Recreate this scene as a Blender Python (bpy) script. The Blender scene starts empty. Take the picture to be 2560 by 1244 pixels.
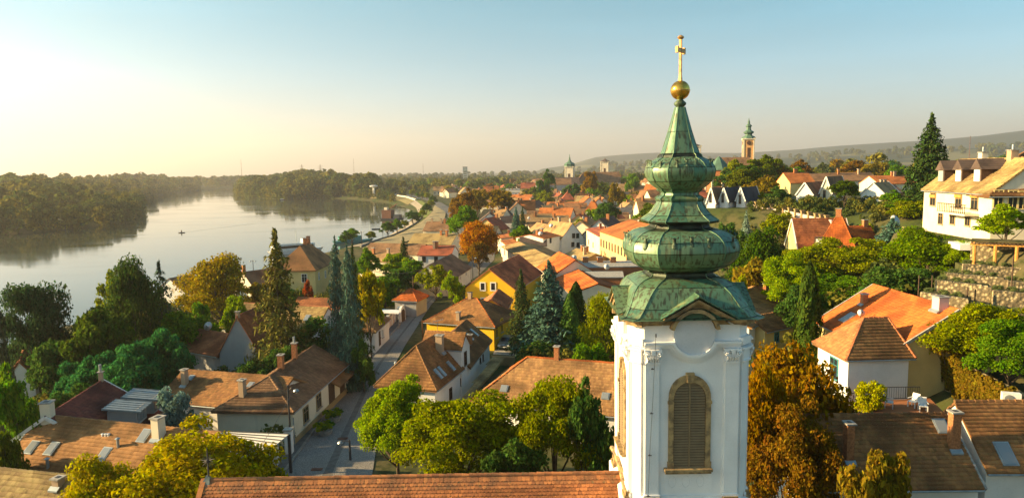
import bpy, math, random
import numpy as np
from mathutils import Vector, Matrix
random.seed(7)
S = bpy.context.scene
COL = S.collection
rad = math.radians

# ---------------------------------------------------------------- camera
F = 1730.0                                   # focal length in pixels of the 2560 px wide photograph
CZ = 24.0
CAM = Vector((0, 0, CZ))
RM = Matrix.Rotation(rad(90 - 6.45), 3, 'X') @ Matrix.Rotation(rad(-1.0), 3, 'Z')
cd = bpy.data.cameras.new('camera'); cam = bpy.data.objects.new('camera', cd); COL.objects.link(cam)
cam.location = CAM; cam.rotation_euler = RM.to_euler()
cd.sensor_width = 36; cd.lens = F / 2560 * 36; cd.clip_start = .5; cd.clip_end = 60000
S.camera = cam

# ---------------------------------------------------------------- sky, sun, exposure
SUN_AZ, SUN_EL = -89.0, 18.5                 # degrees clockwise from +Y (view direction), elevation
w = bpy.data.worlds.new('World'); S.world = w; w.use_nodes = True
wn = w.node_tree.nodes; wl = w.node_tree.links
bg = wn['Background']
sk = wn.new('ShaderNodeTexSky'); sk.sky_type = 'NISHITA'; sk.sun_disc = False
sk.sun_elevation = rad(SUN_EL); sk.sun_rotation = rad(SUN_AZ)
sk.altitude = 100; sk.air_density = 1.0; sk.dust_density = 1.3; sk.ozone_density = 4.0
tint = wn.new('ShaderNodeMix'); tint.data_type = 'RGBA'; tint.blend_type = 'MULTIPLY'; tint.inputs[0].default_value = 1
wg = wn.new('ShaderNodeTexCoord'); wsep = wn.new('ShaderNodeSeparateXYZ'); wl.new(wg.outputs['Generated'], wsep.inputs[0])
wr = wn.new('ShaderNodeMapRange'); wr.inputs[1].default_value = .02; wr.inputs[2].default_value = .27; wr.interpolation_type = 'SMOOTHSTEP'; wl.new(wsep.outputs[2], wr.inputs[0])
wm = wn.new('ShaderNodeMix'); wm.data_type = 'RGBA'; wm.inputs[6].default_value = (1.0, .86, .78, 1); wm.inputs[7].default_value = (.50, .86, .70, 1)   # peach low down, teal overhead, the same all round
wmp = wn.new('ShaderNodeMapping'); wmp.inputs['Scale'].default_value = (1, 1, 9); wmp.inputs['Rotation'].default_value = (0, .06, 0); wl.new(wg.outputs['Generated'], wmp.inputs[0])
wns = wn.new('ShaderNodeTexNoise'); wns.inputs['Scale'].default_value = 2.2; wns.inputs['Detail'].default_value = 6; wl.new(wmp.outputs[0], wns.inputs[0])
wcl = wn.new('ShaderNodeMapRange'); wcl.inputs[1].default_value = .45; wcl.inputs[2].default_value = .75; wcl.inputs[3].default_value = 1; wcl.inputs[4].default_value = 1.09; wl.new(wns.outputs['Fac'], wcl.inputs[0])
wvm = wn.new('ShaderNodeVectorMath'); wvm.operation = 'SCALE'; wl.new(wm.outputs[2], wvm.inputs[0]); wl.new(wcl.outputs[0], wvm.inputs['Scale'])   # thin cirrus veils
wl.new(wr.outputs[0], wm.inputs[0]); wl.new(wvm.outputs[0], tint.inputs[7]); wl.new(sk.outputs[0], tint.inputs[6])
wl.new(tint.outputs[2], bg.inputs[0]); bg.inputs[1].default_value = 0.083
sd = bpy.data.lights.new('sun', 'SUN'); sun = bpy.data.objects.new('sun', sd); COL.objects.link(sun)
sd.energy = 5.0; sd.angle = rad(.6); sd.color = (1.0, .71, .34)
sdir = Vector((math.sin(rad(SUN_AZ)) * math.cos(rad(SUN_EL)), math.cos(rad(SUN_AZ)) * math.cos(rad(SUN_EL)), math.sin(rad(SUN_EL))))
sun.rotation_euler = sdir.to_track_quat('Z', 'Y').to_euler()
S.view_settings.view_transform = 'Standard'; S.view_settings.look = 'None'
S.view_settings.exposure = 1.68; S.view_settings.gamma = 1
S.view_settings.use_curve_mapping = False
S.cycles.max_bounces = 6; S.cycles.diffuse_bounces = 3; S.cycles.glossy_bounces = 3
S.cycles.transmission_bounces = 3; S.cycles.volume_bounces = 0; S.cycles.transparent_max_bounces = 4

# ---------------------------------------------------------------- pixel (2560x1244 photograph) -> place in the world
def ray(px, py): return RM @ Vector(((px - 1280) / F, -(py - 622) / F, -1))
def PZ(px, py, z):
    d = ray(px, py); return CAM + d * ((z - CZ) / d.z)
def PY(px, py, y):
    d = ray(px, py); return CAM + d * (y / d.y)
def PP(px, py, p0, n):
    d = ray(px, py); return CAM + d * ((Vector(p0) - CAM).dot(n) / d.dot(n))
def sm(a, b, x):
    t = np.clip((x - a) / (b - a), 0, 1); return t * t * (3 - 2 * t)

# ---------------------------------------------------------------- objects
def tag(o, label=None, cat=None, group=None, kind=None):
    if label: o['label'] = label
    if cat: o['category'] = cat
    if group: o['group'] = group
    if kind: o['kind'] = kind
    return o
def empty(name, loc, rz=0, label=None, cat=None, group=None):
    o = bpy.data.objects.new(name, None); COL.objects.link(o)
    o.location = loc; o.rotation_euler = (0, 0, rz); o.empty_display_size = .5
    return tag(o, label, cat, group)
def link(name, me, parent=None, loc=None, rot=None, scale=None, color=None):
    o = bpy.data.objects.new(name, me); COL.objects.link(o)
    if parent is not None: o.parent = parent
    if loc is not None: o.location = loc
    if rot is not None: o.rotation_euler = rot
    if scale is not None: o.scale = scale
    if color is not None: o.color = color
    return o
def np_mesh(name, V, Q, mat, smooth=False):
    V = np.asarray(V, np.float32); Q = np.asarray(Q, np.int32)
    me = bpy.data.meshes.new(name); k = Q.shape[1]
    me.vertices.add(len(V)); me.vertices.foreach_set('co', V.ravel())
    me.loops.add(Q.size); me.loops.foreach_set('vertex_index', Q.ravel())
    me.polygons.add(len(Q)); me.polygons.foreach_set('loop_start', np.arange(0, Q.size, k, dtype=np.int32))
    me.polygons.foreach_set('loop_total', np.full(len(Q), k, np.int32))
    if smooth: me.polygons.foreach_set('use_smooth', np.ones(len(Q), bool))
    me.update(calc_edges=True); me.materials.append(mat); return me
class MB:
    """collects shapes that become ONE mesh object; M maps local to parent space"""
    def __init__(s, M=None): s.v = []; s.f = []; s.M = M or Matrix.Identity(4)
    def add(s, vs, fs):
        b = len(s.v); s.v += [tuple(s.M @ Vector(v)) for v in vs]; s.f += [tuple(b + i for i in f) for f in fs]; return s
    def box(s, c, d, R=None):
        c = Vector(c); h = Vector(d) / 2; R = R or Matrix.Identity(3)
        vs = [c + R @ Vector((x * h.x, y * h.y, z * h.z)) for x in (-1, 1) for y in (-1, 1) for z in (-1, 1)]
        return s.add(vs, [(0, 1, 3, 2), (4, 6, 7, 5), (0, 4, 5, 1), (2, 3, 7, 6), (0, 2, 6, 4), (1, 5, 7, 3)])
    def boxz(s, x0, x1, y0, y1, z0, z1): return s.box(((x0+x1)/2, (y0+y1)/2, (z0+z1)/2), (x1-x0, y1-y0, z1-z0))
    def obox(s, c, u, v, n, d):
        R = Matrix((u, v, n)).transposed(); return s.box(c, d, R)
    def prism(s, poly, e):
        """poly: 3D points, extruded by vector e"""
        k = len(poly); P = [Vector(p) for p in poly]; e = Vector(e)
        n = Vector((0, 0, 0))
        for i in range(k): n += P[i].cross(P[(i+1) % k])
        if n.dot(e) > 0: P.reverse()
        vs = P + [p + e for p in P]
        fs = [tuple(range(k)), tuple(range(2*k-1, k-1, -1))] + [(i, i+k, (i+1) % k + k, (i+1) % k) for i in range(k)]
        fs = [tuple(reversed(f)) if False else f for f in fs]
        return s.add(vs, fs)
    def tube(s, pts, rs, n=6, cap=True):
        pts = [Vector(p) for p in pts]
        if not hasattr(rs, '__len__'): rs = [rs] * len(pts)
        vs = []
        for i, p in enumerate(pts):
            t = (pts[min(i+1, len(pts)-1)] - pts[max(i-1, 0)]).normalized()
            a = t.cross(Vector((0, 0, 1)) if abs(t.z) < .9 else Vector((1, 0, 0))).normalized(); b = t.cross(a)
            vs += [p + (a * math.cos(2*math.pi*k/n) + b * math.sin(2*math.pi*k/n)) * rs[i] for k in range(n)]
        fs = [(i*n+k, i*n+(k+1) % n, (i+1)*n+(k+1) % n, (i+1)*n+k) for i in range(len(pts)-1) for k in range(n)]
        if cap: fs += [tuple(range(n-1, -1, -1)), tuple((len(pts)-1)*n+k for k in range(n))]
        return s.add(vs, fs)
    def lathe(s, prof, n=16, c=(0, 0, 0), a0=0):
        vs = [(c[0] + r*math.cos(a0+2*math.pi*k/n), c[1] + r*math.sin(a0+2*math.pi*k/n), c[2]+z) for z, r in prof for k in range(n)]
        m = len(prof)
        fs = [(i*n+k, i*n+(k+1) % n, (i+1)*n+(k+1) % n, (i+1)*n+k) for i in range(m-1) for k in range(n)]
        fs += [tuple(range(n-1, -1, -1)), tuple((m-1)*n+k for k in range(n))]
        return s.add(vs, fs)
    def mesh(s, name, mat, smooth=False):
        me = bpy.data.meshes.new(name); me.from_pydata(s.v, [], s.f)
        if smooth: me.polygons.foreach_set('use_smooth', [True] * len(me.polygons))
        me.update(); me.materials.append(mat); return me
    def build(s, name, mat, parent=None, smooth=False, **k): return link(name, s.mesh(name, mat, smooth), parent, **k)

# ---------------------------------------------------------------- materials
def nm(name):
    m = bpy.data.materials.new(name); m.use_nodes = True
    return m, m.node_tree.nodes, m.node_tree.links, m.node_tree.nodes['Principled BSDF']
def mixc(n, l, fac, a, b, mode='MIX'):
    x = n.new('ShaderNodeMix'); x.data_type = 'RGBA'; x.blend_type = mode
    for s, v in ((x.inputs[0], fac), (x.inputs[6], a), (x.inputs[7], b)):
        if isinstance(v, (int, float)): s.default_value = v
        elif isinstance(v, tuple): s.default_value = (*v[:3], 1)
        else: l.new(v, s)
    return x.outputs[2]
def noise(n, l, scale, detail=4, coord=None, stretch=None, dist=0, rough=.55):
    t = n.new('ShaderNodeTexNoise'); t.inputs['Scale'].default_value = scale; t.inputs['Detail'].default_value = detail
    t.inputs['Distortion'].default_value = dist; t.inputs['Roughness'].default_value = rough
    g = n.new('ShaderNodeNewGeometry').outputs['Position'] if coord is None else coord
    if stretch:
        mp = n.new('ShaderNodeMapping'); mp.inputs['Scale'].default_value = stretch; l.new(g, mp.inputs[0]); g = mp.outputs[0]
    l.new(g, t.inputs[0]); return t.outputs['Fac']
def ramp(n, l, src, a, b):
    r = n.new('ShaderNodeMapRange'); r.inputs[1].default_value = a; r.inputs[2].default_value = b; r.interpolation_type = 'SMOOTHSTEP'
    l.new(src, r.inputs[0]); return r.outputs[0]
def bump(n, l, src, p, s=.3, d=.05):
    b = n.new('ShaderNodeBump'); b.inputs['Strength'].default_value = s; b.inputs['Distance'].default_value = d
    l.new(src, b.inputs['Height']); l.new(b.outputs[0], p.inputs['Normal'])
def mat_plain(name, c, rough=.8, var=.25, scale=1.5, metal=0, spec=.3, dark=None, bs=.2):
    m, n, l, p = nm(name)
    f = noise(n, l, scale, 5); f2 = noise(n, l, scale * 9, 4)
    d = dark or tuple(x * (1 - var) for x in c)
    a = mixc(n, l, ramp(n, l, f, .35, .7), tuple(min(1, x * (1 + var * .3)) for x in c), d)
    a = mixc(n, l, ramp(n, l, f2, .45, .75), a, mixc(n, l, .35, a, d))
    l.new(a, p.inputs['Base Color']); p.inputs['Roughness'].default_value = rough; p.inputs['Metallic'].default_value = metal
    p.inputs['Specular IOR Level'].default_value = spec
    if bs: bump(n, l, f2, p, bs, .03)
    return m
def mat_wall(name, c, stain=.35, base=(.16, .15, .13)):
    m, n, l, p = nm(name)
    f = noise(n, l, .5, 6); v = noise(n, l, 1.1, 5, stretch=(1.6, 1.6, .22)); g = noise(n, l, 14, 4)
    a = mixc(n, l, ramp(n, l, f, .35, .75), c, tuple(x * .84 for x in c))
    k = n.new('ShaderNodeMath'); k.operation = 'MULTIPLY'; l.new(ramp(n, l, v, .52, .8), k.inputs[0]); k.inputs[1].default_value = stain
    a = mixc(n, l, k.outputs[0], a, tuple(.5 * x + .5 * y for x, y in zip(c, base)))
    a = mixc(n, l, ramp(n, l, g, .5, .8), a, mixc(n, l, .15, a, base))
    l.new(a, p.inputs['Base Color']); p.inputs['Roughness'].default_value = .9; p.inputs['Specular IOR Level'].default_value = .15
    bump(n, l, g, p, .15, .02); return m
def mat_tile(name, c1, c2, moss=(.10, .09, .03), mossamt=.45, rows=False):
    """clay tiles: a tone of its own for every tile (mesh island), lichen in patches"""
    m, n, l, p = nm(name)
    r = n.new('ShaderNodeNewGeometry').outputs['Random Per Island']
    f = noise(n, l, .35, 6); g = noise(n, l, 3.0, 5); h = noise(n, l, 22, 3)
    a = mixc(n, l, r, c1, c2)
    a = mixc(n, l, ramp(n, l, f, .4, .65), a, tuple(.55 * x for x in c2))
    k = n.new('ShaderNodeMath'); k.operation = 'MULTIPLY'; l.new(ramp(n, l, g, .48, .7), k.inputs[0]); k.inputs[1].default_value = mossamt
    a = mixc(n, l, k.outputs[0], a, moss)
    a = mixc(n, l, ramp(n, l, h, .55, .8), a, tuple(min(1, 1.3 * x) for x in c1))
    hgt = h
    if rows:                                   # distant roofs: tile courses as relief, following the height
        s_ = n.new('ShaderNodeSeparateXYZ'); l.new(n.new('ShaderNodeNewGeometry').outputs['Position'], s_.inputs[0])
        q = n.new('ShaderNodeMath'); q.operation = 'MULTIPLY'; l.new(s_.outputs[2], q.inputs[0]); q.inputs[1].default_value = 4.2
        fr = n.new('ShaderNodeMath'); fr.operation = 'FRACT'; l.new(q.outputs[0], fr.inputs[0])
        a = mixc(n, l, ramp(n, l, fr.outputs[0], .0, .3), tuple(.45 * x for x in c2), a); hgt = fr.outputs[0]
        # patches the size of a few tiles
        vo = n.new('ShaderNodeTexVoronoi'); vo.inputs['Scale'].default_value = 1.6; l.new(n.new('ShaderNodeNewGeometry').outputs['Position'], vo.inputs[0])
        hs = n.new('ShaderNodeSeparateColor'); l.new(vo.outputs['Color'], hs.inputs[0])
        a = mixc(n, l, hs.outputs[0], a, mixc(n, l, .35, a, c1))
    l.new(a, p.inputs['Base Color']); p.inputs['Roughness'].default_value = .85; p.inputs['Specular IOR Level'].default_value = .2
    bump(n, l, hgt, p, .35, .04); return m
def mat_leaf(name, tr=.42, spec=.25):
    """foliage: object colour x a tone of its own for every leaf clump"""
    m, n, l, p = nm(name)
    oi = n.new('ShaderNodeObjectInfo'); r = n.new('ShaderNodeNewGeometry').outputs['Random Per Island']
    hs = n.new('ShaderNodeHueSaturation'); l.new(oi.outputs['Color'], hs.inputs['Color'])
    def mr(src, a, b):
        x = n.new('ShaderNodeMapRange'); x.inputs[3].default_value = a; x.inputs[4].default_value = b; l.new(src, x.inputs[0]); return x.outputs[0]
    tc0 = n.new('ShaderNodeTexCoord').outputs['Object']; ad = n.new('ShaderNodeMath'); ad.operation = 'ADD'; l.new(mr(r, .475, .525), ad.inputs[0]); l.new(mr(noise(n, l, 3.2, 3, tc0), -.028, .028), ad.inputs[1]); l.new(ad.outputs[0], hs.inputs['Hue']); hs.inputs['Saturation'].default_value = 1.12
    tc = n.new('ShaderNodeTexCoord').outputs['Object']
    big = noise(n, l, 5.0, 3, tc); mul = n.new('ShaderNodeMath'); mul.operation = 'MULTIPLY'
    wn_ = n.new('ShaderNodeTexWhiteNoise'); wn_.noise_dimensions = '1D'; l.new(r, wn_.inputs['W'])
    l.new(mr(wn_.outputs['Value'], .7, 1.8), mul.inputs[0]); l.new(mr(big, .65, 1.5), mul.inputs[1]); l.new(mul.outputs[0], hs.inputs['Value'])
    df = n.new('ShaderNodeBsdfDiffuse'); ts = n.new('ShaderNodeBsdfTranslucent'); mx = n.new('ShaderNodeMixShader'); mx.inputs[0].default_value = tr
    l.new(hs.outputs[0], df.inputs[0]); l.new(hs.outputs[0], ts.inputs[0]); l.new(df.outputs[0], mx.inputs[1]); l.new(ts.outputs[0], mx.inputs[2])
    l.new(mx.outputs[0], n['Material Output'].inputs['Surface']); n.remove(p); return m
def mat_glass(name, c=(.02, .025, .03), rough=.08):
    m, n, l, p = nm(name); p.inputs['Base Color'].default_value = (*c, 1); p.inputs['Roughness'].default_value = rough
    p.inputs['Specular IOR Level'].default_value = .7; return m

M = {}
M['white'] = mat_wall('white_plaster', (.78, .76, .73), .12)
M['tower_white'] = mat_wall('white_lime_render', (.84, .83, .82), .22, (.45, .43, .38))
M['cream'] = mat_wall('cream_plaster', (.74, .66, .50), .3)
M['pinkish'] = mat_wall('pale_pink_plaster', (.62, .50, .46), .35)
M['greywall'] = mat_wall('weathered_grey_plaster', (.36, .36, .36), .8, (.12, .11, .10))
M['yellow'] = mat_wall('yellow_plaster', (.85, .50, .025), .12, (.35, .2, .03))
M['paleyellow'] = mat_wall('pale_yellow_plaster', (.68, .52, .22), .25)
M['ochre'] = mat_wall('ochre_plaster', (.66, .47, .22), .3)
M['rust'] = mat_wall('rust_red_render', (.36, .14, .06), .6)
M['stonew'] = mat_wall('buff_stone', (.36, .25, .12), .4)
M['goldstone'] = mat_plain('golden_sandstone', (.40, .27, .12), .8, .45, 3, dark=(.16, .11, .06))
M['drystone'] = mat_plain('dry_stone', (.42, .34, .2), .9, .4, 3)
M['browntile'] = mat_tile('brown_clay_tile', (0.40, 0.195, 0.072), (0.23, 0.108, 0.046))
M['greytile'] = mat_tile('brown_grey_tile', (0.30, 0.165, 0.085), (0.18, 0.095, 0.055), mossamt=.3)
M['orangetile'] = mat_tile('orange_clay_tile', (0.58, 0.155, 0.032), (0.40, 0.10, 0.024), mossamt=.12)
M['redtile'] = mat_tile('dark_red_tile', (0.243, 0.070, 0.051), (0.154, 0.045, 0.038), mossamt=.08)
M['rusttile'] = mat_tile('rust_orange_tile', (0.512, 0.192, 0.077), (0.307, 0.109, 0.051), mossamt=.25)
M['longtile'] = mat_tile('orange_tan_tile', (0.46, 0.235, 0.095), (0.29, 0.145, 0.058), mossamt=.2)
M['churchtile'] = mat_tile('church_clay_tile', (0.589, 0.218, 0.077), (0.307, 0.115, 0.051), mossamt=.2)
M['tantile'] = mat_tile('tan_clay_tile', (0.512, 0.282, 0.115), (0.294, 0.154, 0.070), (.16, .12, .04), .35)
M['mosstile'] = mat_tile('mossy_tile', (0.422, 0.307, 0.128), (0.256, 0.166, 0.077), (.19, .15, .045), .6)
for k, c1, c2, ms in (('f_brown', (0.346, 0.192, 0.096), (0.192, 0.102, 0.058), .45), ('f_orange', (0.56, 0.185, 0.05), (0.37, 0.12, 0.036), .15), ('f_red', (0.461, 0.128, 0.064), (0.307, 0.090, 0.051), .15),
                      ('f_dark', (0.154, 0.109, 0.090), (0.090, 0.064, 0.058), .2), ('f_moss', (0.435, 0.320, 0.128), (0.282, 0.192, 0.090), .5), ('f_tan', (0.512, 0.320, 0.141), (0.333, 0.192, 0.090), .3), ('f_slate', (0.077, 0.083, 0.096), (0.051, 0.051, 0.064), .1)):
    M[k] = mat_tile(k[2:] + '_distant_tile', c1, c2, mossamt=ms, rows=True)
M['leaf'] = mat_leaf('leaf'); M['needle'] = mat_leaf('needle', .12)
M['bark'] = mat_plain('bark', (.10, .075, .05), .95, .5, 4)
M['pane'] = mat_glass('window_pane'); M['skypane'] = mat_glass('skylight_pane', (.22, .24, .26), .15)
M['frame'] = mat_plain('white_frame', (.75, .73, .68), .6, .1); M['wood'] = mat_plain('dark_wood', (.09, .05, .03), .7, .4, 6)
M['darkmetal'] = mat_plain('dark_metal', (.05, .05, .055), .5, .3, 5); M['zinc'] = mat_plain('zinc_sheet', (.32, .36, .38), .4, .25, 2, metal=.4)
M['brick'] = mat_plain('orange_brick', (.42, .17, .07), .9, .4, 8); M['chimplaster'] = mat_wall('chimney_plaster', (.42, .30, .2), .6)
M['concrete'] = mat_plain('concrete', (.36, .34, .31), .9, .35, 3)
M['teal'] = mat_plain('teal_paint', (.05, .22, .23), .5, .2); M['boatwhite'] = mat_plain('boat_white', (.75, .75, .74), .4, .1)
M['boatdark'] = mat_plain('boat_hull_dark', (.05, .055, .07), .5, .3); M['ironred'] = mat_plain('rusty_iron', (.16, .07, .045), .8, .4, 2)
M['timber'] = mat_plain('orange_timber', (.55, .27, .06), .7, .3, 6)
# ================================================================ THE SETTING
WATER_Z = -4.0
def poly_px(pts, z): return np.array([tuple(PZ(x, y, z))[:2] for x, y in pts])
near = [(-500, 1000), (-160, 880), (60, 812), (160, 790), (250, 762), (420, 716), (560, 680), (700, 645), (860, 612), (905, 603), (950, 588), (985, 570), (1008, 552), (1018, 543), (1022, 533), (1012, 525), (985, 515), (950, 507), (905, 501), (860, 497), (800, 496), (700, 499), (630, 495), (592, 489), (585, 484), (600, 476), (640, 470)]
far = [(640, 466), (560, 470), (500, 476), (440, 483), (385, 492), (362, 503), (360, 520), (362, 534), (345, 546), (300, 558), (200, 572), (90, 583), (-60, 592), (-400, 604), (-900, 640), (-1500, 700)]
RIV = np.vstack([poly_px(near, WATER_Z), poly_px(far, WATER_Z)])
def sdist(px, py, poly):
    """signed distance to polygon, positive outside"""
    n = len(poly); d = np.full(px.shape, 1e18); ins = np.zeros(px.shape, bool)
    for i in range(n):
        ax, ay = poly[i]; bx, by = poly[(i+1) % n]; ex, ey = bx-ax, by-ay
        t = np.clip(((px-ax)*ex + (py-ay)*ey) / (ex*ex+ey*ey+1e-9), 0, 1)
        d = np.minimum(d, (px-ax-t*ex)**2 + (py-ay-t*ey)**2)
        c = ((ay > py) != (by > py)) & (px < (bx-ax)*(py-ay)/(by-ay+1e-12)+ax); ins ^= c
    d = np.sqrt(d); return np.where(ins, -d, d)
def hills(x, y):
    az = np.degrees(np.arctan2(x, y)); r = np.hypot(x, y)
    # skyline of the far hills by bearing
    sky = np.interp(az, [-60, 1, 4, 7, 12, 15, 18, 22, 25, 28, 31, 34, 37, 45, 70], [0, 0, 45, 112, 140, 132, 124, 140, 158, 168, 174, 186, 215, 250, 200])
    mid = np.interp(az, [-60, 4, 8, 12, 20, 26, 36, 60], [0, 0, 40, 50, 55, 60, 70, 60])
    w1 = np.sin(x*.0021+1)*np.sin(y*.0017)*14 + np.sin(x*.006+y*.004)*7
    return (sky + w1*(sky > 20)) * sm(3300, 5600, r) + (mid + w1*.5*(mid > 10)) * sm(2000, 3200, r) * (1 - sm(3200, 4600, r))
def H0(x, y):
    ys = [30, 48, 60, 68, 76, 92, 108, 125, 150, 200, 280, 500]
    x0 = np.interp(y, ys, [22, 19, 17, 19, 22, 24, 32, 32, 20, 36, 50, 90]); w0 = np.interp(y, ys, [24, 24, 24, 26, 24, 24, 24, 20, 14, 16, 18, 20])
    x1 = np.interp(y, ys, [44, 44, 45, 45, 46, 47, 58, 50, 30, 46, 60, 100]); w1 = np.interp(y, ys, [8, 7, 6, 6, 4.5, 4.5, 12, 14, 12, 18, 22, 24])
    h = (8*sm(0, 1, (x-x0)/w0) + 7.2*sm(0, 1, (x-x1)/w1)) * (1 - sm(380, 800, y)); h = h + np.clip(x-70, 0, 60)*.03*(1-sm(150, 300, y))
    lf = -2.2 * sm(20, 55, -x) * (1 - sm(150, 400, y))
    return h + lf + hills(x, y)
def Hn(x, y):
    x = np.asarray(x, float); y = np.asarray(y, float)
    d = sdist(x, y, RIV); t = sm(-14, 24, d); b = H0(x, y)
    return -7.5*(1-t) + b*t
def H(x, y): return float(Hn(np.array([x]), np.array([y]))[0])

m, n, l, p = nm('ground_earth_and_grass')
f = noise(n, l, .05, 6); g = noise(n, l, .8, 6); h_ = noise(n, l, .003, 6)
a = mixc(n, l, ramp(n, l, f, .4, .6), (.05, .07, .018), (.10, .085, .04))
a = mixc(n, l, ramp(n, l, g, .45, .65), a, (.035, .045, .015))
cdn = n.new('ShaderNodeCameraData') if False else None
sx = n.new('ShaderNodeSeparateXYZ'); l.new(n.new('ShaderNodeNewGeometry').outputs['Position'], sx.inputs[0])
farm = ramp(n, l, sx.outputs[1], 1300, 2600)
vo = n.new('ShaderNodeTexVoronoi'); vo.inputs['Scale'].default_value = .0028; l.new(n.new('ShaderNodeNewGeometry').outputs['Position'], vo.inputs[0])
fields = mixc(n, l, ramp(n, l, vo.outputs['Distance'], .2, .7), (.05, .07, .025), (.16, .15, .07))
woods = ramp(n, l, h_, .42, .52); up = ramp(n, l, sx.outputs[2], 40, 110)
fields = mixc(n, l, woods, fields, (.022, .038, .018)); fields = mixc(n, l, up, fields, mixc(n, l, ramp(n, l, noise(n, l, .02, 5), .3, .7), (.018, .034, .018), (.035, .048, .022)))
a = mixc(n, l, farm, a, fields)
l.new(a, p.inputs['Base Color']); p.inputs['Roughness'].default_value = .95; p.inputs['Specular IOR Level'].default_value = .1
M['ground'] = m
az = np.concatenate([np.arange(-180, -45, 6.), np.arange(-45, 45, .4), np.arange(45, 181, 6.)]); az = np.radians(az)
rr = np.concatenate([[2.], 8 * np.exp(np.arange(0, 360) * np.log(9500/8)/359)])
A, Rr = np.meshgrid(az, rr); X = Rr*np.sin(A); Y = Rr*np.cos(A); Z = Hn(X.ravel(), Y.ravel())
na, nr = len(az), len(rr); ii = np.arange(nr-1)[:, None]*na + np.arange(na-1)[None]
Qd = np.stack([ii, ii+1, ii+na+1, ii+na], -1).reshape(-1, 4)[:, ::-1]
g_ = link('ground', np_mesh('ground', np.stack([X.ravel(), Y.ravel(), Z], 1), Qd, M['ground'], True)); tag(g_, kind='structure')

# river
m, n, l, p = nm('river_water')
p.inputs['Base Color'].default_value = (.045, .055, .035, 1); p.inputs['Roughness'].default_value = .06; p.inputs['IOR'].default_value = 1.33
a = noise(n, l, .9, 3, stretch=(1, .35, 1)); b = noise(n, l, .012, 5, dist=1.5, stretch=(1, 2.2, 1)); rr_ = n.new('ShaderNodeMapRange'); rr_.inputs[1].default_value = .4; rr_.inputs[2].default_value = .68; rr_.inputs[3].default_value = .03; rr_.inputs[4].default_value = .11; l.new(b, rr_.inputs[0]); l.new(rr_.outputs[0], p.inputs['Roughness'])
k = n.new('ShaderNodeMath'); k.operation = 'MULTIPLY'; l.new(a, k.inputs[0]); l.new(ramp(n, l, b, .35, .75), k.inputs[1])
bump(n, l, k.outputs[0], p, .06, .05); M['water'] = m
wb = poly_px([(-2500, 800), (-800, 1400), (1150, 620), (1060, 520), (700, 462), (-2500, 462)], WATER_Z)
MB().add([(-900, -150, WATER_Z), (100, -150, WATER_Z), (100, 1500, WATER_Z), (-900, 1500, WATER_Z)], [(0, 1, 2, 3)]).build('river', M['water']).__setitem__('kind', 'structure')

# draped strips
def drape(name, L, Rt, mat, lift=.05, kind='structure', thick=0, sub=4):
    """L, Rt: lists of (x,y) left/right edge points of the same count"""
    L = np.array(L, float); Rt = np.array(Rt, float); t = np.linspace(0, len(L)-1, (len(L)-1)*14+1)
    ix = np.arange(len(L)); Lx = np.stack([np.interp(t, ix, L[:, k]) for k in (0, 1)], 1); Rx = np.stack([np.interp(t, ix, Rt[:, k]) for k in (0, 1)], 1)
    s = np.linspace(0, 1, sub+1); P = Lx[:, None]*(1-s)[None, :, None] + Rx[:, None]*s[None, :, None]
    z = Hn(P[..., 0].ravel(), P[..., 1].ravel()) + lift
    V = np.column_stack([P.reshape(-1, 2), z]); w_ = sub+1; i = np.arange(len(t)-1)[:, None]*w_+np.arange(sub)[None]
    Q = np.stack([i, i+1, i+w_+1, i+w_], -1).reshape(-1, 4)
    a_, b_, c_ = V[Q[0, 0]], V[Q[0, 1]], V[Q[0, 2]]
    if np.cross(b_-a_, c_-a_)[2] < 0: Q = Q[:, ::-1]
    o = link(name, np_mesh(name, V, Q, mat, True)); 
    if kind: tag(o, kind=kind)
    return o
def pz(pts, z=0): return [tuple(PZ(x, y, z))[:2] for x, y in pts]
m, n, l, p = nm('sett_paving')
br = n.new('ShaderNodeTexVoronoi'); br.inputs['Scale'].default_value = 10; l.new(n.new('ShaderNodeNewGeometry').outputs['Position'], br.inputs[0])
sc = n.new('ShaderNodeSeparateColor'); l.new(br.outputs['Color'], sc.inputs[0])
a = mixc(n, l, sc.outputs[0], (.23, .215, .20), (.31, .29, .27)); a = mixc(n, l, ramp(n, l, noise(n, l, .35, 5), .4, .7), a, (.20, .185, .17))
a = mixc(n, l, ramp(n, l, br.outputs['Distance'], .35, .6), a, (.15, .14, .13))
l.new(a, p.inputs['Base Color']); p.inputs['Roughness'].default_value = .8; bump(n, l, br.outputs['Distance'], p, .25, .03); M['setts'] = m
M['asphalt'] = mat_plain('asphalt', (.12, .115, .11), .85, .3, .8); M['gravel'] = mat_plain('tan_gravel', (.27, .22, .12), .95, .3, .6)
M['pathpave'] = mat_plain('pale_path_paving', (.36, .30, .22), .9, .25, .5); M['grass'] = mat_plain('cut_grass', (.15, .18, .03), .95, .4, .4)
M['drygrass'] = mat_plain('dry_grass', (.26, .21, .08), .95, .4, .3); M['kerb'] = mat_plain('kerb_stone', (.26, .24, .21), .9, .3, 2)
M['flag'] = mat_plain('pavement_slab', (.14, .13, .12), .9, .3, 2)
sl = pz([(640, 1300), (700, 1190), (770, 1095), (850, 985), (905, 915), (950, 865), (1005, 805), (1050, 762), (1082, 733), (1105, 712)])
sr = pz([(910, 1300), (930, 1190), (945, 1095), (965, 985), (985, 915), (1012, 865), (1050, 805), (1078, 762), (1104, 733), (1124, 712)])
drape('street', sl, sr, M['setts'], .06)
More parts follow.
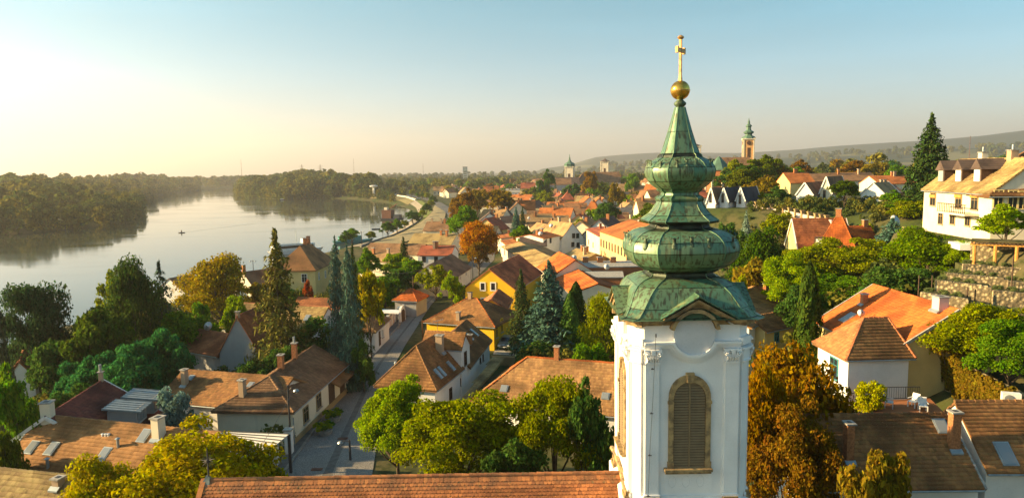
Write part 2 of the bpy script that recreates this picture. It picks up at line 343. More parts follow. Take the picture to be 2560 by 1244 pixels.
# far end: main street bending right between the rows, towards the river road
ms_l = pz([(1088, 742), (1120, 700), (1163, 670), (1183, 645), (1190, 625), (1175, 605), (1150, 585), (1130, 560), (1118, 540)]); ms_r = pz([(1124, 742), (1160, 710), (1195, 690), (1235, 650), (1240, 622), (1225, 600), (1180, 578), (1150, 556), (1140, 540)])
drape('main_street', ms_l, ms_r, M['asphalt'], .055)
sp = pz([(672, 1190), (742, 1095), (826, 985), (885, 915), (932, 865), (990, 805), (1040, 762)])
def strip_solid(name, L, R_, mat, h, parent=None, lift0=.06):
    """raised strip with side faces (kerb, pavement)"""
    mb = MB()
    for i in range(len(L)-1):
        q = [L[i], L[i+1], R_[i+1], R_[i]]; base = [(x, y, H(x, y)-.3) for x, y in q]; top = [(x, y, H(x, y)+h) for x, y in q]
        mb.add(base+top, [(4, 5, 6, 7), (0, 1, 5, 4), (1, 2, 6, 5), (2, 3, 7, 6), (3, 0, 4, 7)])
    return mb.build(name, mat, parent)
def lerp2(a, b, t): return [(x[0]*(1-t)+y[0]*t, x[1]*(1-t)+y[1]*t) for x, y in zip(a, b)]
tag(strip_solid('pavement', sp, sl[1:8], M['flag'], .16), kind='structure')
tag(strip_solid('kerb', sl[1:8], lerp2(sl[1:8], sr[1:8], .03), M['kerb'], .17), kind='structure')
cl0 = lerp2(sl, sr, .46); cl1 = lerp2(sl, sr, .50); cl2 = lerp2(sl, sr, .52); cl3 = lerp2(sl, sr, .56)
drape('drain_channel', cl0, cl3, M['flag'], .066, sub=1)
for a_, b_ in ((lerp2(sl, sr, .455), cl0), (cl3, lerp2(sl, sr, .565))): drape('channel_edge_strip', a_, b_, M['kerb'], .072, sub=1)
for px_, py_ in ((792, 1172), (857, 1095)):
    c = PZ(px_, py_, .08); o = MB().boxz(-.45, .45, -.25, .25, 0, .02); 
    for k in range(6): o.boxz(-.4+.14*k, -.34+.14*k, -.2, .2, .02, .035)
    tag(o.build('drain_grating', M['ironred'], loc=(c.x, c.y, H(c.x, c.y)+.075)), 'rusty drain grating in the setts, ' + ('nearest the church roof' if py_ > 1150 else 'beside the street lamp'), 'drain')
# promenade
pr_l = pz([(858, 618), (905, 602), (955, 583), (990, 566), (1020, 552), (1040, 540), (1046, 528), (1040, 518), (1020, 508), (990, 502), (950, 497), (912, 494), (893, 491)], -2.2)
pr_r = pz([(900, 622), (935, 604), (982, 585), (1015, 570), (1040, 557), (1056, 543), (1061, 530), (1055, 518), (1035, 506), (1000, 498), (958, 493), (922, 491), (900, 489)], -2.2)
drape('riverside_path', pr_l, pr_r, M['pathpave'], .25)
tag(strip_solid('embankment_kerb', pr_r, lerp2(pr_r, pr_l, -.08), M['kerb'], .6), kind='structure')
gz_l = lerp2(pr_r, pr_l, -.1)
drape('gravel_plaza', pz([(905, 622), (940, 606), (985, 588), (1020, 573), (1045, 560), (1064, 548), (1078, 535), (1085, 520)], -1.5), pz([(945, 632), (985, 612), (1045, 595), (1085, 575), (1105, 560), (1113, 545), (1115, 530), (1100, 512)], -.5), M['gravel'], .3)
drape('grass_bank', pz([(1054, 545), (1062, 532), (1058, 518), (1040, 507), (1020, 503)], -2), pz([(1064, 545), (1080, 530), (1075, 517), (1055, 506), (1037, 502)], -1), M['grass'], .4)
drape('flood_bank', pz([(1020, 511), (1000, 504), (960, 498), (925, 495)], -2), pz([(1036, 501), (1010, 494), (970, 489), (925, 487)], 0), M['drygrass'], .45)
drape('river_road', pz([(1118, 560), (1125, 545), (1112, 530), (1090, 515), (1062, 500), (1030, 492), (980, 486)], 0), pz([(1140, 558), (1146, 540), (1128, 522), (1105, 508), (1075, 497), (1040, 489), (985, 483)], 0), M['asphalt'], .32)
fw = pz([(925, 486.5), (970, 488.5), (1010, 493.5), (1037, 501)], 0)
tag(strip_solid('flood_wall', fw, [(x+1.2, y+1.2) for x, y in fw], M['cream'], 1.6), 'pale flood wall along the top of the river bank', 'wall')
# distant haze-faded air
mh = bpy.data.materials.new('haze_air'); mh.use_nodes = True; nt = mh.node_tree; nt.nodes.clear()
vo_ = nt.nodes.new('ShaderNodeVolumePrincipled'); vo_.inputs['Density'].default_value = .00015; vo_.inputs['Color'].default_value = (.97, .92, .92, 1); vo_.inputs['Anisotropy'].default_value = .4
nt.links.new(vo_.outputs[0], nt.nodes.new('ShaderNodeOutputMaterial').inputs['Volume'])
tag(MB().boxz(-9600, 9600, -9600, 9600, -10, 450).build('haze', mh), kind='stuff')
# ================================================================ THE CHURCH
m, n, l, p = nm('copper_patina')
f = noise(n, l, .9, 6, dist=.8); g = noise(n, l, 2.4, 6, stretch=(3.2, 3.2, .16)); h = noise(n, l, 9, 5); r = n.new('ShaderNodeNewGeometry').outputs['Random Per Island']
oi = n.new('ShaderNodeObjectInfo').outputs['Random']
a = mixc(n, l, ramp(n, l, f, .3, .7), (.105, .235, .145), (.045, .15, .10)); a = mixc(n, l, oi, a, (.16, .25, .13)); 
a = mixc(n, l, ramp(n, l, g, .46, .63), a, (.07, .075, .04)); a = mixc(n, l, ramp(n, l, h, .55, .85), a, (.13, .19, .11))
a = mixc(n, l, ramp(n, l, noise(n, l, 1.3, 5, stretch=(1.5, 1.5, .4)), .56, .76), a, (.24, .27, .13))
l.new(a, p.inputs['Base Color']); p.inputs['Roughness'].default_value = .42; p.inputs['Metallic'].default_value = .25; p.inputs['Specular IOR Level'].default_value = .5
bump(n, l, f, p, .35, .05); M['copper'] = m
M['copperdark'] = mat_plain('dark_copper', (.045, .06, .04), .5, .5, 2, metal=.3, dark=(.02, .02, .015))
M['ornament'] = mat_plain('ornament_copper', (.10, .15, .09), .5, .6, 4, metal=.2, dark=(.03, .035, .02))
M['gold'] = mat_plain('gilded_copper', (.80, .47, .08), .25, .3, 3, metal=.9, dark=(.45, .25, .05), bs=.05)
M['oldgold'] = mat_plain('weathered_gilding', (.62, .36, .13), .45, .5, 7, metal=.5, dark=(.25, .15, .08))
M['shutter'] = mat_plain('brown_louvre', (.24, .165, .085), .7, .10, 3)
M['lead'] = mat_plain('lead_sheet', (.16, .19, .18), .5, .3, 4, metal=.3)

Y0 = 28.0; HB = 1.97; CH = .45; HA = HB + CH        # front plane, half front face, chamfer, half width
TX = PY(1728, 1000, Y0).x; TY = Y0 + HA
def zf(y, px=1728): return PY(px, y, Y0).z          # height of a feature on the front face
def zt(y, px=1700): return PY(px, y, TY).z          # height on the tower's axis
TG = H(TX, TY) - .3
tower = empty('church_tower', (TX, TY, TG), 0, 'tall white baroque bell tower with green copper onion dome beside the tiled nave', 'church tower')
def L(z): return z - TG
def rot4(k): return (0, 0, -math.pi/2*k)
def octo(a, kk, z, grow=0):
    b = a*kk; a += grow; b += grow*.6
    return [(-b, -a, z), (b, -a, z), (a, -b, z), (a, b, z), (b, a, z), (-b, a, z), (-a, b, z), (-a, -b, z)]
def octo_solid(mb, prof):
    n0 = len(prof); vs = []
    for z, a, kk in prof: vs += octo(a, kk, z)
    fs = [(i*8+k, i*8+(k+1) % 8, (i+1)*8+(k+1) % 8, (i+1)*8+k) for i in range(n0-1) for k in range(8)]
    fs += [tuple(range(7, -1, -1)), tuple((n0-1)*8+k for k in range(8))]; return mb.add(vs, fs)
zc_bot, zc_top = zf(811), zf(797)
# walls
wl_ = MB(); octo_solid(wl_, [(0, HA, HB/HA), (L(zc_bot)+.1, HA, HB/HA)]); wall = wl_.build('wall', M['tower_white'], tower)
Z_BASE = L(zf(1236)); Z_TOP = L(zc_bot)
def face_s(px, py=1000): return PY(px, py, Y0).x - TX    # sideways metres on the front face
ws0, ws1 = face_s(1669, 1050), face_s(1780, 1050); wi0, wi1 = face_s(1683, 1050), face_s(1763, 1050); wc = (wi0+wi1)/2; wr = (wi1-wi0)/2
wc -= 0; zsp = L(zf(1000)); zap = L(zf(953)); zwb = L(zf(1168)); 
def arch_pts(c, r, z0, zs, za, n_=14):
    pts = [(c-r, z0), (c-r, zs)]
    for i in range(1, n_): t = math.pi*(1-i/n_); pts.append((c+r*math.cos(t), zs+(za-zs)*math.sin(t)**.8))
    return pts+[(c+r, zs), (c+r, z0)]
inner = arch_pts(wc, wr, zwb, zsp, zap); rim = wr+.21; outer = arch_pts(wc, rim, zwb, zsp, zap+.30)
def band_face(mb, A_, B_, d0, d1):
    """solid band between two polylines in the face plane (s,z), from depth d0 to d1 outward"""
    k = len(A_); vs = []
    for (s1, z1), (s2, z2) in zip(A_, B_): vs += [(s1, -HA-d1, z1), (s2, -HA-d1, z2), (s1, -HA-d0, z1), (s2, -HA-d0, z2)]
    fs = []
    for i in range(k-1):
        o = 4*i; fs += [(o, o+1, o+5, o+4), (o, o+4, o+6, o+2), (o+1, o+3, o+7, o+5), (o+2, o+6, o+7, o+3)]
    fs += [(0, 2, 3, 1), (4*k-4, 4*k-3, 4*k-1, 4*k-2)]; return mb.add(vs, fs)
recess = MB().prism([(s, -HA-.012, z) for s, z in inner], (0, -.012, 0)).mesh('window_recess', M['wood'])
surr = band_face(MB(), inner, outer, -.05, .10).mesh('stone_surround', M['goldstone'])
keyst = MB().boxz(wc-.17, wc+.17, -HA-.15, -HA, zap-.02, zap+.40).boxz(wc-.13, wc+.13, -HA-.18, -HA-.14, zap+.02, zap+.36).mesh('keystone', M['goldstone'])
imp = [MB().boxz(a_, b_, -HA-.14, -HA, z0_, z1_).mesh('impost_block', M['goldstone']) for a_, b_ in ((wc-rim-.03, wc-wr+.01), (wc+wr-.01, wc+rim+.03)) for z0_, z1_ in ((zsp-.12, zsp), (zwb, zwb+.3))]
sill = MB().boxz(face_s(1659, 1170), face_s(1777, 1170), -HA-.3, -HA, L(zf(1172)), L(zf(1166))).boxz(face_s(1661, 1170), face_s(1775, 1170), -HA-.22, -HA, L(zf(1178)), L(zf(1172))).mesh('window_sill', M['goldstone'])
mull = MB().boxz(wc-.035, wc+.035, -HA-.075, -HA-.02, zwb, zap-.02).mesh('mullion', M['shutter'])
slat_me = {}
disc_c = face_s(1734, 832); disc_z = L(zf(832)); disc_r = (face_s(1787, 832)-face_s(1683, 832))/2
disc = MB().add([(disc_c+disc_r*math.cos(2*math.pi*k/40), -HA-.17, disc_z+disc_r*1.03*math.sin(2*math.pi*k/40)) for k in range(40)] + [(disc_c+disc_r*math.cos(2*math.pi*k/40), -HA, disc_z+disc_r*1.03*math.sin(2*math.pi*k/40)) for k in range(40)],
    [tuple(range(39, -1, -1))[::-1]] + [(k, k+40, (k+1) % 40+40, (k+1) % 40) for k in range(40)]).mesh('round_panel', mat_wall('grey_white_panel', (.66, .65, .66), .1))
def ent_path(off, n_=26):
    """entablature line that dips below the round panel; off = distance outside the circle"""
    r_ = disc_r+off; zl = L(zf(850))-off*.9
    dz = zl-disc_z; t0 = math.asin(max(-1, min(1, dz/r_))) if abs(dz) < r_ else -1.2
    pts = [(-HB-.02, zl)]
    xs = math.sqrt(max(.01, r_*r_-dz*dz)); pts.append((disc_c-xs-.10, zl))
    for i in range(n_+1):
        t = math.pi - t0 + (math.pi+2*t0)*i/n_; pts.append((disc_c+r_*math.cos(t), disc_z+r_*1.0*math.sin(t)))
    pts += [(disc_c+xs+.10, zl), (HB+.02, zl)]; return pts
ent = MB(); e0, e1, e2, e3 = (ent_path(x) for x in (.02, .13, .24, .34)); band_face(ent, e0, e1, 0, .27); band_face(ent, e1, e2, 0, .18); band_face(ent, e2, e3, 0, .10)
ent = ent.mesh('curved_entablature', M['tower_white'])
# pilasters of the front face
zcap0, zcap1 = L(zf(905)), L(zf(868)); pil = []; pbase = []
for s0, s1 in ((-HB+.03, -HB+.60), (HB-.60, HB-.03)):
    q_ = MB().boxz(s0-.06, s1+.06, -HA-.05, -HA, Z_BASE, zcap1); q_.boxz(s0, s1, -HA-.12, -HA-.04, Z_BASE, zcap0)
    pil.append(q_.boxz(s0-.05, s1+.05, -HA-.17, -HA-.03, Z_BASE, Z_BASE+.09).mesh('pilaster', M['tower_white']))
    pbase.append(MB().boxz(s0-.03, s1+.03, -HA-.24, -HA, Z_BASE-.22, Z_BASE).boxz(s0-.08, s1+.08, -HA-.3, -HA, Z_BASE-.5, Z_BASE-.22).mesh('pilaster_base', M['goldstone']))
cap_me = MB().boxz(-.30, .30, -.17, 0, 0, .07).boxz(-.27, .27, -.14, 0, .07, .5).boxz(-.36, .36, -.24, 0, .54, .62).boxz(-.08, .08, -.27, 0, .40, .6)
for i in range(5): cap_me.tube([(-.22+.11*i, -.14, .08), (-.22+.11*i, -.20, .22), (-.22+.11*i, -.27, .27), (-.22+.11*i, -.24, .2)], [.05, .05, .04, .02], 5)
cap_me = cap_me.mesh('capital', M['tower_white'])
vol = MB()
pts = []
for i in range(22): t = i*.42; r_ = .13*(1-i/26); pts.append((r_*math.cos(t), -.05-.004*i, r_*math.sin(t)))
vol.tube(pts, [.035]*22, 5); vol.lathe([(0, .05), (.05, .05)], 8); vol = vol.mesh('volute', M['tower_white'])
apron = MB(); 
for s0, s1 in ((face_s(1662, 1200), face_s(1676, 1200)), (face_s(1770, 1200), face_s(1784, 1200))): pass
apron.boxz(wc-1.0, wc+1.0, -HA-.03, -HA, L(zf(1222)), L(zf(1180))); apron = apron.mesh('apron_panel', M['tower_white'])
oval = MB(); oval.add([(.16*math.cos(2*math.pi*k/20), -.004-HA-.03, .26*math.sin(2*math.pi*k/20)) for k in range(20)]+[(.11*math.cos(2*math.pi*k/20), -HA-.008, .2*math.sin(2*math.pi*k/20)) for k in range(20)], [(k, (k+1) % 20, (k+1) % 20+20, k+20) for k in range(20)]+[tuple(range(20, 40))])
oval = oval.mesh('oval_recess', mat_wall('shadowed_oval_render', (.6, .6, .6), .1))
bband = MB().boxz(-HB-.05, HB+.05, -HA-.10, -HA, Z_BASE-.30, Z_BASE-.12).boxz(-HB-.05, HB+.05, -HA-.06, -HA, Z_BASE-.12, Z_BASE+.0).mesh('base_moulding', M['tower_white'])
# stone cornice with the raised gable above the round panel
zc0, zc1 = L(zf(811)), L(zf(797)); gx0, gx1 = face_s(1654, 790)-.05, face_s(1829, 790)+.05; gap = L(zf(744)); gm = face_s(1739, 790)
cor = MB()
path_o = [(-HB-.15, zc1+.04), (gx0, zc1+.04), (gm, gap), (gx1, zc1+.04), (HB+.15, zc1+.04)]
def offz(pts, d): return [(s, z-d) for s, z in pts]
band_face(cor, path_o, offz(path_o, .09), 0, .46); band_face(cor, offz(path_o, .09), offz(path_o, .16), 0, .36); band_face(cor, offz(path_o, .16), offz(path_o, .24), 0, .26)
cor = cor.mesh('gabled_cornice', M['goldstone'])
archm = MB(); AA = [(disc_c+(disc_r+.03)*math.cos(t), disc_z+(disc_r+.03)*1.03*math.sin(t)) for t in np.linspace(math.pi*.93, math.pi*.07, 20)]; BB = [(disc_c+(disc_r+.17)*math.cos(t), disc_z+(disc_r+.17)*1.03*math.sin(t)) for t in np.linspace(math.pi*.93, math.pi*.07, 20)]
band_face(archm, AA, BB, 0, .40); archm = archm.mesh('arched_hood', M['goldstone'])
tymp = MB().prism([(gx0+.1, -HA-.015, zc0), (gm, -HA-.015, gap-.2), (gx1-.1, -HA-.015, zc0)], (0, -.05, 0)).mesh('gable_field', M['stonew'])
slats = []
z = zwb+.04; nsl = 0
while z < zap-.05:
    hw = wr-.02
    if z > zsp: 
        q = min(1, (z-zsp)/(zap-zsp)); hw = wr*math.sqrt(max(0, 1-q**2.4))-.03
    if hw > .12: slats.append((z, hw))
    z += .115
unit = {}
for side in (0, 1):
    me = MB().add([(0, 0, 0), (1, 0, 0), (1, .075, .085), (0, .075, .085), (0, .012, -.004), (1, .012, -.004), (1, .083, .078), (0, .083, .078)], [(0, 1, 2, 3)[::-1][::-1], (7, 6, 5, 4), (0, 4, 5, 1), (3, 2, 6, 7), (0, 3, 7, 4), (1, 5, 6, 2)]).mesh('slat', M['shutter'])
for k in range(4):
    R4 = rot4(k); RM4 = Matrix.Rotation(-math.pi/2*k, 4, 'Z')
    link('window_recess', recess, tower, rot=R4); link('stone_surround', surr, tower, rot=R4); link('keystone', keyst, tower, rot=R4); [link('impost_block', q_, tower, rot=R4) for q_ in imp]
    link('window_sill', sill, tower, rot=R4); mu = link('mullion', mull, tower, rot=R4); link('round_panel', disc, tower, rot=R4); link('curved_entablature', ent, tower, rot=R4)
    [link('pilaster', q_, tower, rot=R4) for q_ in pil]; [link('pilaster_base', q_, tower, rot=R4) for q_ in pbase]; link('apron_panel', apron, tower, rot=R4); link('base_moulding', bband, tower, rot=R4)
    link('gabled_cornice', cor, tower, rot=R4); link('arched_hood', archm, tower, rot=R4); link('gable_field', tymp, tower, rot=R4)
    for px in (1680, 1714, 1750):
        v = RM4 @ Vector((face_s(px, 1200), 0, L(zf(1201)))); link('oval_recess', oval, tower, loc=v, rot=R4)
    if k < 2:
        for z, hw in slats:
            for s0, s1 in ((wc-hw, wc-.04), (wc+.04, wc+hw)):
                v = RM4 @ Vector((s0, -HA-.085, z)); link('slat', me, tower, loc=v, rot=R4, scale=(s1-s0, 1, 1))
    for s_ in (-HB+.33, HB-.33):
        v = RM4 @ Vector((s_, -HA-.04, zcap0)); c = link('capital', cap_me, tower, loc=v, rot=R4)
        for q in (-1, 1): link('volute', vol, c, loc=(q*.25, -.16, .42), scale=(q, 1, 1))
# chamfer pilasters
for k in range(4):
    a_ = -math.pi/2*k - math.pi/4; cw = CH*math.sqrt(2); dd = (HA+HB)/math.sqrt(2)
    mb = MB(Matrix.Rotation(a_, 4, 'Z')); mb.boxz(-cw*.36, cw*.36, -dd-.10, -dd+.1, Z_BASE, zcap1)
    mb.boxz(-cw*.45, cw*.45, -dd-.22, -dd+.1, zcap0, zcap0+.07).boxz(-cw*.42, cw*.42, -dd-.16, -dd+.1, zcap0+.07, zcap0+.52).boxz(-cw*.52, cw*.52, -dd-.26, -dd+.1, zcap0+.53, zcap0+.62)
    mb.boxz(-cw*.55, cw*.55, -dd-.18, -dd+.1, L(zf(862)), L(zf(844))).build('corner_pilaster', M['tower_white'], tower)
    mb = MB(Matrix.Rotation(a_, 4, 'Z')); mb.boxz(-cw*.7, cw*.7, -dd-.40, -dd+.1, zc1-.07, zc1+.03).boxz(-cw*.62, cw*.62, -dd-.3, -dd+.1, zc0-.02, zc1-.07).build('corner_cornice', M['goldstone'], tower)
# plinth below the base moulding
octo_solid(MB(), [(0, HA+.35, .82), (Z_BASE-.45, HA+.35, .82), (Z_BASE-.3, HA+.06, .82)]).build('plinth', M['tower_white'], tower)

# ---- copper dome: profile from the outline (half widths in pixels at the tower's axis)
def hw2a(hw, kk):
    m_ = hw*TY/F*1.0
    for _ in range(3): m_ = hw*(TY - kk*m_)/F
    return m_
def Pb_(lst): return [(L(zt(y)), hw2a(h_*.915, k_), k_) for y, h_, k_ in lst]
def Pc_(lst): return [(L(zt(y)), hw2a(h_*.932, k_), k_) for y, h_, k_ in lst]
def P_(lst): return [(L(zt(y)), hw2a(h_, k_), k_) for y, h_, k_ in lst]
spire = P_([(394, 49, .6), (388, 47, .6), (384, 42, .6), (360, 34, .6), (330, 25.5, .6), (300, 18, .6), (275, 12, .6), (268, 10.5, .6)])
bulb1 = Pb_([(473, 50, .6), (468, 58, .6), (461, 68, .6), (452, 77, .6), (440, 83, .6), (428, 85.5, .6), (418, 83, .6), (408, 76, .6), (401, 66, .6), (395, 54, .6), (392, 49, .6)])
neck1 = P_([(549, 87, .62), (543, 80, .62), (535, 69, .62), (524, 60, .61), (512, 53.5, .6), (502, 50, .6)])
mold1 = P_([(502, 50, .6), (499, 53, .6), (495, 54, .6), (491, 49, .6), (487, 43, .6), (481, 42, .6), (477, 46, .6), (473, 51, .6)])
rec1 = P_([(571, 82, .61), (566, 69, .61), (557, 66, .61), (554, 78, .61), (552, 87, .61), (549, 88, .61)])
bulb2 = Pc_([(668, 88, .62), (662, 105, .62), (655, 119, .62), (645, 131, .62), (633, 139, .62), (620, 143, .62), (607, 142, .62), (595, 136, .62), (585, 126, .62), (577, 113, .62), (572, 98, .62), (570, 84, .61)])
neck2 = P_([(684, 82, .65), (680, 78, .64), (674, 77, .63), (670, 84, .62), (668, 88, .62)])
skirt = [(zc1+.04-0, HA+.52, .86)] + [(L(zt(y)), hw2a(h_, k_), k_) for y, h_, k_ in [(762, 163, .83), (745, 150, .80), (728, 141, .77), (712, 133, .73), (700, 122, .70), (690, 104, .67), (684, 84, .65)]]
zs0 = skirt[0][0]; z1_ = skirt[1][0]; a1_ = skirt[1][1]
skirt = [skirt[0], (zs0+(z1_-zs0)*.25, HA+.52-(HA+.52-a1_)*.42, .85), (zs0+(z1_-zs0)*.6, HA+.52-(HA+.52-a1_)*.8, .84)] + skirt[1:]
def shell(name, prof, mat, rib=.03, ribmat='copperdark'):
    o = octo_solid(MB(), [(z, a*.992, kk) for z, a, kk in prof]).build(name, mat, tower)
    if rib:
        for c in range(8):
            MB().tube([octo(a, kk, z, .012)[c] for z, a, kk in prof], rib, 5).build('standing_seam', M['copper'], o)
    return o
def panels(parent, prof, bands, cols=3, up=1, bulge=0):
    """copper sheets on every face: (band = profile index range) x columns"""
    for i0, i1 in bands:
        seg = prof[i0:i1+1]
        for side in range(8):
            wide = side % 2 == 0; nc = cols if wide else 1
            for c in range(nc):
                vs = []; ns = 3 if wide else 3
                for j, (z, a, kk) in enumerate(seg):
                    z_ = z + (.012 if j == 0 else -.012 if j == len(seg)-1 else 0)
                    o8 = octo(a, kk, z_, .016); A_ = Vector(o8[side]); B_ = Vector(o8[(side+1) % 8])
                    for q in range(ns):
                        t = (c + (q/(ns-1))*.985+.0075)/nc; v = A_.lerp(B_, t)
                        # sheets belly out slightly between the seams
                        nrm = Vector((v.x, v.y, 0)).normalized(); v += nrm*((.02 if 0 < q < ns-1 else 0)+bulge*a*math.sin(math.pi*t)*(1 if wide else .4))
                        vs.append(v)
                mb = MB().add(vs, [(j*ns+q, j*ns+q+1, (j+1)*ns+q+1, (j+1)*ns+q) for j in range(len(seg)-1) for q in range(ns-1)])
                mb.build('copper_sheet', M['copper'], parent, smooth=True)
s_ = shell('skirt_roof', skirt, M['copperdark']); panels(s_, skirt, [(0, 2), (2, 4), (4, 7), (7, 10)], 3)
s_ = shell('lower_neck', neck2, M['copperdark'], .02)
b2 = shell('lower_bulb', bulb2, M['copperdark']); panels(b2, bulb2, [(0, 2), (2, 5), (5, 7), (7, 11)], 3, bulge=.055)
s_ = shell('bulb_recess', rec1, M['copperdark'], .02)
n1 = shell('concave_neck', neck1, M['copperdark']); panels(n1, neck1, [(0, 2), (2, 5)], 2)
s_ = shell('neck_moulding', mold1, M['copper'], .02)
b1 = shell('upper_bulb', bulb1, M['copperdark'], .025); panels(b1, bulb1, [(0, 3), (3, 6), (6, 10)], 3, bulge=.055)
sp_ = shell('spire', spire, M['copperdark'], .022); panels(sp_, spire, [(2, 4), (4, 7)], 1)
# leaf ornaments on the bulbs and the spire
def drop(w_, h_, d_):
    mb = MB(); prof = [(0, .25), (.12, .75), (.28, 1), (.45, .8), (.62, .5), (.8, .55), (.95, .45), (1, .1)]
    vs = []; ns = 7
    for t, r_ in prof: vs += [(w_*r_*math.cos(math.pi*q/(ns-1)), -d_*r_*math.sin(math.pi*q/(ns-1))-.0, h_*t) for q in range(ns)]
    mb.add(vs, [(j*ns+q, (j+1)*ns+q, (j+1)*ns+q+1, j*ns+q+1) for j in range(len(prof)-1) for q in range(ns-1)])
    mb.tube([(-w_*.7, -.03, h_*.95), (-w_*1.1, -.05, h_*1.02), (-w_*.8, -.08, h_*.9)], [.03, .03, .02], 5).tube([(w_*.7, -.03, h_*.95), (w_*1.1, -.05, h_*1.02), (w_*.8, -.08, h_*.9)], [.03, .03, .02], 5)
    return mb.mesh('leaf_ornament', M['ornament'])
d2 = drop(.145, .60, .12); d1 = drop(.10, .42, .09)
def put_orn(parent, me, prof, i, frac, dz):
    z, a, kk = prof[i]; z -= dz
    for side in range(8):
        wide = side % 2 == 0
        for t in ((.24, .5, .76) if wide else (.5,)):
            o8 = octo(a, kk, z); v = Vector(o8[side]).lerp(Vector(o8[(side+1) % 8]), t); nrm = (Vector(o8[side])+Vector(o8[(side+1) % 8])); ang = math.atan2(nrm.y, nrm.x)+math.pi/2; v += nrm.normalized()*.055*a*math.sin(math.pi*t)*(1 if wide else .4)
            tilt = .0
            link('leaf_ornament', me, parent, loc=v, rot=(tilt, 0, ang))
put_orn(b2, d2, bulb2, 6, 0, .22); put_orn(b1, d1, bulb1, 6, 0, .16)
dl = drop(.12, .9, .05); dm = drop(.10, .45, .06)
for side in range(8):
    for (zz, me, i) in ((spire[3], dl, 3), (spire[4], dm, 4), (spire[5], dm, 5)):
        z, a, kk = zz; o8 = octo(a, kk, z); v = Vector(o8[side]).lerp(Vector(o8[(side+1) % 8]), .5); nrm = (Vector(o8[side])+Vector(o8[(side+1) % 8])); ang = math.atan2(nrm.y, nrm.x)+math.pi/2
        sc = 1 if side % 2 == 0 else .6
        link('leaf_ornament', me, sp_, loc=v - Vector((0, 0, .9 if i == 3 else .45)) + nrm.normalized()*(.15 if i == 3 else .06), rot=(-.28, 0, ang), scale=(sc*(1.1-.2*(i-3)), 1, 1))
# gable roofs over the cornice gables
zr_ = gap + .10
for k in range(4):
    mb = MB(Matrix.Rotation(-math.pi/2*k, 4, 'Z')); yf = -HA-.56; zb = zc1+.06
    yb_r = -1.55; yb_e = -HA+.35
    A0, A1, R0_, R1_, B0, B1 = (gx0-.12, yf, zb), (gx0-.12+.35, yb_e, zb+.35), (gm, yf, zr_), (gm, yb_r, zr_+.02), (gx1+.12, yf, zb), (gx1+.12-.35, yb_e, zb+.35)
    t = .05
    up_ = lambda v: (v[0], v[1], v[2]+t)
    mb.add([A0, R0_, R1_, A1, up_(A0), up_(R0_), up_(R1_), up_(A1)], [(0, 3, 2, 1), (4, 5, 6, 7), (0, 1, 5, 4), (1, 2, 6, 5), (2, 3, 7, 6), (3, 0, 4, 7)])
    mb.add([B0, R0_, R1_, B1, up_(B0), up_(R0_), up_(R1_), up_(B1)], [(0, 1, 2, 3), (4, 7, 6, 5), (0, 4, 5, 1), (1, 5, 6, 2), (2, 6, 7, 3), (3, 7, 4, 0)])
    g__ = mb.build('gable_roof', M['copper'], tower); MB(Matrix.Rotation(-math.pi/2*k, 4, 'Z')).tube([(gm, yf, zr_+t), (gm, yb_r, zr_+t+.02)], .035, 6).build('standing_seam', M['copper'], g__)
# finial: collar, ball, cross
zz = lambda y: L(zt(y))
MB().lathe([(zz(270), .15), (zz(266), .19), (zz(262), .26), (zz(258), .27), (zz(254), .20), (zz(250), .13), (zz(246), .15)], 12).build('finial_collar', M['ornament'], tower, smooth=True)
br_ = 23.5*TY/F; bz = zz(226)
prof = [(bz-br_*math.cos(math.pi*i/18), max(.01, br_*math.sin(math.pi*i/18))) for i in range(19)]
ball = MB().lathe(prof, 28).build('gilded_ball', M['gold'], tower, smooth=True)
MB().lathe([(bz-.03, br_+.008), (bz-.02, br_+.014), (bz-.005, br_+.014), (bz, br_+.006)], 28).build('ball_seam', M['oldgold'], ball)
c_ = MB(Matrix.Rotation(rad(52), 4, 'Z')); wv = .050
c_.add([(-wv*1.7, -wv*1.4, zz(204)), (wv*1.7, -wv*1.4, zz(204)), (wv*1.7, wv*1.4, zz(204)), (-wv*1.7, wv*1.4, zz(204)), (-wv, -wv, zz(186)), (wv, -wv, zz(186)), (wv, wv, zz(186)), (-wv, wv, zz(186))], [(0, 1, 5, 4), (1, 2, 6, 5), (2, 3, 7, 6), (3, 0, 4, 7)])
c_.boxz(-wv, wv, -wv, wv, zz(190), zz(92)).boxz(-.33, .33, -wv, wv, zz(131), zz(121))
for x_ in (-.34, .34): c_.boxz(x_-.06, x_+.06, -wv*1.2, wv*1.2, zz(134), zz(118))
c_.lathe([(zz(98), .10), (zz(94), .15), (zz(91), .11), (zz(88), .03)], 10)
c_.build('cross', M['oldgold'], tower)
# lightning conductor down the left pilaster
sx_ = face_s(1633, 850)
pts = [(face_s(1636, 830), -HA-.30, L(zf(828))), (sx_, -HA-.30, L(zf(900))), (face_s(1629, 1000), -HA-.22, L(zf(1000))), (face_s(1623, 1100), -HA-.22, L(zf(1100))), (face_s(1618, 1225), -HA-.22, L(zf(1225)))]
lc = MB().tube(pts, .009, 5).tube([pts[0], (pts[0][0], pts[0][1], pts[0][2]-.15)], .03, 6).build('lightning_conductor', M['darkmetal'], tower)
for y_, x_ in ((916, 1629), (1026, 1626), (1130, 1622), (1231, 1618)):
    MB().tube([(face_s(x_, y_), -HA-.1, L(zf(y_))), (face_s(x_, y_), -HA-.24, L(zf(y_)))], .02, 5).boxz(face_s(x_, y_)-.07, face_s(x_, y_)+.07, -HA-.25, -HA-.22, L(zf(y_))-.015, L(zf(y_))+.015).build('wire_clip', M['darkmetal'], lc)
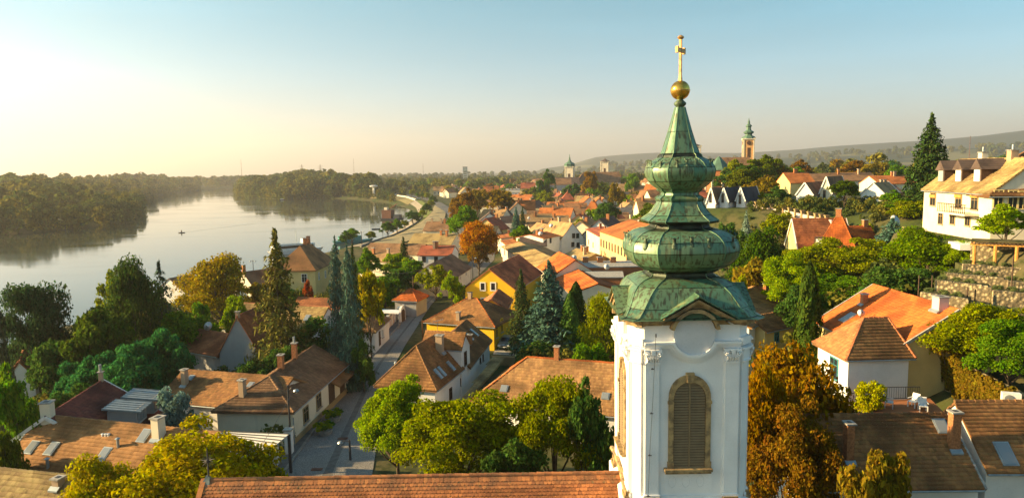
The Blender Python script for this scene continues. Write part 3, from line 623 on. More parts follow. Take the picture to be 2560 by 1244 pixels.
# curved string moulding and scroll on the left face
def lf(px, py, out=.0):
    v = PP(px, py, Vector((TX-HA-out, 0, 0)), Vector((1, 0, 0))); return v - Vector((TX, TY, TG))
pp = [lf(1530, 1118, .1), lf(1540, 1135, .1), lf(1551, 1170, .1), lf(1560, 1205, .1), lf(1567, 1244, .1), lf(1572, 1290, .1)]
mb = MB()
mb.tube(pp, .12, 6).build('scroll_moulding', M['goldstone'], tower)

# ---- nave
NY = TY + .1; zr = PY(1000, 1189, NY).z; xl = PY(511, 1189, NY).x; xr = TX-HA-.02
nave = empty('church_nave', ((xl+xr)/2, NY, H((xl+xr)/2, NY)), 0, 'church nave roof of rounded orange clay tiles running up to the white tower', 'church')
ng = nave.location.z; HWN = 5.2; zev = zr - 5.0; nx0, nx1 = xl-nave.location.x, xr-nave.location.x
sl_ = 5.0/HWN
MB().boxz(nx0+.2, nx1, -HWN+.5, HWN-.5, 0, zev-ng+.25).prism([(nx0+.2, -HWN+.5, zev-ng+.25), (nx0+.2, HWN-.5, zev-ng+.25), (nx0+.2, 0, zr-ng-.32)], (.4, 0, 0)).build('wall', M['white'], nave)
roofn = MB().prism([(nx0, 0, zr-ng-.05), (nx0, -HWN, zev-ng-.05), (nx0, -HWN, zev-ng-.2), (nx0, 0, zr-ng-.25), (nx0, HWN, zev-ng-.2), (nx0, HWN, zev-ng-.05)], (nx1-nx0, 0, 0)).build('roof', M['churchtile'], nave)
# beaver-tail tiles, the 300 largest in view as parts
slope = math.hypot(HWN, 5.0); du = Vector((0, HWN/slope, 5.0/slope)); nrm_ = Vector((0, -5.0/slope, HWN/slope))
def beaver(name, w_=.172, h_=.36, t=.022):
    pts = [(-w_/2, h_), (-w_/2, .05)] + [(w_/2*math.cos(math.pi+math.pi*i/5)*1.0, .06+.06*math.sin(math.pi+math.pi*i/5)) for i in range(1, 5)] + [(w_/2, .05), (w_/2, h_)]
    P3 = []
    for x, v in pts: P3.append(Vector((x, 0, 0)) + du*v + nrm_*(.055*(1-v/h_)+.012))
    return P3
bt = beaver('t'); k8 = len(bt)
tile_me = MB().add(bt+[p_-nrm_*.022 for p_ in bt], [tuple(range(k8))]+[(i, i+k8, (i+1) % k8+k8, (i+1) % k8) for i in range(1, k8-1)]).mesh('tile', M['churchtile'])
m, n, l, p = nm('church_tile_single'); r = n.new('ShaderNodeObjectInfo').outputs['Random']; oc = n.new('ShaderNodeTexCoord').outputs['Object']
a = mixc(n, l, r, (.52, .20, .07), (.25, .095, .045)); a = mixc(n, l, ramp(n, l, noise(n, l, 1.1, 5), .42, .66), a, (.19, .085, .045)); a = mixc(n, l, ramp(n, l, noise(n, l, 30, 4), .5, .75), a, (.40, .22, .10))
a = mixc(n, l, ramp(n, l, noise(n, l, 5, 5), .55, .75), a, (.13, .10, .05))
l.new(a, p.inputs['Base Color']); p.inputs['Roughness'].default_value = .85; p.inputs['Specular IOR Level'].default_value = .2; bump(n, l, noise(n, l, 40, 3), p, .3, .01); M['singletile'] = m
tile_me.materials[0] = M['singletile']
cand = []
row = 0; v = slope-.16
rest_v, rest_q = [], []
rows = []
while v > 0: rows.append(v); v -= .165
base = np.array([tuple(q) for q in bt])
for ri, v in enumerate(rows):
    x = nx0+.12+(.09 if ri % 2 else 0)
    while x < nx1-.05:
        cand.append((ri, x, v)); x += .18
first = [c for c in cand if c[0] < 3][:300]; fs_ = set(first)
rng = random.Random(5)
for ri, x, v in first:
    o = Vector((x+rng.uniform(-.006, .006), -HWN, zev-ng)) + du*(v-.2) + nrm_*rng.uniform(0, .008)
    link('tile', tile_me, roofn, loc=o, rot=(rng.uniform(-.01, .01), 0, rng.uniform(-.02, .02)))
mb = MB()
for c in cand:
    if c in fs_ or c[0] > 14: continue
    o = Vector((c[1]+rng.uniform(-.006, .006), -HWN, zev-ng)) + du*(c[2]-.2) + nrm_*rng.uniform(0, .01)
    P8 = [o+q for q in bt]; mb.add(P8+[q-nrm_*.02 for q in P8[1:-1]], [tuple(range(k8))]+[(i, i+k8-1, i+k8, i+1) for i in range(1, k8-2)])
tag(mb.build('tile_field', M['churchtile'], roofn), kind='stuff')
rt = MB(); vs = []
for j, (x, r_) in enumerate(((0, .125), (.36, .105))): vs += [(x, r_*math.cos(math.pi*q/6), r_*math.sin(math.pi*q/6)) for q in range(7)]
vs += [(0, .10*math.cos(math.pi*q/6), .10*math.sin(math.pi*q/6)) for q in range(7)]
rt.add(vs, [(q, q+7, q+8, q+1) for q in range(6)]+[(q, q+1, q+15, q+14) for q in range(6)]); rt = rt.mesh('ridge_tile', M['singletile'])
x = nx0+.12
while x < nx1-.1: link('ridge_tile', rt, roofn, loc=(x, 0, zr-ng-.04+rng.uniform(-.01, .01)), rot=(0, rng.uniform(-.02, .02), rng.uniform(-.02, .02))); x += .345
# verge tiles down the left end and lead cap
for i in range(14):
    t0 = 1-(i+.0)*.42/slope
    o = Vector((nx0-.02, -HWN, zev-ng))+du*(slope*t0-.4)+nrm_*.06
    MB().obox(Vector((0, 0, 0))+du*.2, Vector((1, 0, 0)), du, nrm_, (.24, .44, .06)).build('verge_tile', M['singletile'], roofn, loc=o)
MB().add([(-.25, -.35, -.3), (.22, -.32, -.25), (.22, .32, -.25), (-.25, .35, -.3), (-.02, 0, .22), (.12, 0, .2)], [(0, 1, 5, 4), (1, 2, 5), (2, 3, 4, 5), (3, 0, 4)]).build('lead_cap', M['lead'], roofn, loc=(nx0+.12, 0, zr-ng+.0))
# iron sunburst finial
fx = PY(522, 1185, NY); fz1 = PY(520, 1118, NY).z
fin = empty('roof_finial', (xl+.2, NY, zr+.1), 0, 'dark iron sunburst finial with radiating spikes on the left tip of the church roof', 'finial')
MB().tube([(0, 0, -.1), (0, 0, fz1-zr-.1)], [.045, .015], 6).build('rod', M['darkmetal'], fin)
mb = MB(); cz = (fz1-zr)*.52
for i in range(18):
    t = 2*math.pi*i/18; L_ = (.45 if i % 2 else .33); mb.tube([(0, 0, cz), (L_*math.cos(t)*.9, L_*math.cos(t)*-.3, cz+L_*math.sin(t))], [.022, .006], 4)
mb.lathe([(cz-.09, .02), (cz-.05, .09), (cz+.05, .09), (cz+.09, .02)], 8).build('sunburst', M['darkmetal'], fin)
# ================================================================ HOUSES
UP = Vector((0, 0, 1))
def tiles_np(P, tw, th, lip, seed=0, shift=.5):
    """rows of tiles on a roof plane; P = eaveL, eaveR, ... counter-clockwise seen from above"""
    P = [Vector(p) for p in P]; u = (P[1]-P[0]).normalized(); n = u.cross(P[2]-P[0]).normalized()
    if n.z < 0: n = -n
    v = n.cross(u); o = P[0]
    q = [((p-o).dot(u), (p-o).dot(v)) for p in P]; top = max(b for a, b in q); r = np.random.RandomState(seed)
    nr = max(1, int(round(top/th))); th = top/nr; VV, QQ = [], []; cnt = 0
    U, V_, N, O = (np.array(tuple(x)) for x in (u, v, n, o))
    for k in range(nr):
        v0 = k*th; vm = v0+th*.5; xs = []
        for i in range(len(q)):
            (xa, ya), (xb, yb) = q[i], q[(i+1) % len(q)]
            if (ya > vm) != (yb > vm): xs.append(xa+(xb-xa)*(vm-ya)/(yb-ya))
        if len(xs) < 2: continue
        x0, x1 = min(xs), max(xs); off = (k % 2)*tw*shift
        e = np.arange(x0-off % tw, x1+tw, tw); a = np.clip(e[:-1], x0, x1); b = np.clip(e[1:]-tw*.06, x0, x1); ok = b-a > .02; a, b = a[ok], b[ok]
        if not len(a): continue
        z = lip*(.8+.5*r.rand(len(a))); dv = r.uniform(-.015, .015, len(a)); dt = r.uniform(-.004, .004, len(a))
        w0 = v0+dv-.01; w1 = min(v0+th*1.12, top)
        def pt(x, vv, h):
            h = h+.022*(1+np.sin(x*.8+seed))+.018*(1+np.sin(vv*1.1+x*.35+seed*2)); return O+np.outer(x, U)+np.outer(vv*np.ones(len(a)), V_)+np.outer(h*np.ones(len(a)), N)
        A_ = np.stack([pt(a, w0, z+dt), pt(b, w0, z-dt), pt(b, w1, .008), pt(a, w1, .008), pt(a, w0, -.01), pt(b, w0, -.01)], 1)
        VV.append(A_.reshape(-1, 3)); i6 = cnt+6*np.arange(len(a))[:, None]
        QQ.append(np.concatenate([i6+np.array([[0, 1, 2, 3]]), i6+np.array([[4, 5, 1, 0]])])); cnt += 6*len(a)
    if not VV: return None
    return np.concatenate(VV), np.concatenate(QQ)
ALLW = []; WL = []
class House:
    def __init__(s, name, label, cat='house', group=None):
        s.name, s.label, s.cat, s.group = name, label, cat, group; s.root = None; s.k = 0
    def wing(s, E0, E1, ze, W, ridge=None, zr=None, zg=None, hip0=0, hip1=0, gable=False, roof='browntile', wall='white', tile=None, oh=.35, ohg=.12, seed=1, caps=True, capmat=None, Lg=None, ze_is=True, raw=False, gablewall=None, verge=None):
        """E0,E1: pixels (or points) of the roof's eave corners, body to the left of E0->E1; ridge: a pixel on the ridge; gable: E0-E1 is a gable wall, depth W"""
        P0 = E0 if raw else PZ(E0[0], E0[1], ze); P1 = E1 if raw else PZ(E1[0], E1[1], ze)
        P0 = Vector((P0[0], P0[1], ze)); P1 = Vector((P1[0], P1[1], ze)); u = (P1-P0); Lh = u.length; u.normalize(); nl = Vector((-u.y, u.x, 0))
        if gable:                                       # turn so that the long side is the second edge
            P0, P1, W = P1, P1+nl*W, Lh; u = (P1-P0).normalized(); Lh = (P1-P0).length; nl = Vector((-u.y, u.x, 0))
            if zr is None: zr = PP(ridge[0], ridge[1], P0, u).z
        if zr is None:
            zr = PP(ridge[0], ridge[1], P0+nl*(W/2), nl).z
        zr = max(zr, ze+.4)
        if zg is None: zg = min(H(*(P0+u*a*Lh+nl*b*W)[:2]) for a in (0, 1) for b in (0, 1)) - .3
        P2, P3 = P1+nl*W, P0+nl*W
        if s.root is None:
            c = (P0+P2)/2; s.root = empty(s.name, (c.x, c.y, zg), 0, s.label, s.cat, s.group); s.org = s.root.location.copy()
        O = s.org; D = math.hypot(*(P0+u*Lh/2)[:2])
        hd = W/2
        h0 = hd*hip0 if hip0 else 0; h1 = hd*hip1 if hip1 else 0
        if h0+h1 > Lh-.4: k = (Lh-.4)/(h0+h1); h0 *= k; h1 *= k
        Ra = P0+nl*hd+u*h0; Rb = P1+nl*hd-u*h1; Ra.z = Rb.z = zr
        t = Vector((0, 0, -.16)); dz = Vector((0, 0, 0))
        planes = {'f': [P0, P1, Rb, Ra], 'b': [P2, P3, Ra, Rb]}
        if h0: planes['e0'] = [P3, P0, Ra]
        if h1: planes['e1'] = [P1, P2, Rb]
        mb = MB(Matrix.Translation(-O))
        for k, pl in planes.items(): mb.prism(pl, t)
        rf = mb.build('roof', M[roof], s.root)
        slope = (zr-ze)/hd
        if tile is None: tile = (.24, .30) if D < 78 else (.36, .40) if D < 125 else False
        if tile:
            for k, pl in planes.items():
                nn = (pl[1]-pl[0]).cross(pl[2]-pl[0]).normalized(); nn = nn if nn.z > 0 else -nn
                cen = sum(pl, Vector())/len(pl)
                if (CAM-cen).dot(nn) <= 0 and D > 30: continue
                r_ = tiles_np([p-O for p in pl], tile[0], tile[1], .045 if D < 78 else .06, seed+hash(k) % 7)
                if r_: tag(link('tile_courses', np_mesh('tile_courses', r_[0], r_[1], M[roof]), rf), kind='stuff')
        if caps and D < 135:
            segs = [(Ra, Rb)] + ([(P0, Ra), (P3, Ra)] if h0 else []) + ([(P1, Rb), (P2, Rb)] if h1 else [])
            cb = MB(Matrix.Translation(-O)); rr_ = random.Random(seed)
            for a_, b_ in segs:
                d_ = b_-a_; n_ = max(1, int(d_.length/(.38 if D < 80 else .6))); 
                for i in range(n_):
                    p_ = a_+d_*(i/n_); q_ = a_+d_*((i+1.08)/n_); j = Vector((0, 0, rr_.uniform(-.01, .015)+.02)); cb.tube([p_+j, q_+j-Vector((0, 0, .015))], [.125, .10], 6)
            tag(cb.build('ridge_tiles', M[capmat or roof], rf), kind='stuff')
        if verge:
            for e, a_, b_, r_ in ((0, P0, P3, Ra), (1, P1, P2, Rb)):
                if (h0 if e == 0 else h1): continue
                s_ = -u if e == 0 else u
                for q_ in (a_, b_): 
                    vb = MB(Matrix.Translation(-O)); d_ = (r_-q_); nn = d_.cross(u).normalized(); nn = nn if nn.z > 0 else -nn
                    vb.obox((r_+q_)/2+s_*.05+Vector((0, 0, -.02)), d_.normalized(), s_, nn, (d_.length, .14, .24))
                    vb.build('verge_board', M[verge], rf)
        # walls
        w0 = oh; g0 = oh if h0 else ohg; g1 = oh if h1 else ohg
        A_, B_, C_, D_ = P0+u*g0+nl*w0, P1-u*g1+nl*w0, P1-u*g1+nl*(W-w0), P0+u*g0+nl*(W-w0)
        zt_ = ze+slope*oh-.17
        for q_ in (A_, B_, C_, D_): q_.z = zg
        ev = Vector((0, 0, zt_-zg)); wb = MB(Matrix.Translation(-O)); wb.prism([A_, B_, C_, D_], ev)
        wo = wb.build('wall', M[wall], s.root)
        for hh, X_, Y_, sg in ((h0, D_, A_, 1), (h1, B_, C_, -1)):
            if hh: continue
            gb = MB(Matrix.Translation(-O)); a_ = Vector((X_.x, X_.y, zt_)); b_ = Vector((Y_.x, Y_.y, zt_)); c_ = (a_+b_)/2; c_.z = zr-.17
            gb.prism([a_, b_, c_], u*(sg*.3)).build('gable_wall', M[gablewall or wall], s.root)
        # fascia and gutter on the eaves towards us
        if D < 135:
            for a_, b_ in ((P0, P1), (P2, P3)):
                fb = MB(Matrix.Translation(-O))
                q0 = a_+Vector((0, 0, -.10)); q1 = b_+Vector((0, 0, -.10)); fb.tube([q0, q1], .065, 6)
                fb.build('gutter', M['zinc'], rf)
        Wg = dict(P0=P0, P1=P1, u=u, nl=nl, L=Lh, W=W, ze=ze, zr=zr, zg=zg, O=O, D=D, roofo=rf, planes=planes, Ra=Ra, Rb=Rb,
                  walls={'f': (A_, u, -nl), 'r': (B_, nl, u), 'b': (C_, -u, nl), 'l': (D_, -nl, -u)}, slope=slope)
        s.w = Wg; WL.append(Wg); ALLW.append((s.name, s.label, round(D), 'L%.1f W%.1f zr%.1f zg%.1f x%.1f-%.1f y%.1f' % (Lh, W, zr, zg, P0.x, P1.x, P0.y)))
        return Wg
    def win(s, pxs, wall='f', w=1.0, h=1.3, frame='frame', fr=.09, pane='pane', W=None, name='window', muntin=True, sill=True, rise=0, open_=False):
        """pxs: pixel centres of openings on a wall"""
        W = W or s.w; A_, u, n = W['walls'][wall]; O = W['O']
        for px in (pxs if isinstance(pxs, list) else [pxs]):
            c = PP(px[0], px[1], A_, n) if len(px) == 2 else A_+u*px[0]+UP*px[2]
            R = Matrix((u, n, UP)).transposed(); mb = MB(Matrix.Translation(-O))
            for sx_ in (-1, 1): mb.obox(c+u*(sx_*(w/2-fr/2))+n*.03, u, n, UP, (fr, .10, h))
            for sz in (-1, 1): mb.obox(c+UP*(sz*(h/2-fr/2))+n*.03, u, n, UP, (w-2*fr, .10, fr))
            if muntin and w > .5: mb.obox(c+n*.03, u, n, UP, (.05, .06, h-2*fr)).obox(c+n*.03+UP*h*.17, u, n, UP, (w-2*fr, .055, .045))
            f = mb.build(name, M[frame], s.root)
            MB(Matrix.Translation(-O)).obox(c+n*.012, u, n, UP, (w-2*fr+.01, .02, h-2*fr+.01)).build('pane', M[pane], f)
            if sill and W['D'] < 140: MB(Matrix.Translation(-O)).obox(c+n*.07-UP*(h/2+.04), u, n, UP, (w+.14, .18, .07)).build('sill', M['concrete'], f)
    def door(s, px, wall='f', w=1.1, h=2.1, mat='wood'):
        W = s.w; A_, u, n = W['walls'][wall]; c = PP(px[0], px[1], A_, n); O = W['O']
        f = MB(Matrix.Translation(-O)).obox(c+n*.02, u, n, UP, (w, .06, h)).build('door', M[mat], s.root)
        MB(Matrix.Translation(-O)).obox(c+n*.08+u*(w*.35), u, n, UP, (.05, .08, .16)).build('handle', M['darkmetal'], f)
    def chim(s, px, plane='f', w=.5, d=.6, h=1.3, mat='chimplaster', cap=True, pipe=False, top=None):
        """px: pixel of the chimney's foot on a roof plane ('r' = on the ridge line)"""
        W = s.w; O = W['O']
        if plane == 'r':
            c = PP(px[0], px[1], W['Ra'], W['nl']); t_ = (c-W['Ra']).dot(W['u']); t_ = min(max(t_, .3), (W['Rb']-W['Ra']).length-.3); c = W['Ra']+W['u']*t_
        else:
            pl = W['planes'][plane]; n = (pl[1]-pl[0]).cross(pl[2]-pl[0]).normalized(); c = PP(px[0], px[1], pl[0], n)
        if top: h = PP(px[0], top, c, Vector((0, 1, 0))).z-c.z
        u, nl = W['u'], W['nl']; z0 = -.6
        o = MB(Matrix.Translation(-O)).obox(c+UP*(h+z0)/2, u, nl, UP, (w, d, h-z0)).build('chimney', M[mat], s.root)
        if cap: MB(Matrix.Translation(-O)).obox(c+UP*(h+.04), u, nl, UP, (w+.16, d+.16, .09)).build('cap', M['concrete'], o)
        if cap: MB(Matrix.Translation(-O)).obox(c+UP*(h+.095), u, nl, UP, (w*.5, d*.5, .03)).build('flue', M['darkmetal'], o)
        if pipe: MB(Matrix.Translation(-O)).tube([c+UP*(h), c+UP*(h+.7)], .12, 8).build('flue_pipe', M['zinc'], o)
        if W['D'] < 75 and plane != 'r': MB(Matrix.Translation(-O)).obox(c-nl*(d/2+.1)+UP*(-.02), u, (nl+UP*W['slope']).normalized(), UP, (w+.2, .3, .1)).build('flashing', M['zinc'], o)
        return o
    def sky(s, pxs, plane='f', w=.75, h=1.1):
        W = s.w; O = W['O']; pl = W['planes'][plane]; u = (pl[1]-pl[0]).normalized(); n = u.cross(pl[2]-pl[0]).normalized(); n = n if n.z > 0 else -n; v = n.cross(u)
        for px in pxs:
            c = PP(px[0], px[1], pl[0], n)
            f = MB(Matrix.Translation(-O)).obox(c+n*.06, u, v, n, (w, h, .16)).build('skylight', M['zinc'], s.root)
            MB(Matrix.Translation(-O)).obox(c+n*.15, u, v, n, (w-.16, h-.16, .03)).build('pane', M['skypane'], f)
def on_ridge(R0, R1, zr, W, rise):
    """eave corners from two ridge pixels: returns raw E0,E1 (camera side), body to the left"""
    A_ = PZ(R0[0], R0[1], zr); B_ = PZ(R1[0], R1[1], zr); u = (B_-A_); u.z = 0; u.normalize(); nl = Vector((-u.y, u.x, 0))
    return dict(E0=A_-nl*W/2, E1=B_-nl*W/2, ze=zr-rise, W=W, zr=zr, raw=True)
# ---- foreground and street houses, nearest first
h = House('long_house', 'long low orange-brown roofed house with four skylights, behind the yellow trees')
h.wing(**on_ridge((104, 1037), (553, 1082), 6.2, 9, 3.3), roof='longtile', wall='white', verge='zinc')
h.chim((398, 1095), 'f', .6, .7, 1.5, 'cream'); h.sky([(81, 1119), (131, 1122), (262, 1136), (362, 1090)]); W1 = h.w
for i, (px, py) in enumerate(((120, 1170), (296, 1120))): 
    pl = W1['planes']['f']; n_ = (pl[1]-pl[0]).cross(pl[2]-pl[0]).normalized(); c = PP(px, py, pl[0], n_)-W1['O']
    MB().tube([c, c+UP*.75], .10, 8).lathe([(.72, .2), (.8, .06)], 8, (c.x, c.y, c.z)).build('vent_pipe', M['zinc'], h.root)
for px in (257, 265, 272):
    c = PP(px, 1090, pl[0], n_)-W1['O']; MB().lathe([(0, .1), (.15, .1), (.2, .13), (.24, .02)], 8, tuple(c)).build('roof_vent', M['boatwhite'], h.root)
h = House('corner_house', 'house with mottled tan tiled roof cut off by the bottom left corner of the view')
h.wing(**on_ridge((-260, 1145), (206, 1192), 6.4, 8, 3.0), roof='mosstile', wall='cream', tile=(.26, .34)); h.chim((147, 1215), 'f', .45, .5, .5)
h = House('dormer_house', 'dark red roofed house with two zinc shed dormers and white verges, left of the street')
h.wing(**on_ridge((113, 1042), (257, 950), 6.4, 9.5, 3.2), roof='redtile', wall='greywall', verge='frame', tile=(.26, .24))
h.chim((120, 1040), 'r', .7, .7, 1.0, 'cream'); h.chim((305, 975), 'b', .5, .5, 1.5, 'chimplaster'); h.chim((254, 955), 'r', .3, .3, .8, 'chimplaster', pipe=True)
Wd = h.w; pl = Wd['planes']['f']; n_ = (pl[1]-pl[0]).cross(pl[2]-pl[0]).normalized()
for a_, py in (((300, 1050), 0), ((345, 1020), 1)):
    c = PP(a_[0]-10, a_[1]-5, pl[0], n_); u, out = Wd['u'], -Wd['nl']
    dm = MB(Matrix.Translation(-Wd['O'])); dm.obox(c+UP*.25+out*.9, u, out, UP, (2.0, 2.2, 1.3)); o = dm.build('dormer', M['greywall'], h.root)
    r_ = MB(Matrix.Translation(-Wd['O'])); nn = (UP*1+out*.14).normalized(); vv = nn.cross(u)
    r_.obox(c+UP*.98+out*.95, u, vv, nn, (2.5, 2.9, .10)); 
    for k in range(6): r_.obox(c+UP*1.05+out*.95+u*(-1.2+.48*k), u, vv, nn, (.05, 2.9, .07))
    r_.build('dormer_roof', M['zinc'], o)
    for k in (-.6, 0, .6): MB(Matrix.Translation(-Wd['O'])).obox(c+UP*.3+out*2.01+u*k, u, out, UP, (.5, .06, 1.0)).build('dormer_window', M['skypane'], o)

h = House('corner_l_shaped_house', 'L-shaped house with brown roofs and cream street wall, left of the near street')
h.wing((385, 1003), (672, 1028), 3.2, 8.0, (430, 922), wall='white', roof='browntile', ohg=.3)
h.chim((463, 962), 'f', .45, .5, 1.5); h.chim((608, 1003), 'f', .5, .5, 2.0); h.sky([(478, 945), (627, 963)], w=.6, h=.7)
h.wing((735, 1031), (873, 909), 3.2, 7.6, (746, 890), hip0=1, wall='cream', roof='greytile', seed=5)
h.chim((703, 918), 'r', .5, .5, 1.3, 'brick'); h.chim((737, 890), 'r', .4, .5, 1.6, 'brick', pipe=True)
h.win([(764, 1035), (796, 1001)], 'f', 1.3, 1.5, 'stonew'); h.door((829, 985), 'f', 1.7, 2.7); h.door((855, 955), 'f', 1.5, 2.4); h.win([(868, 937)], 'f', .9, 1.6, 'frame')
Wl = h.w; A_, u, n = Wl['walls']['f']
MB(Matrix.Translation(-Wl['O'])).obox(A_+u*(Wl['L']*.5)+n*.05+UP*.5, u, n, UP, (Wl['L']*.98, .14, 1.3)).build('stone_plinth', M['stonew'], h.root)
MB(Matrix.Translation(-Wl['O'])).obox(A_+u*(Wl['L']*.82)+n*.45+UP*3.0, u, (n-UP*.5).normalized(), (UP+n*.5).normalized(), (Wl['L']*.34, 1.2, .12)).build('door_canopy', M['browntile'], h.root)
MB(Matrix.Translation(-Wl['O'])).tube([A_+n*.15-u*.1+UP*3.2, A_+n*.15-u*.1+UP*.3], .06, 8).build('downpipe', M['zinc'], h.root)

# glass canopy in front of it
cp = empty('glass_canopy', tuple(PZ(650, 1120, 0)), 0, 'lean-to canopy of pale panes with dark bars beside the long house', 'canopy')
q = [PZ(568, 1078, 3.4), PZ(718, 1082, 3.4), PZ(640, 1134, 2.9), PZ(596, 1108, 2.9)]
q = [PZ(566, 1078, 3.3), PZ(722, 1084, 3.3), PZ(652, 1142, 2.9), PZ(585, 1110, 3.0)]; o_ = cp.location
for k in range(7):
    t0, t1 = (k+.04)/7, (k+.96)/7
    a_, b_ = q[0].lerp(q[3], t0), q[1].lerp(q[2], t0); c_, d_ = q[1].lerp(q[2], t1), q[0].lerp(q[3], t1)
    MB(Matrix.Translation(-o_)).prism([a_, b_, c_, d_], (0, 0, -.04)).build('pane', M['frame'], cp)
    MB(Matrix.Translation(-o_)).tube([a_+UP*.02, b_+UP*.02], .05, 4).build('bar', M['darkmetal'], cp)
for p_ in (q[1], q[2], q[3]): MB(Matrix.Translation(-o_)).boxz(p_.x-.1, p_.x+.1, p_.y-.1, p_.y+.1, 0, p_.z-.05).build('post', M['darkmetal'], cp)
gp = empty('gate_pier', tuple(PZ(687, 1165, 0)), 0, 'short white gate pier beside the street under the glass canopy', 'gate pier')
MB().boxz(-.3, .3, -.3, .3, 0, 2.0).build('pier', M['white'], gp); MB().boxz(-.38, .38, -.38, .38, 2.0, 2.12).build('cap', M['concrete'], gp)
gp = empty('gate_pier', tuple(PZ(724, 1135, 0)), 0, 'white gate pier at the corner of the street wall beside the lamp post', 'gate pier')
MB().boxz(-.3, .3, -.3, .3, 0, 2.2).build('pier', M['white'], gp); MB().boxz(-.38, .38, -.38, .38, 2.2, 2.32).build('cap', M['concrete'], gp)

h = House('barn_house', 'old house with weathered grey gable wall and orange-brown roof beside the big spruce')
h.wing((415, 868), (545, 892), 3.0, 7, (480, 820), roof='rusttile', wall='greywall')
h.wing((541, 893), (655, 893), 3.0, 8, (592, 791), gable=True, roof='rusttile', wall='greywall', seed=3); h.chim((592, 795), 'r', .4, .4, .5)
h = House('small_white_house', 'small white gabled house with orange roof at the left edge, behind the green tree')
h.wing((8, 958), (96, 946), 2.5, 9, (38, 905), gable=True, roof='rusttile', wall='white')
h = House('dark_shed', 'low dark-roofed shed at the left edge under the trees', 'shed')
h.wing((-40, 900), (48, 893), 1.6, 5, (10, 868), roof='greytile', wall='greywall')
h = House('garden_annex', 'small white flat annex behind the zinc dormers', 'shed')
h.wing((335, 995), (390, 995), 2.4, 4, zr=3.0, roof='greytile', wall='white')

h = House('street_cottage', 'white cottage with hipped brown roof left of the street below the blue spruce')
h.wing((940, 830), (978, 796), 3.0, 7, (912, 778), hip0=1, roof='browntile', wall='white', capmat='mosstile')
h.win([(956, 832)], 'f', .7, 1.2); h.door((949, 845), 'f', .9, 2.0)
h = House('garage', 'small garage with pyramid orange roof beside the boundary wall at the top of the street', 'garage')
h.wing((980, 751), (1043, 753), 2.7, 5.5, (1014, 721), hip0=1, hip1=1, roof='orangetile', wall='greywall')
h = House('brown_garden_house', 'long low garden house with tan tiled roof, half hidden behind the spruces')
h.wing(**on_ridge((590, 756), (822, 767), 5.6, 8, 3.0), roof='mosstile', wall='white', capmat='rusttile'); h.sky([(768, 795)])
h = House('back_garden_house', 'low red-brown tiled roof peeping out behind the tan garden house')
h.wing(**on_ridge((745, 743), (860, 748), 5.6, 6, 2.2), roof='rusttile', wall='white')
h = House('river_villa', 'two-storey yellow villa with steep hipped brown roof and three chimneys by the river')
h.wing((790, 676), (842, 652), 4.6, 9.2, (785, 602), hip0=1, hip1=1, roof='browntile', wall='paleyellow', zg=-1.5, capmat='mosstile')
h.chim((763, 622), 'l' if False else 'r', .6, .6, 1.2, 'brick'); h.chim((772, 606), 'r', .7, .7, 1.4, 'brick'); h.chim((800, 602), 'r', .6, .6, 1.0, 'brick')
h.win([(797, 690), (813, 685)], 'f', .9, 1.6); h.win([(761, 695)], 'l', 1.2, 1.8, 'frame')
h = House('riverside_house', 'low brown-roofed house with white gable at the water, left of the golden tree')
h.wing(**on_ridge((422, 695), (482, 683), 4.2, 8, 3.0), roof='greytile', wall='white')
h = House('riverside_chimney_house', 'dark brown roofed house with brick chimney between the golden tree and the tall spruce')
h.wing(**on_ridge((606, 679), (690, 668), 4.6, 8, 3.0), roof='greytile', wall='cream'); h.chim((597, 680), 'r', .6, .6, 1.3, 'brick')

h = House('white_gabled_house', 'white house with steep brown roofs, skylights and small cross gable right of the street')
h.wing((1092, 977), (1162, 921), 3.5, 6.6, (1066, 849), hip0=.9, roof='browntile', wall='white')
h.chim((1100, 881), 'f', .6, .7, 1.3, top=838); h.sky([(1094, 935), (1103, 929), (1126, 915)], w=.6, h=1.2); Ww = h.w
h.win([(1126, 983)], 'f', .7, 1.2, 'wood'); h.win([(1153, 952), (1164, 944)], 'f', .6, .8, 'wood')
h.wing((1177, 920), (1231, 850), 3.2, 6.4, (1141, 822), roof='browntile', wall='white', seed=8)
h.sky([(1185, 832), (1172, 842)], w=.6, h=1.3); h.chim((1175, 858), 'f', .5, .5, 1.0, 'brick'); h.win([(1200, 898), (1207, 893)], 'f', .5, .8, 'wood', muntin=False)
# cross gable
c0 = PP(1165, 925, Ww['walls']['f'][0], Ww['walls']['f'][2]); 
cgw = h.wing(E0=c0-Ww['u']*2.0+Vector((.3, 0, 0)), E1=c0+Ww['u']*.9+Vector((.3, 0, 0)), ze=5.6, W=4.6, zr=7.1, gable=True, raw=True, roof='browntile', wall='white', oh=.15, seed=9)
h.win([(1163, 895)], 'l', .7, 1.5, 'wood', W=cgw); 

h = House('yellow_hipped_house', 'single-storey bright yellow house with brown hipped roof and orange hip tiles on the street')
h.wing((1058, 805), (1238, 818), 3.3, 9.5, (1160, 744), hip0=1, hip1=1, roof='browntile', wall='yellow', capmat='orangetile')
h.win([(1241, 828)], 'r', .8, 1.7, 'yellow'); h.win([(1254, 812)], 'r', .8, 1.9, 'yellow')
h.chim((1151, 744), 'r', .5, .5, .8); h.chim((1168, 744), 'r', .45, .45, .8); h.chim((1146, 798), 'f', .5, .5, 1.0)
h = House('yellow_lean_to', 'low yellow annex with small orange lean-to roof beside the parked car', 'annex')
h.wing((1268, 775), (1283, 748), 4.0, 4.5, zr=5.6, roof='rusttile', wall='yellow')
h = House('tall_yellow_house', 'tall yellow gabled house with two white-framed attic windows and dark red roof')
h.wing((1157, 722), (1292, 726), 5.0, 19, (1222, 672), gable=True, roof='rusttile', wall='yellow', caps=True)
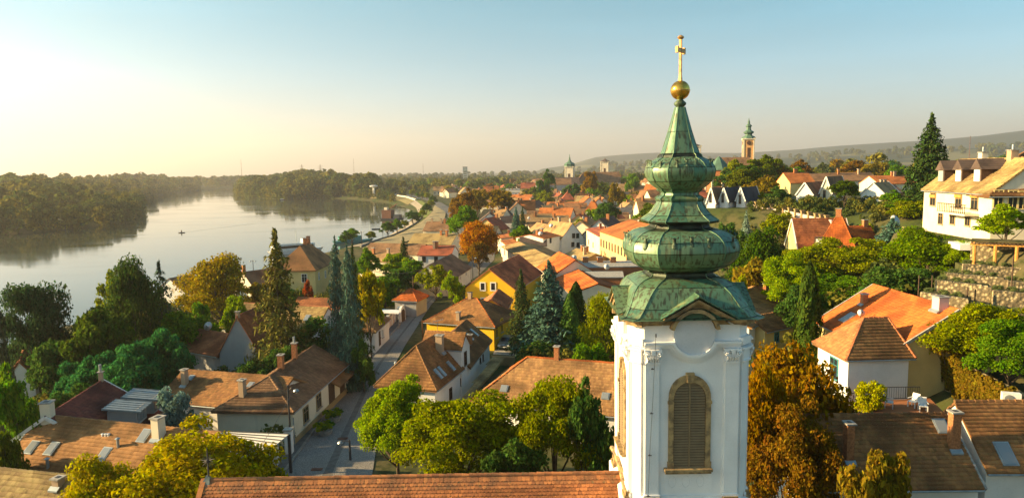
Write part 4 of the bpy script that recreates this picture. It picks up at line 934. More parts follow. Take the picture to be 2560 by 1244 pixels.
h.win([(1207, 716), (1233, 716)], 'l', 1.0, 1.45, 'frame', .17, muntin=False, sill=False); h.win([(1211, 756), (1232, 758)], 'l', 1.3, 1.7, 'frame', .17, muntin=False, sill=False)

h = House('wide_tiled_house', 'wide low house with mossy orange-brown tiled roof directly left of the church tower')
h.wing((1172, 1006), (1640, 1050), 3.0, 9.5, (1420, 899), hip0=.9, roof='tantile', wall='white', capmat='orangetile', tile=(.22, .34))
h.sky([(1261, 972), (1514, 991)], w=.7, h=.75); h.chim((1392, 900), 'r', .45, .45, 1.2, 'brick')
# courtyard lean-to between the two
lt = empty('courtyard_roof', tuple(PZ(1190, 960, 1)), 0, 'low mossy lean-to roof in the narrow courtyard beside the white gabled house', 'lean-to roof')
q = [PZ(1150, 1003, 2.2), PZ(1166, 1003, 2.2), PZ(1262, 895, 2.6), PZ(1232, 893, 2.6)]; q = [v-lt.location for v in q]
MB().prism(q, (0, 0, -.2)).build('roof_slab', M['mosstile'], lt); r_ = tiles_np([q[1], q[2], q[3], q[0]], .3, .35, .05, 4); tag(link('tile_courses', np_mesh('tile_courses', r_[0], r_[1], M['mosstile']), lt), kind='stuff')
tw_ = empty('courtyard_wall', tuple(PZ(1228, 890, 0)), 0, 'low pale wall across the yard in front of the parked car', 'wall')
a_, b_ = PZ(1228, 890, 1)-tw_.location, PZ(1288, 893, 1)-tw_.location; d_ = b_-a_
MB().obox((a_+b_)/2-UP*.5, d_.normalized(), Vector((-d_.y, d_.x, 0)).normalized(), UP, (d_.length, .4, 1.2)).build('masonry', M['stonew'], tw_)

# ---- the right-hand hill
h = House('orange_roof_house', 'white house with bright orange roof and projecting brown hipped wing, right of the cypress')
hw = h.wing((2116, 900), (2290, 895), 9.0, 5.6, zr=11.6, hip0=1, hip1=.25, roof='browntile', wall='white', zg=4.2, capmat='rusttile')
h.wing(E0=(29.0, 65.5, 0), E1=(29.4, 53.3, 0), ze=9.0, W=11.4, zr=12.5, roof='orangetile', wall='paleyellow', zg=4.0, raw=True, seed=4, verge='concrete', capmat='orangetile', tile=(.24, .30))
h.chim((2350, 775), 'f', .9, .8, .5, 'pinkish', top=742); h.chim((2160, 760), 'f', .5, .5, .8, 'brick', top=735); h.sky([(2120, 795)], w=1.0, h=1.4)
h.win([(2086, 920)], 'l', 1.3, 1.8, 'teal', W=hw)
h = House('tan_barn', 'house with long tan roof and white gable just right of the tower skirt')
h.wing((1880, 820), (2008, 745), 7.0, 11, (1905, 708), roof='tantile', wall='white'); h.chim((1912, 725), 'f', .4, .4, .8, 'brick')
h = House('yellow_annex', 'small pale yellow annex with green window, left of the cypress')
h.wing((1918, 830), (2000, 812), 6.4, 4.5, zr=7.6, roof='browntile', wall='paleyellow'); h.win([(1941, 842)], 'f', .8, 1.1, 'teal')
h = House('terrace_front_house', 'house with broad brown tiled roof and two brick chimneys at the bottom right')
h.wing((2050, 1226), (2462, 1222), 5.6, 7.6, (2230, 1035), roof='browntile', wall='white', tile=(.22, .26), verge='concrete'); W2 = h.w
h.chim((2120, 1150), 'f', .42, .55, 1.6, 'brick', top=1058); h.chim((2383, 1122), 'f', .5, .5, 2, 'brick', top=1030); h.sky([(2352, 1066)], w=.8, h=1.0)
h = House('bottom_right_house', 'house with brown tiled roof and dark skylight in the bottom right corner')
h.wing((2470, 1182), (2760, 1182), 6.3, 7.0, (2450, 1003), roof='browntile', wall='white', tile=(.22, .26), seed=6); h.sky([(2512, 1135)], w=.9, h=1.5)
h = House('villa', 'large cream villa with three attic dormers and a balcony on the hill')
hv = h.wing(E0=(54.4, 92, 0), E1=(52.6, 76, 0), raw=True, ze=20.5, W=9.5, zr=24.4, roof='mosstile', wall='cream', tile=(.4, .45), zg=14.6)
h.win([(2333, 498), (2397, 503), (2437, 506)], 'f', 1.5, 1.7, 'stonew'); h.win([(2352, 545), (2382, 545), (2420, 548)], 'f', 1.2, 1.6, 'stonew')
h.chim((2457, 400), 'r', .9, .7, .8, 'cream', pipe=True); h.chim((2531, 396), 'r', .9, .8, .9, 'chimplaster', pipe=True)
pl = hv['planes']['f']; n_ = (pl[1]-pl[0]).cross(pl[2]-pl[0]).normalized(); u, out = hv['u'], -hv['nl']
for i, px in enumerate((2357, 2401, 2448)):
    c = PP(px, 452, pl[0], n_); T = Matrix.Translation(-hv['O'])
    o = MB(T).obox(c+UP*.75-out*1.0, u, out, UP, (1.5, 2.4, 1.7)).build('dormer', M['wood'], h.root)
    a_ = c+out*.45; MB(T).prism([a_+u*-1.2+UP*1.35, a_+u*1.2+UP*1.35, a_+UP*2.6], -out*3.0).build('dormer_roof', M['f_dark'], o)
    MB(T).obox(c+UP*.7+out*.25, u, out, UP, (1.2, .12, 1.5)).build('shutter', M['boatwhite'] if i else M['greywall'], o)
a0, uu, nn = hv['walls']['f']; T = Matrix.Translation(-hv['O'])
bc = PP(2410, 533, a0, nn); b_ = MB(T).obox(bc+nn*.8, uu, nn, UP, (6.5, 1.6, .22)).build('balcony', M['cream'], h.root)
for k in range(16): MB(T).obox(bc+nn*1.5+uu*(-3.1+.41*k)+UP*.6, uu, nn, UP, (.06, .06, 1.0)).build('baluster', M['wood'], b_)
MB(T).obox(bc+nn*1.5+UP*1.12, uu, nn, UP, (6.5, .1, .09)).build('handrail', M['wood'], b_)
for px in (2333, 2397, 2437):
    c = PP(px, 490, a0, nn); MB(T).obox(c+nn*.12, uu, nn, UP, (1.5, .1, .4)).build('blind', M['timber'], h.root)
h = House('villa_neighbour', 'cream house with tall green-framed windows and sloping brown roof at the right edge')
h.wing(E0=(52.2, 75.6, 0), E1=(70, 71.5, 0), raw=True, ze=20.3, W=13, zr=25.2, hip0=.95, roof='browntile', wall='cream', tile=(.4, .45), zg=14.6, oh=.5)
h.win([(2496, 497), (2532, 498), (2558, 500)], 'f', 1.0, 2.0, 'paleyellow')
h = House('orange_hipped_villa', 'yellow villa with steep orange hipped roofs, chimney and arched dormer among the trees')
h.wing((2030, 640), (2150, 645), 9.6, 8.5, (2075, 534), hip0=1, hip1=1, roof='orangetile', wall='paleyellow', tile=(.36, .4)); h.chim((2078, 540), 'r', .8, .8, 1.0, 'brick', top=522); 
c = PP(2048, 607, h.w['P0'], h.w['nl']); T = Matrix.Translation(-h.w['O']); u = h.w['u']; out = -h.w['nl']
o = MB(T).obox(c+out*-.6, u, out, UP, (1.4, 1.8, 1.7)).build('dormer', M['wood'], h.root); MB(T).obox(c+out*.35, u, out, UP, (.9, .1, 1.3)).build('dormer_window', M['frame'], o)
h.wing((1962, 612), (1995, 626), 9.6, 9, (1985, 548), gable=True, roof='rusttile', wall='paleyellow', tile=(.36, .4), verge='frame'); 
q0, q1 = PY(2138, 614, 110), PY(2202, 618, 110); h.wing(E0=q0, E1=q1, raw=True, ze=q0.z, W=7, zr=q0.z+2.8, roof='orangetile', wall='paleyellow', tile=(.36, .4)); h.chim((2162, 575), 'r', .7, .7, 1, 'brick')
for nm_, E0, E1, ap, ro, wa, lb, wins, dep in (
    ('gabled_house', (1988, 487), (2034, 489), (2012, 456), 'f_brown', 'white', 'white gabled house with grey-brown roof and two small windows on the hill terrace', [(2001, 505), (2014, 507)], 12),
    ('narrow_gabled_house', (2047, 483), (2081, 486), (2064, 441), 'f_brown', 'cream', 'tall narrow cream gabled house with one long upright window on the hill', [(2061, 487)], 10),
    ('white_cottage', (2149, 487), (2213, 484), (2184, 456), 'f_tan', 'white', 'white cottage with tan roof and plain white gable, right of the dark green tree', [], 10),
    ('row_house', (1764, 510), (1790, 510), (1777, 469), 'f_brown', 'white', 'white gabled row house with brown roof, leftmost of three next to the dome', [(1776, 495)], 9),
    ('row_house', (1796, 505), (1822, 505), (1809, 469), 'f_slate', 'white', 'white gabled row house with dark slate roof, middle of three next to the dome', [(1807, 495)], 9),
    ('row_house', (1838, 503), (1864, 503), (1851, 468), 'f_slate', 'white', 'white gabled row house with dark slate roof, right one of three next to the dome', [(1850, 498)], 9)):
    h = House(nm_, lb); D_ = 150; z_ = PY((E0[0]+E1[0])/2, (E0[1]+E1[1])/2, D_).z
    wm_ = (E1[0]-E0[0])*D_/F; dl = wm_*.33; q0, q1 = PY(*E0, D_+dl), PY(*E1, D_-dl)
    h.wing(E0=q0, E1=q1, raw=True, ze=z_, W=dep, zr=PY(*ap, D_).z, gable=True, roof=ro, wall=wa, oh=.2, verge='frame'); h.win(wins, 'l', .9 if len(wins) == 2 else .55, 1.4 if len(wins) == 2 else 2.0, 'wood', muntin=False)
# ---- main street rows
h = House('dark_roof_house', 'long dark brown roof left of the main street before the orange chestnut')
h.wing((1130, 700), (1180, 668), 3.2, 9, (1115, 640), roof='greytile', wall='cream'); h.win([(1150, 692), (1165, 682)], 'f', .9, 1.4)
h = House('long_row_house', 'long street row with mossy yellow roof and pink fronts along the main street', 'row house')
W_ = h.wing((1253, 616), (1341, 668), 4.8, 10, (1320, 614), roof='mosstile', wall='pinkish', tile=(.5, .5))
h.win([(1262, 628), (1272, 635), (1284, 643), (1296, 651), (1308, 660), (1320, 668), (1332, 677)], 'f', 1.2, 2.2, 'frame', sill=False)
h = House('orange_row_house', 'street row house with bright orange roof in three steps, nearest on the main street', 'row house')
h.wing((1342, 668), (1378, 692), 5.0, 9, (1392, 627), roof='orangetile', wall='cream', tile=(.5, .5)); h.wing((1378, 692), (1425, 735), 4.6, 9, (1425, 660), roof='orangetile', wall='cream', tile=(.5, .5), seed=3); h.sky([(1414, 680)], w=1.6, h=1.6)
h = House('rust_block', 'flat-topped rust-red building with two small windows left of the tower dome', 'building')
h.wing((1440, 692), (1560, 692), 5.6, 7, zr=6.0, roof='concrete', wall='rust', tile=False, caps=False, oh=.1); h.win([(1453, 712), (1488, 712)], 'f', .9, 1.3, 'brick')
h.wing(E0=tuple(PZ(1428, 668, 6.4)), E1=tuple(PZ(1640, 664, 6.4)), raw=True, ze=6.4, W=8, zr=6.8, roof='concrete', wall='rust', tile=False, caps=False, oh=.1)
for px in (1463, 1500, 1533): h.chim((px, 655), 'f', 1.0, .8, .9, 'brick')
h = House('ochre_palace', 'large ochre three-storey building with long orange roof and rows of windows, left of the dome', 'building')
W_ = h.wing((1496, 577), (1562, 600), 9.5, 15, (1560, 545), roof='f_orange', wall='ochre', tile=False)
Lw = W_['L']
for r_ in (0, 1): h.win([(Lw*(k+.5)/9, 0, 3.2+3.6*r_+.3) for k in range(9)], 'f', 1.1, 1.9, 'ochre', .06, muntin=False, sill=False)
h.win([(15*(k+.5)/6, 0, 3.5+3.6*r_) for k in range(6) for r_ in (0, 1)], 'r', 1.1, 1.9, 'ochre', .06, muntin=False, sill=False)
T = [  # name, E0, E1, ze, W, ridge, gable, roof, wall, label, windows
 ('promenade_house', (1056, 577), (1132, 577), 3.2, 11, (1105, 553), 0, 'f_brown', 'cream', 'brown hipped roof house at the end of the riverside plaza', []),
 ('long_brown_house', (1018, 609), (1128, 611), 3.2, 10, (1090, 583), 0, 'f_moss', 'cream', 'long mossy brown roof just below the riverside plaza', []),
 ('low_brown_house', (905, 632), (1046, 636), 3.0, 9, (960, 607), 0, 'f_brown', 'cream', 'long low brown roof at the river path, left of the red roof', []),
 ('red_roof_house', (1042, 638), (1128, 638), 3.2, 9, (1090, 613), 0, 'f_red', 'white', 'house with bright red roof and white wall above the garden trees', [(1060, 648), (1090, 648)]),
 ('tan_roof_house', (895, 650), (985, 655), 3.0, 8, (940, 630), 0, 'f_tan', 'cream', 'tan roofed house between the blue spruces and the round green trees', []),
 ('thatch_brown_house', (1193, 549), (1252, 550), 3.4, 12, (1218, 522), 0, 'f_tan', 'cream', 'wide tan roof beside the green tree above the orange chestnut', []),
 ('dark_brown_house', (1253, 549), (1292, 546), 3.4, 11, (1270, 523), 0, 'f_dark', 'cream', 'dark brown roof right of the wide tan roof', []),
 ('white_parapet_house', (1240, 571), (1326, 569), 4.2, 8, (1283, 558), 0, 'concrete', 'white', 'flat-roofed house with long white parapet wall', []),
 ('wide_brown_house', (1327, 577), (1412, 574), 4.0, 12, (1370, 553), 0, 'f_brown', 'cream', 'wide flat brown roof right of the white parapet', []),
 ('orange_gable_house', (1238, 585), (1250, 596), 4.6, 9, (1253, 571), 0, 'f_orange', 'cream', 'narrow orange roof at the far end of the main street row', []),
 ('orange_twin_house', (1250, 600), (1264, 612), 4.6, 9, (1268, 585), 0, 'f_orange', 'cream', 'second narrow orange roof, nearer along the main street row', []),
 ('dark_ridge_house', (1298, 615), (1368, 614), 4.2, 9, (1335, 591), 0, 'f_dark', 'white', 'dark brown roof with white wall behind the mossy street row', []),
 ('white_window_house', (1360, 596), (1402, 588), 6.0, 9, (1384, 575), 0, 'f_orange', 'white', 'white house with single square window and pinkish roof', [(1376, 601)]),
 ('white_gable_house', (1402, 598), (1462, 594), 4.8, 13, (1437, 557), 1, 'f_tan', 'white', 'white gabled house with four small windows and a round attic window', [(1434, 589), (1444, 589), (1432, 611), (1445, 612)]),
 ('cream_tall_house', (1463, 572), (1496, 590), 8.0, 9, (1482, 555), 0, 'f_red', 'cream', 'tall cream house with red roof between white gable and ochre building', [(1472, 605), (1483, 612)]),
 ('yard_shed_house', (1402, 640), (1450, 655), 3.4, 8, (1430, 617), 0, 'f_moss', 'stonew', 'low mossy roof in the yard in front of the white gable', []),
 ('long_red_house', (1362, 521), (1442, 521), 4.0, 11, (1410, 504), 0, 'f_orange', 'cream', 'long orange-red roof in the middle of the old town', []),
 ('brown_row_house', (1318, 545), (1432, 543), 3.6, 11, (1370, 525), 0, 'f_brown', 'cream', 'long brown roof with chimneys below the long red roof', []),
 ('turret_house', (1462, 527), (1496, 527), 6.5, 7, (1480, 496), 2, 'f_orange', 'white', 'white corner house with steep pointed orange roof', [(1470, 536), (1480, 536)]),
 ('white_yard_house', (1292, 507), (1338, 508), 4.6, 9, (1315, 501), 0, 'concrete', 'white', 'white flat-topped house left of the dark gable in mid town', [(1300, 515)]),
 ('dark_gable_house', (1338, 520), (1368, 518), 4.0, 12, (1350, 500), 0, 'f_dark', 'cream', 'dark roof right of the white flat-topped house', []),
 ('brown_low_house', (1200, 517), (1268, 517), 4.0, 11, (1235, 499), 0, 'f_brown', 'cream', 'long brown roof behind the tan roof near the big green tree', []),
 ('grey_gable_house', (1197, 507), (1240, 505), 4.0, 12, (1220, 485), 1, 'f_dark', 'pinkish', 'pale grey gable with dark roof left of the white stepped house', []),
 ('orange_gabled_house', (1208, 491), (1247, 489), 4.0, 14, (1232, 465), 0, 'f_orange', 'cream', 'orange roofed house left of the stepped white building', []),
 ('stepped_white_house', (1264, 481), (1300, 481), 9.0, 10, (1282, 471), 0, 'concrete', 'white', 'white modern stepped flat-roofed building in mid town', [(1275, 487), (1290, 487)]),
 ('terraced_white_house', (1258, 494), (1310, 494), 5.5, 8, (1284, 490), 0, 'concrete', 'white', 'lower white terrace block in front of the stepped building', []),
 ('pink_roof_house', (1302, 470), (1340, 472), 10.0, 14, (1325, 456), 0, 'f_red', 'paleyellow', 'yellow house with pinkish red roof at the end of the grey hall', [(1313, 480), (1326, 480)]),
 ('grey_hall', (1340, 462), (1430, 462), 12.0, 16, (1390, 446), 0, 'f_brown', 'greywall', 'long pale grey hall below the white church tower', []),
 ('red_pyramid_house', (1404, 499), (1438, 500), 5.0, 12, (1424, 478), 2, 'f_red', 'paleyellow', 'house with dark red pyramid roof right of the grey hall', []),
 ('orange_double_house', (1440, 503), (1480, 503), 4.6, 12, (1462, 483), 0, 'f_orange', 'cream', 'orange roofed house right of the red pyramid roof', []),
 ('white_point_house', (1538, 496), (1556, 499), 6.0, 12, (1545, 478), 1, 'f_dark', 'white', 'small white pointed gable with dark roof left of the dome', []),
 ('mustard_house', (1546, 478), (1606, 480), 7.0, 12, (1575, 459), 0, 'f_tan', 'greywall', 'house with mustard tan roof left of the upper bulb', []),
 ('white_end_house', (1570, 460), (1620, 462), 9.0, 11, (1597, 441), 0, 'f_brown', 'white', 'brown roof with bright white gable end left of the upper bulb', []),
 ('white_block_house', (1604, 484), (1650, 486), 7.5, 10, (1625, 474), 0, 'f_moss', 'white', 'white house with mossy roof beside the copper neck', [(1612, 492)]),
 ('red_small_house', (1601, 518), (1642, 517), 6.0, 9, (1620, 500), 0, 'f_red', 'white', 'dark red roof with white gable beside the copper neck', []),
 ('grey_shed_house', (1520, 533), (1575, 535), 6.0, 9, (1548, 517), 0, 'f_slate', 'cream', 'grey roofed house behind the ochre building', []),
 ('long_orange_hill_house', (1976, 458), (2040, 456), 17.5, 12, (2010, 432), 0, 'f_orange', 'paleyellow', 'orange hipped roof behind the white hill gables', []),
 ('long_brown_hill_house', (2036, 452), (2200, 452), 18.2, 12, (2110, 432), 0, 'f_brown', 'cream', 'very long brown roof along the hill top', []),
 ('orange_far_house', (2198, 460), (2296, 458), 18.0, 12, (2250, 440), 0, 'f_orange', 'cream', 'low bright orange roof left of the tall conifer', []),
 ('dark_yard_house', (2200, 482), (2262, 482), 17.0, 9, (2230, 462), 0, 'f_dark', 'brick', 'dark roofed brick house in the yard left of the tall conifer', []),
 ('dome_side_house', (1745, 492), (1772, 496), 17.0, 9, (1757, 470), 0, 'f_red', 'cream', 'red-brown roof just right of the copper neck', []),
 ('white_garden_pavilion', (2215, 607), (2262, 611), 14.2, 6, (2238, 600), 0, 'concrete', 'white', 'small white flat-roofed pavilion left of the villa', [(2235, 618)]),
]
for nm_, E0, E1, ze, W_, rp, g_, ro, wa, lb, wins in T:
    h = House(nm_, lb)
    big = ze > 9 and E0[0] > 1900
    if big or ze >= 14:
        D_ = {'long_orange_hill_house': 210, 'long_brown_hill_house': 225, 'orange_far_house': 200, 'dark_yard_house': 165, 'dome_side_house': 185, 'white_garden_pavilion': 108}[nm_]
        ze = PY((E0[0]+E1[0])/2, (E0[1]+E1[1])/2, D_).z; p0, p1 = PY(*E0, D_), PY(*E1, D_)
        h.wing(E0=p0, E1=p1, raw=True, ze=ze, W=W_, zr=ze+max(1, (E0[1]-rp[1])/F*D_), roof=ro, wall=wa, hip0=g_ == 2)
    elif (E0[1]+E1[1])/2 < 516:        # far: keep the front parallel to the picture, distance from the eave height
        m_ = PZ((E0[0]+E1[0])/2, (E0[1]+E1[1])/2, ze); p0, p1 = PY(*E0, m_.y), PY(*E1, m_.y)
        if g_ == 1: h.wing(E0=p0, E1=p1, raw=True, ze=ze, W=W_, zr=PY(*rp, m_.y).z, gable=True, roof=ro, wall=wa, tile=False)
        else: h.wing(E0=p0, E1=p1, raw=True, ze=ze, W=W_, zr=PY(*rp, m_.y+W_/2).z, hip0=.9*(g_ == 2), hip1=.9*(g_ == 2), roof=ro, wall=wa, tile=False)
    else:
        h.wing(E0, E1, ze, W_, rp, gable=g_ == 1, hip0=.9*(g_ == 2), hip1=.9*(g_ == 2), roof=ro, wall=wa, tile=False)
    if wins: h.win(wins, 'l' if g_ == 1 else 'f', 1.0, 1.4, 'wood', muntin=False, sill=False)
    rg = random.Random(nm_); w_ = h.w
    for k in range(rg.randint(1, 3)):
        t = rg.uniform(.15, .85); c = w_['Ra'].lerp(w_['Rb'], t)+w_['nl']*rg.uniform(-1.5, 0)
        o = MB(Matrix.Translation(-w_['O'])).obox(c, w_['u'], w_['nl'], UP, (.6, .6, 2.2)).build('chimney', M['brick' if rg.random() < .5 else 'chimplaster'], h.root)
        MB(Matrix.Translation(-w_['O'])).obox(c+UP*1.15, w_['u'], w_['nl'], UP, (.8, .8, .12)).build('cap', M['concrete'], o)
for nm_ in ('red_roof_house',): pass

# ---- churches of the old town
def far_tower(label, px, yb, ytop_wall, ytip, wpx, D, wall, roofm, kind, base=None):
    c = PY(px, ytop_wall, D); w_ = wpx*D/F/2; zg = H(c.x, c.y)-.5; zt_ = c.z; ztip = PY(px, ytip, D).z
    r = empty('distant_church_tower', (c.x, c.y+w_, zg), rad(-14), label, 'church tower'); hh = zt_-zg
    MB().boxz(-w_, w_, -w_, w_, 0, hh).build('wall', M[wall], r)
    for rz in (0, -math.pi/2):
        R = Matrix.Rotation(rz, 4, 'Z')
        for q in (-1, 1): MB(R).boxz(q*w_*.86-.2, q*w_*.86+.2, -w_-.15, -w_, 0, hh).build('pilaster', M['cream'], r)
        MB(R).boxz(-w_*.25, w_*.25, -w_-.08, -w_, hh*.0+hh-w_*3.4, hh-w_*1.6).lathe([(0, w_*.25)]*2 if False else [(0, .01), (.01, .01)], 4).build('belfry_window', M['wood'], r)
        if kind == 'gold': MB(R).prism([(w_*.38*math.cos(t), -w_-.05, hh-w_*.75+w_*.38*math.sin(t)) for t in np.linspace(0, 2*math.pi, 13)[:-1]], (0, -.15, 0)).build('clock_face', M['wood'], r); MB(R).boxz(-w_*.25, w_*.25, -w_-.08, -w_, hh-w_*5.6, hh-w_*4.2).build('belfry_window', M['wood'], r)
    MB().boxz(-w_*1.15, w_*1.15, -w_*1.15, w_*1.15, hh-.3, hh+.3).build('cornice', M['cream'], r)
    t_ = ztip-zt_
    prof = {'onion': [(0, 1.2), (.08, 1.12), (.16, 1.25), (.26, 1.0), (.36, .5), (.42, .38), (.52, .22), (.85, .06), (1, .01)], 'pyr': [(0, 1.25), (.35, .55), (.6, .12), (1, .02)],
            'gold': [(0, 1.22), (.07, 1.05), (.13, .62), (.2, .55), (.25, .85), (.31, .88), (.37, .5), (.42, .4), (.55, .38), (.58, .55), (.62, .5), (.68, .22), (.82, .18), (.86, .1), (1, .01)]}[kind]
    MB().lathe([(hh+.3+z*(t_-.3), rr_*w_*1.1) for z, rr_ in prof], 8, a0=math.pi/8).build('spire', M[roofm], r); return r
M['farcopper'] = mat_plain('distant_copper', (.09, .17, .12), .6, .3, .5); M['apricot'] = mat_wall('apricot_plaster', (.66, .36, .15), .2)
far_tower('slim white church tower with small green onion spire beyond the grey hall', 1425, 450, 417, 384, 21, 600, 'cream', 'farcopper', 'onion')
far_tower('square cream church tower with low brown pyramid roof, right of the slim green spire', 1514, 430, 404, 394, 20, 620, 'cream', 'f_dark', 'pyr')
far_tower('tall apricot church tower with clock and ornate green spire on the hill', 1876, 405, 347, 293, 27, 285, 'apricot', 'farcopper', 'gold')
far_tower('grey-white church tower half hidden behind the copper spire', 1742, 400, 366, 355, 26, 330, 'greywall', 'f_dark', 'pyr')
h = House('green_spire_nave', 'dark red church roof at the foot of the slim green-spired tower', 'church'); p0, p1 = PY(1375, 462, 585), PY(1450, 462, 585); h.wing(E0=p0, E1=p1, raw=True, ze=p0.z, W=16, zr=PY(1410, 443, 593).z, roof='f_dark', wall='cream', tile=False)
h = House('square_tower_nave', 'wide dark brown church roof below the square cream tower', 'church'); p0, p1 = PY(1440, 458, 600), PY(1552, 458, 600); h.wing(E0=p0, E1=p1, raw=True, ze=p0.z, W=18, zr=PY(1490, 430, 609).z, roof='f_brown', wall='cream', hip0=.8, tile=False)
h = House('hill_church', 'church nave with green cone-roofed apse and long brown roof below the apricot tower', 'church')
p0, p1 = PY(1800, 425, 262), PY(1888, 425, 262); h.wing(E0=p0, E1=p1, raw=True, ze=p0.z, W=14, zr=PY(1840, 393, 269).z, roof='f_brown', wall='rust', hip0=.3)
c = PY(1797, 425, 258); zz_ = H(c.x, c.y); T_ = Matrix.Translation(Vector((c.x, c.y, 0))-h.org)
MB(T_).lathe([(zz_-.5, 4.6), (c.z, 4.6)], 8).build('apse', M['rust'], h.root); MB(T_).lathe([(c.z, 5.2), (PY(1797, 391, 258).z, .3)], 8).build('apse_roof', M['farcopper'], h.root)
for k in range(8): a_ = 2*math.pi*k/8; MB(T_).boxz(4.7*math.cos(a_)-.3, 4.7*math.cos(a_)+.3, 4.7*math.sin(a_)-.3, 4.7*math.sin(a_)+.3, zz_, c.z).build('buttress', M['cream'], h.root)

# ---- far town houses scattered among the trees: copies of six small houses
protos = []
for i, (ro, wa) in enumerate((('f_brown', 'cream'), ('f_orange', 'white'), ('f_tan', 'cream'), ('f_dark', 'white'), ('f_red', 'paleyellow'), ('f_moss', 'white'))):
    Lh, Wd_, ze_, zr_ = (11, 14, 10, 12, 9, 13)[i], 8.5, 4.0, 7.4
    wm = MB().boxz(-Lh/2+.3, Lh/2-.3, -Wd_/2+.4, Wd_/2-.4, -2, ze_).mesh('wall', M[wa]); wm2 = MB().prism([(-Lh/2+.3, -Wd_/2+.4, ze_), (-Lh/2+.3, Wd_/2-.4, ze_), (-Lh/2+.3, 0, zr_-.2)], (Lh-.6, 0, 0)).mesh('gable_wall', M[wa])
    rm = MB().prism([(-Lh/2, -Wd_/2, ze_), (-Lh/2, 0, zr_), (-Lh/2, Wd_/2, ze_), (-Lh/2, Wd_/2, ze_-.25), (-Lh/2, 0, zr_-.25), (-Lh/2, -Wd_/2, ze_-.25)], (Lh, 0, 0)).mesh('roof', M[ro])
    cm = MB().boxz(-.35, .35, -.35, .35, 0, 1.6).mesh('chimney', M['brick'])
    wi = MB().boxz(-.5, .5, -.06, 0, 0, 1.4).mesh('window', M['wood'])
    protos.append((wm, wm2, rm, cm, wi, Lh, Wd_, ('brown', 'orange', 'tan', 'dark brown', 'red', 'mossy')[i]))
MANUAL = [o.location.copy() for o in bpy.data.objects if o.parent is None and o.type == 'EMPTY']
FARH = []
LM0 = [(1080, 'near the river road'), (1190, 'behind the orange chestnut'), (1290, 'beyond the stepped white building'), (1380, 'behind the grey hall'), (1440, 'beside the slim green-spired tower'), (1514, 'below the square cream tower'), (1600, 'left of the copper dome'), (1790, 'right of the copper dome'), (1900, 'beyond the apricot tower')]
rg = random.Random(11)
def far_house(x, y, rz, i, zone):
    wm, wm2, rm, cm, wi, Lh, Wd_, cn = protos[i]; z = H(x, y); px = 1280+F*x/y; zone = ('near ' if y < 300 else 'mid-town ' if y < 480 else 'far ', min(LM0, key=lambda q: abs(q[0]-px))[1])
    r = empty('distant_house', (x, y, z), rz, '%ssmall house with %s roof %s' % (zone[0], cn, zone[1]), 'house', '%ssmall %s-roofed houses %s' % (zone[0], cn, zone[1]))
    s = rg.uniform(.85, 1.25); r.scale = (s, s, s*rg.uniform(.9, 1.2))
    link('wall', wm, r); link('gable_wall', wm2, r); link('roof', rm, r); link('chimney', cm, r, loc=(rg.uniform(-3, 3), -.9, 6.6))
    for q in range(3): link('window', wi, r, loc=(-Lh/3+q*Lh/3, -Wd_/2+.39, 1.4)); 
    link('window', wi, r, loc=(-Lh/2+.29, -1.2, 1.6), rot=(0, 0, -math.pi/2)); FARH.append((x, y))
tries = 0
while len(FARH) < 300 and tries < 14000:
    tries += 1; y = 200*math.exp(rg.random()*1.75); x = rg.uniform(-.14, .36)*y
    if y < 480 and x < -.02*y-6: continue
    if y > 480 and x < -.12*y: continue
    d = sdist(np.array([x]), np.array([y]), RIV)[0]
    if d < 45+y*.03 or any((p_.x-x)**2+(p_.y-y)**2 < (10.5+y*.006)**2 for p_ in MANUAL) or any((a-x)**2+(b-y)**2 < (9.5+y*.012)**2 for a, b in FARH): continue
    if H(x, y) > 4 and y < 330: continue
    far_house(x, y, rg.choice((0, math.pi/2, .3, -.4, 1.2, 1.9))+rg.uniform(-.1, .1), rg.choice((0, 0, 1, 1, 2, 2, 2, 3, 4, 5)), None)
# past the limit: the rest of the far roofs, one object for roofs and one for walls
rb, wb_ = MB(), MB(); k_ = 0; tries = 0; rg2 = random.Random(8); FX = list(FARH)
while k_ < 320 and tries < 9000:
    tries += 1; y = 330*math.exp(rg2.random()*1.25); x = rg2.uniform(-.10, .34)*y
    if sdist(np.array([x]), np.array([y]), RIV)[0] < 60 or any((a-x)**2+(b-y)**2 < (11+y*.006)**2 for a, b in FX) or any((p_.x-x)**2+(p_.y-y)**2 < 300 for p_ in MANUAL): continue
    FX.append((x, y)); k_ += 1; z = H(x, y); a = rg2.uniform(0, 3.14); R_ = Matrix.Translation((x, y, z)) @ Matrix.Rotation(a, 4, 'Z'); l_, w_, e_, r__ = rg2.uniform(4, 8), rg2.uniform(3.4, 5), rg2.uniform(3.2, 6), 0; r__ = e_+w_*.8
    rb.M = R_; wb_.M = R_; wb_.boxz(-l_+.3, l_-.3, -w_+.3, w_-.3, -2, e_).prism([(-l_+.3, -w_+.3, e_), (-l_+.3, w_-.3, e_), (-l_+.3, 0, r__-.3)], (2*l_-.6, 0, 0))
    rb.prism([(-l_, -w_, e_), (-l_, 0, r__), (-l_, w_, e_), (-l_, w_, e_-.25), (-l_, 0, r__-.25), (-l_, -w_, e_-.25)], (2*l_, 0, 0))
M['mixroof'] = mat_tile('mixed_far_tile', (.52, .22, .08), (.24, .13, .07), mossamt=.25)
tag(rb.build('far_rooftops', M['mixroof']), kind='stuff'); tag(wb_.build('far_house_walls', M['cream']), kind='stuff')
h = empty('apartment_tower', tuple(PY(1163, 430, 1300)), 0, 'pale apartment block standing above the trees on the skyline', 'apartment block'); h.location.z = 0
zt_ = PY(1163, 418, 1300).z; MB().boxz(-4.2, 4.2, -3, 3, -2, zt_).build('wall', M['cream'], h); MB().boxz(-4.4, 4.4, -3.2, 3.2, zt_, zt_+1).build('roof', M['concrete'], h)
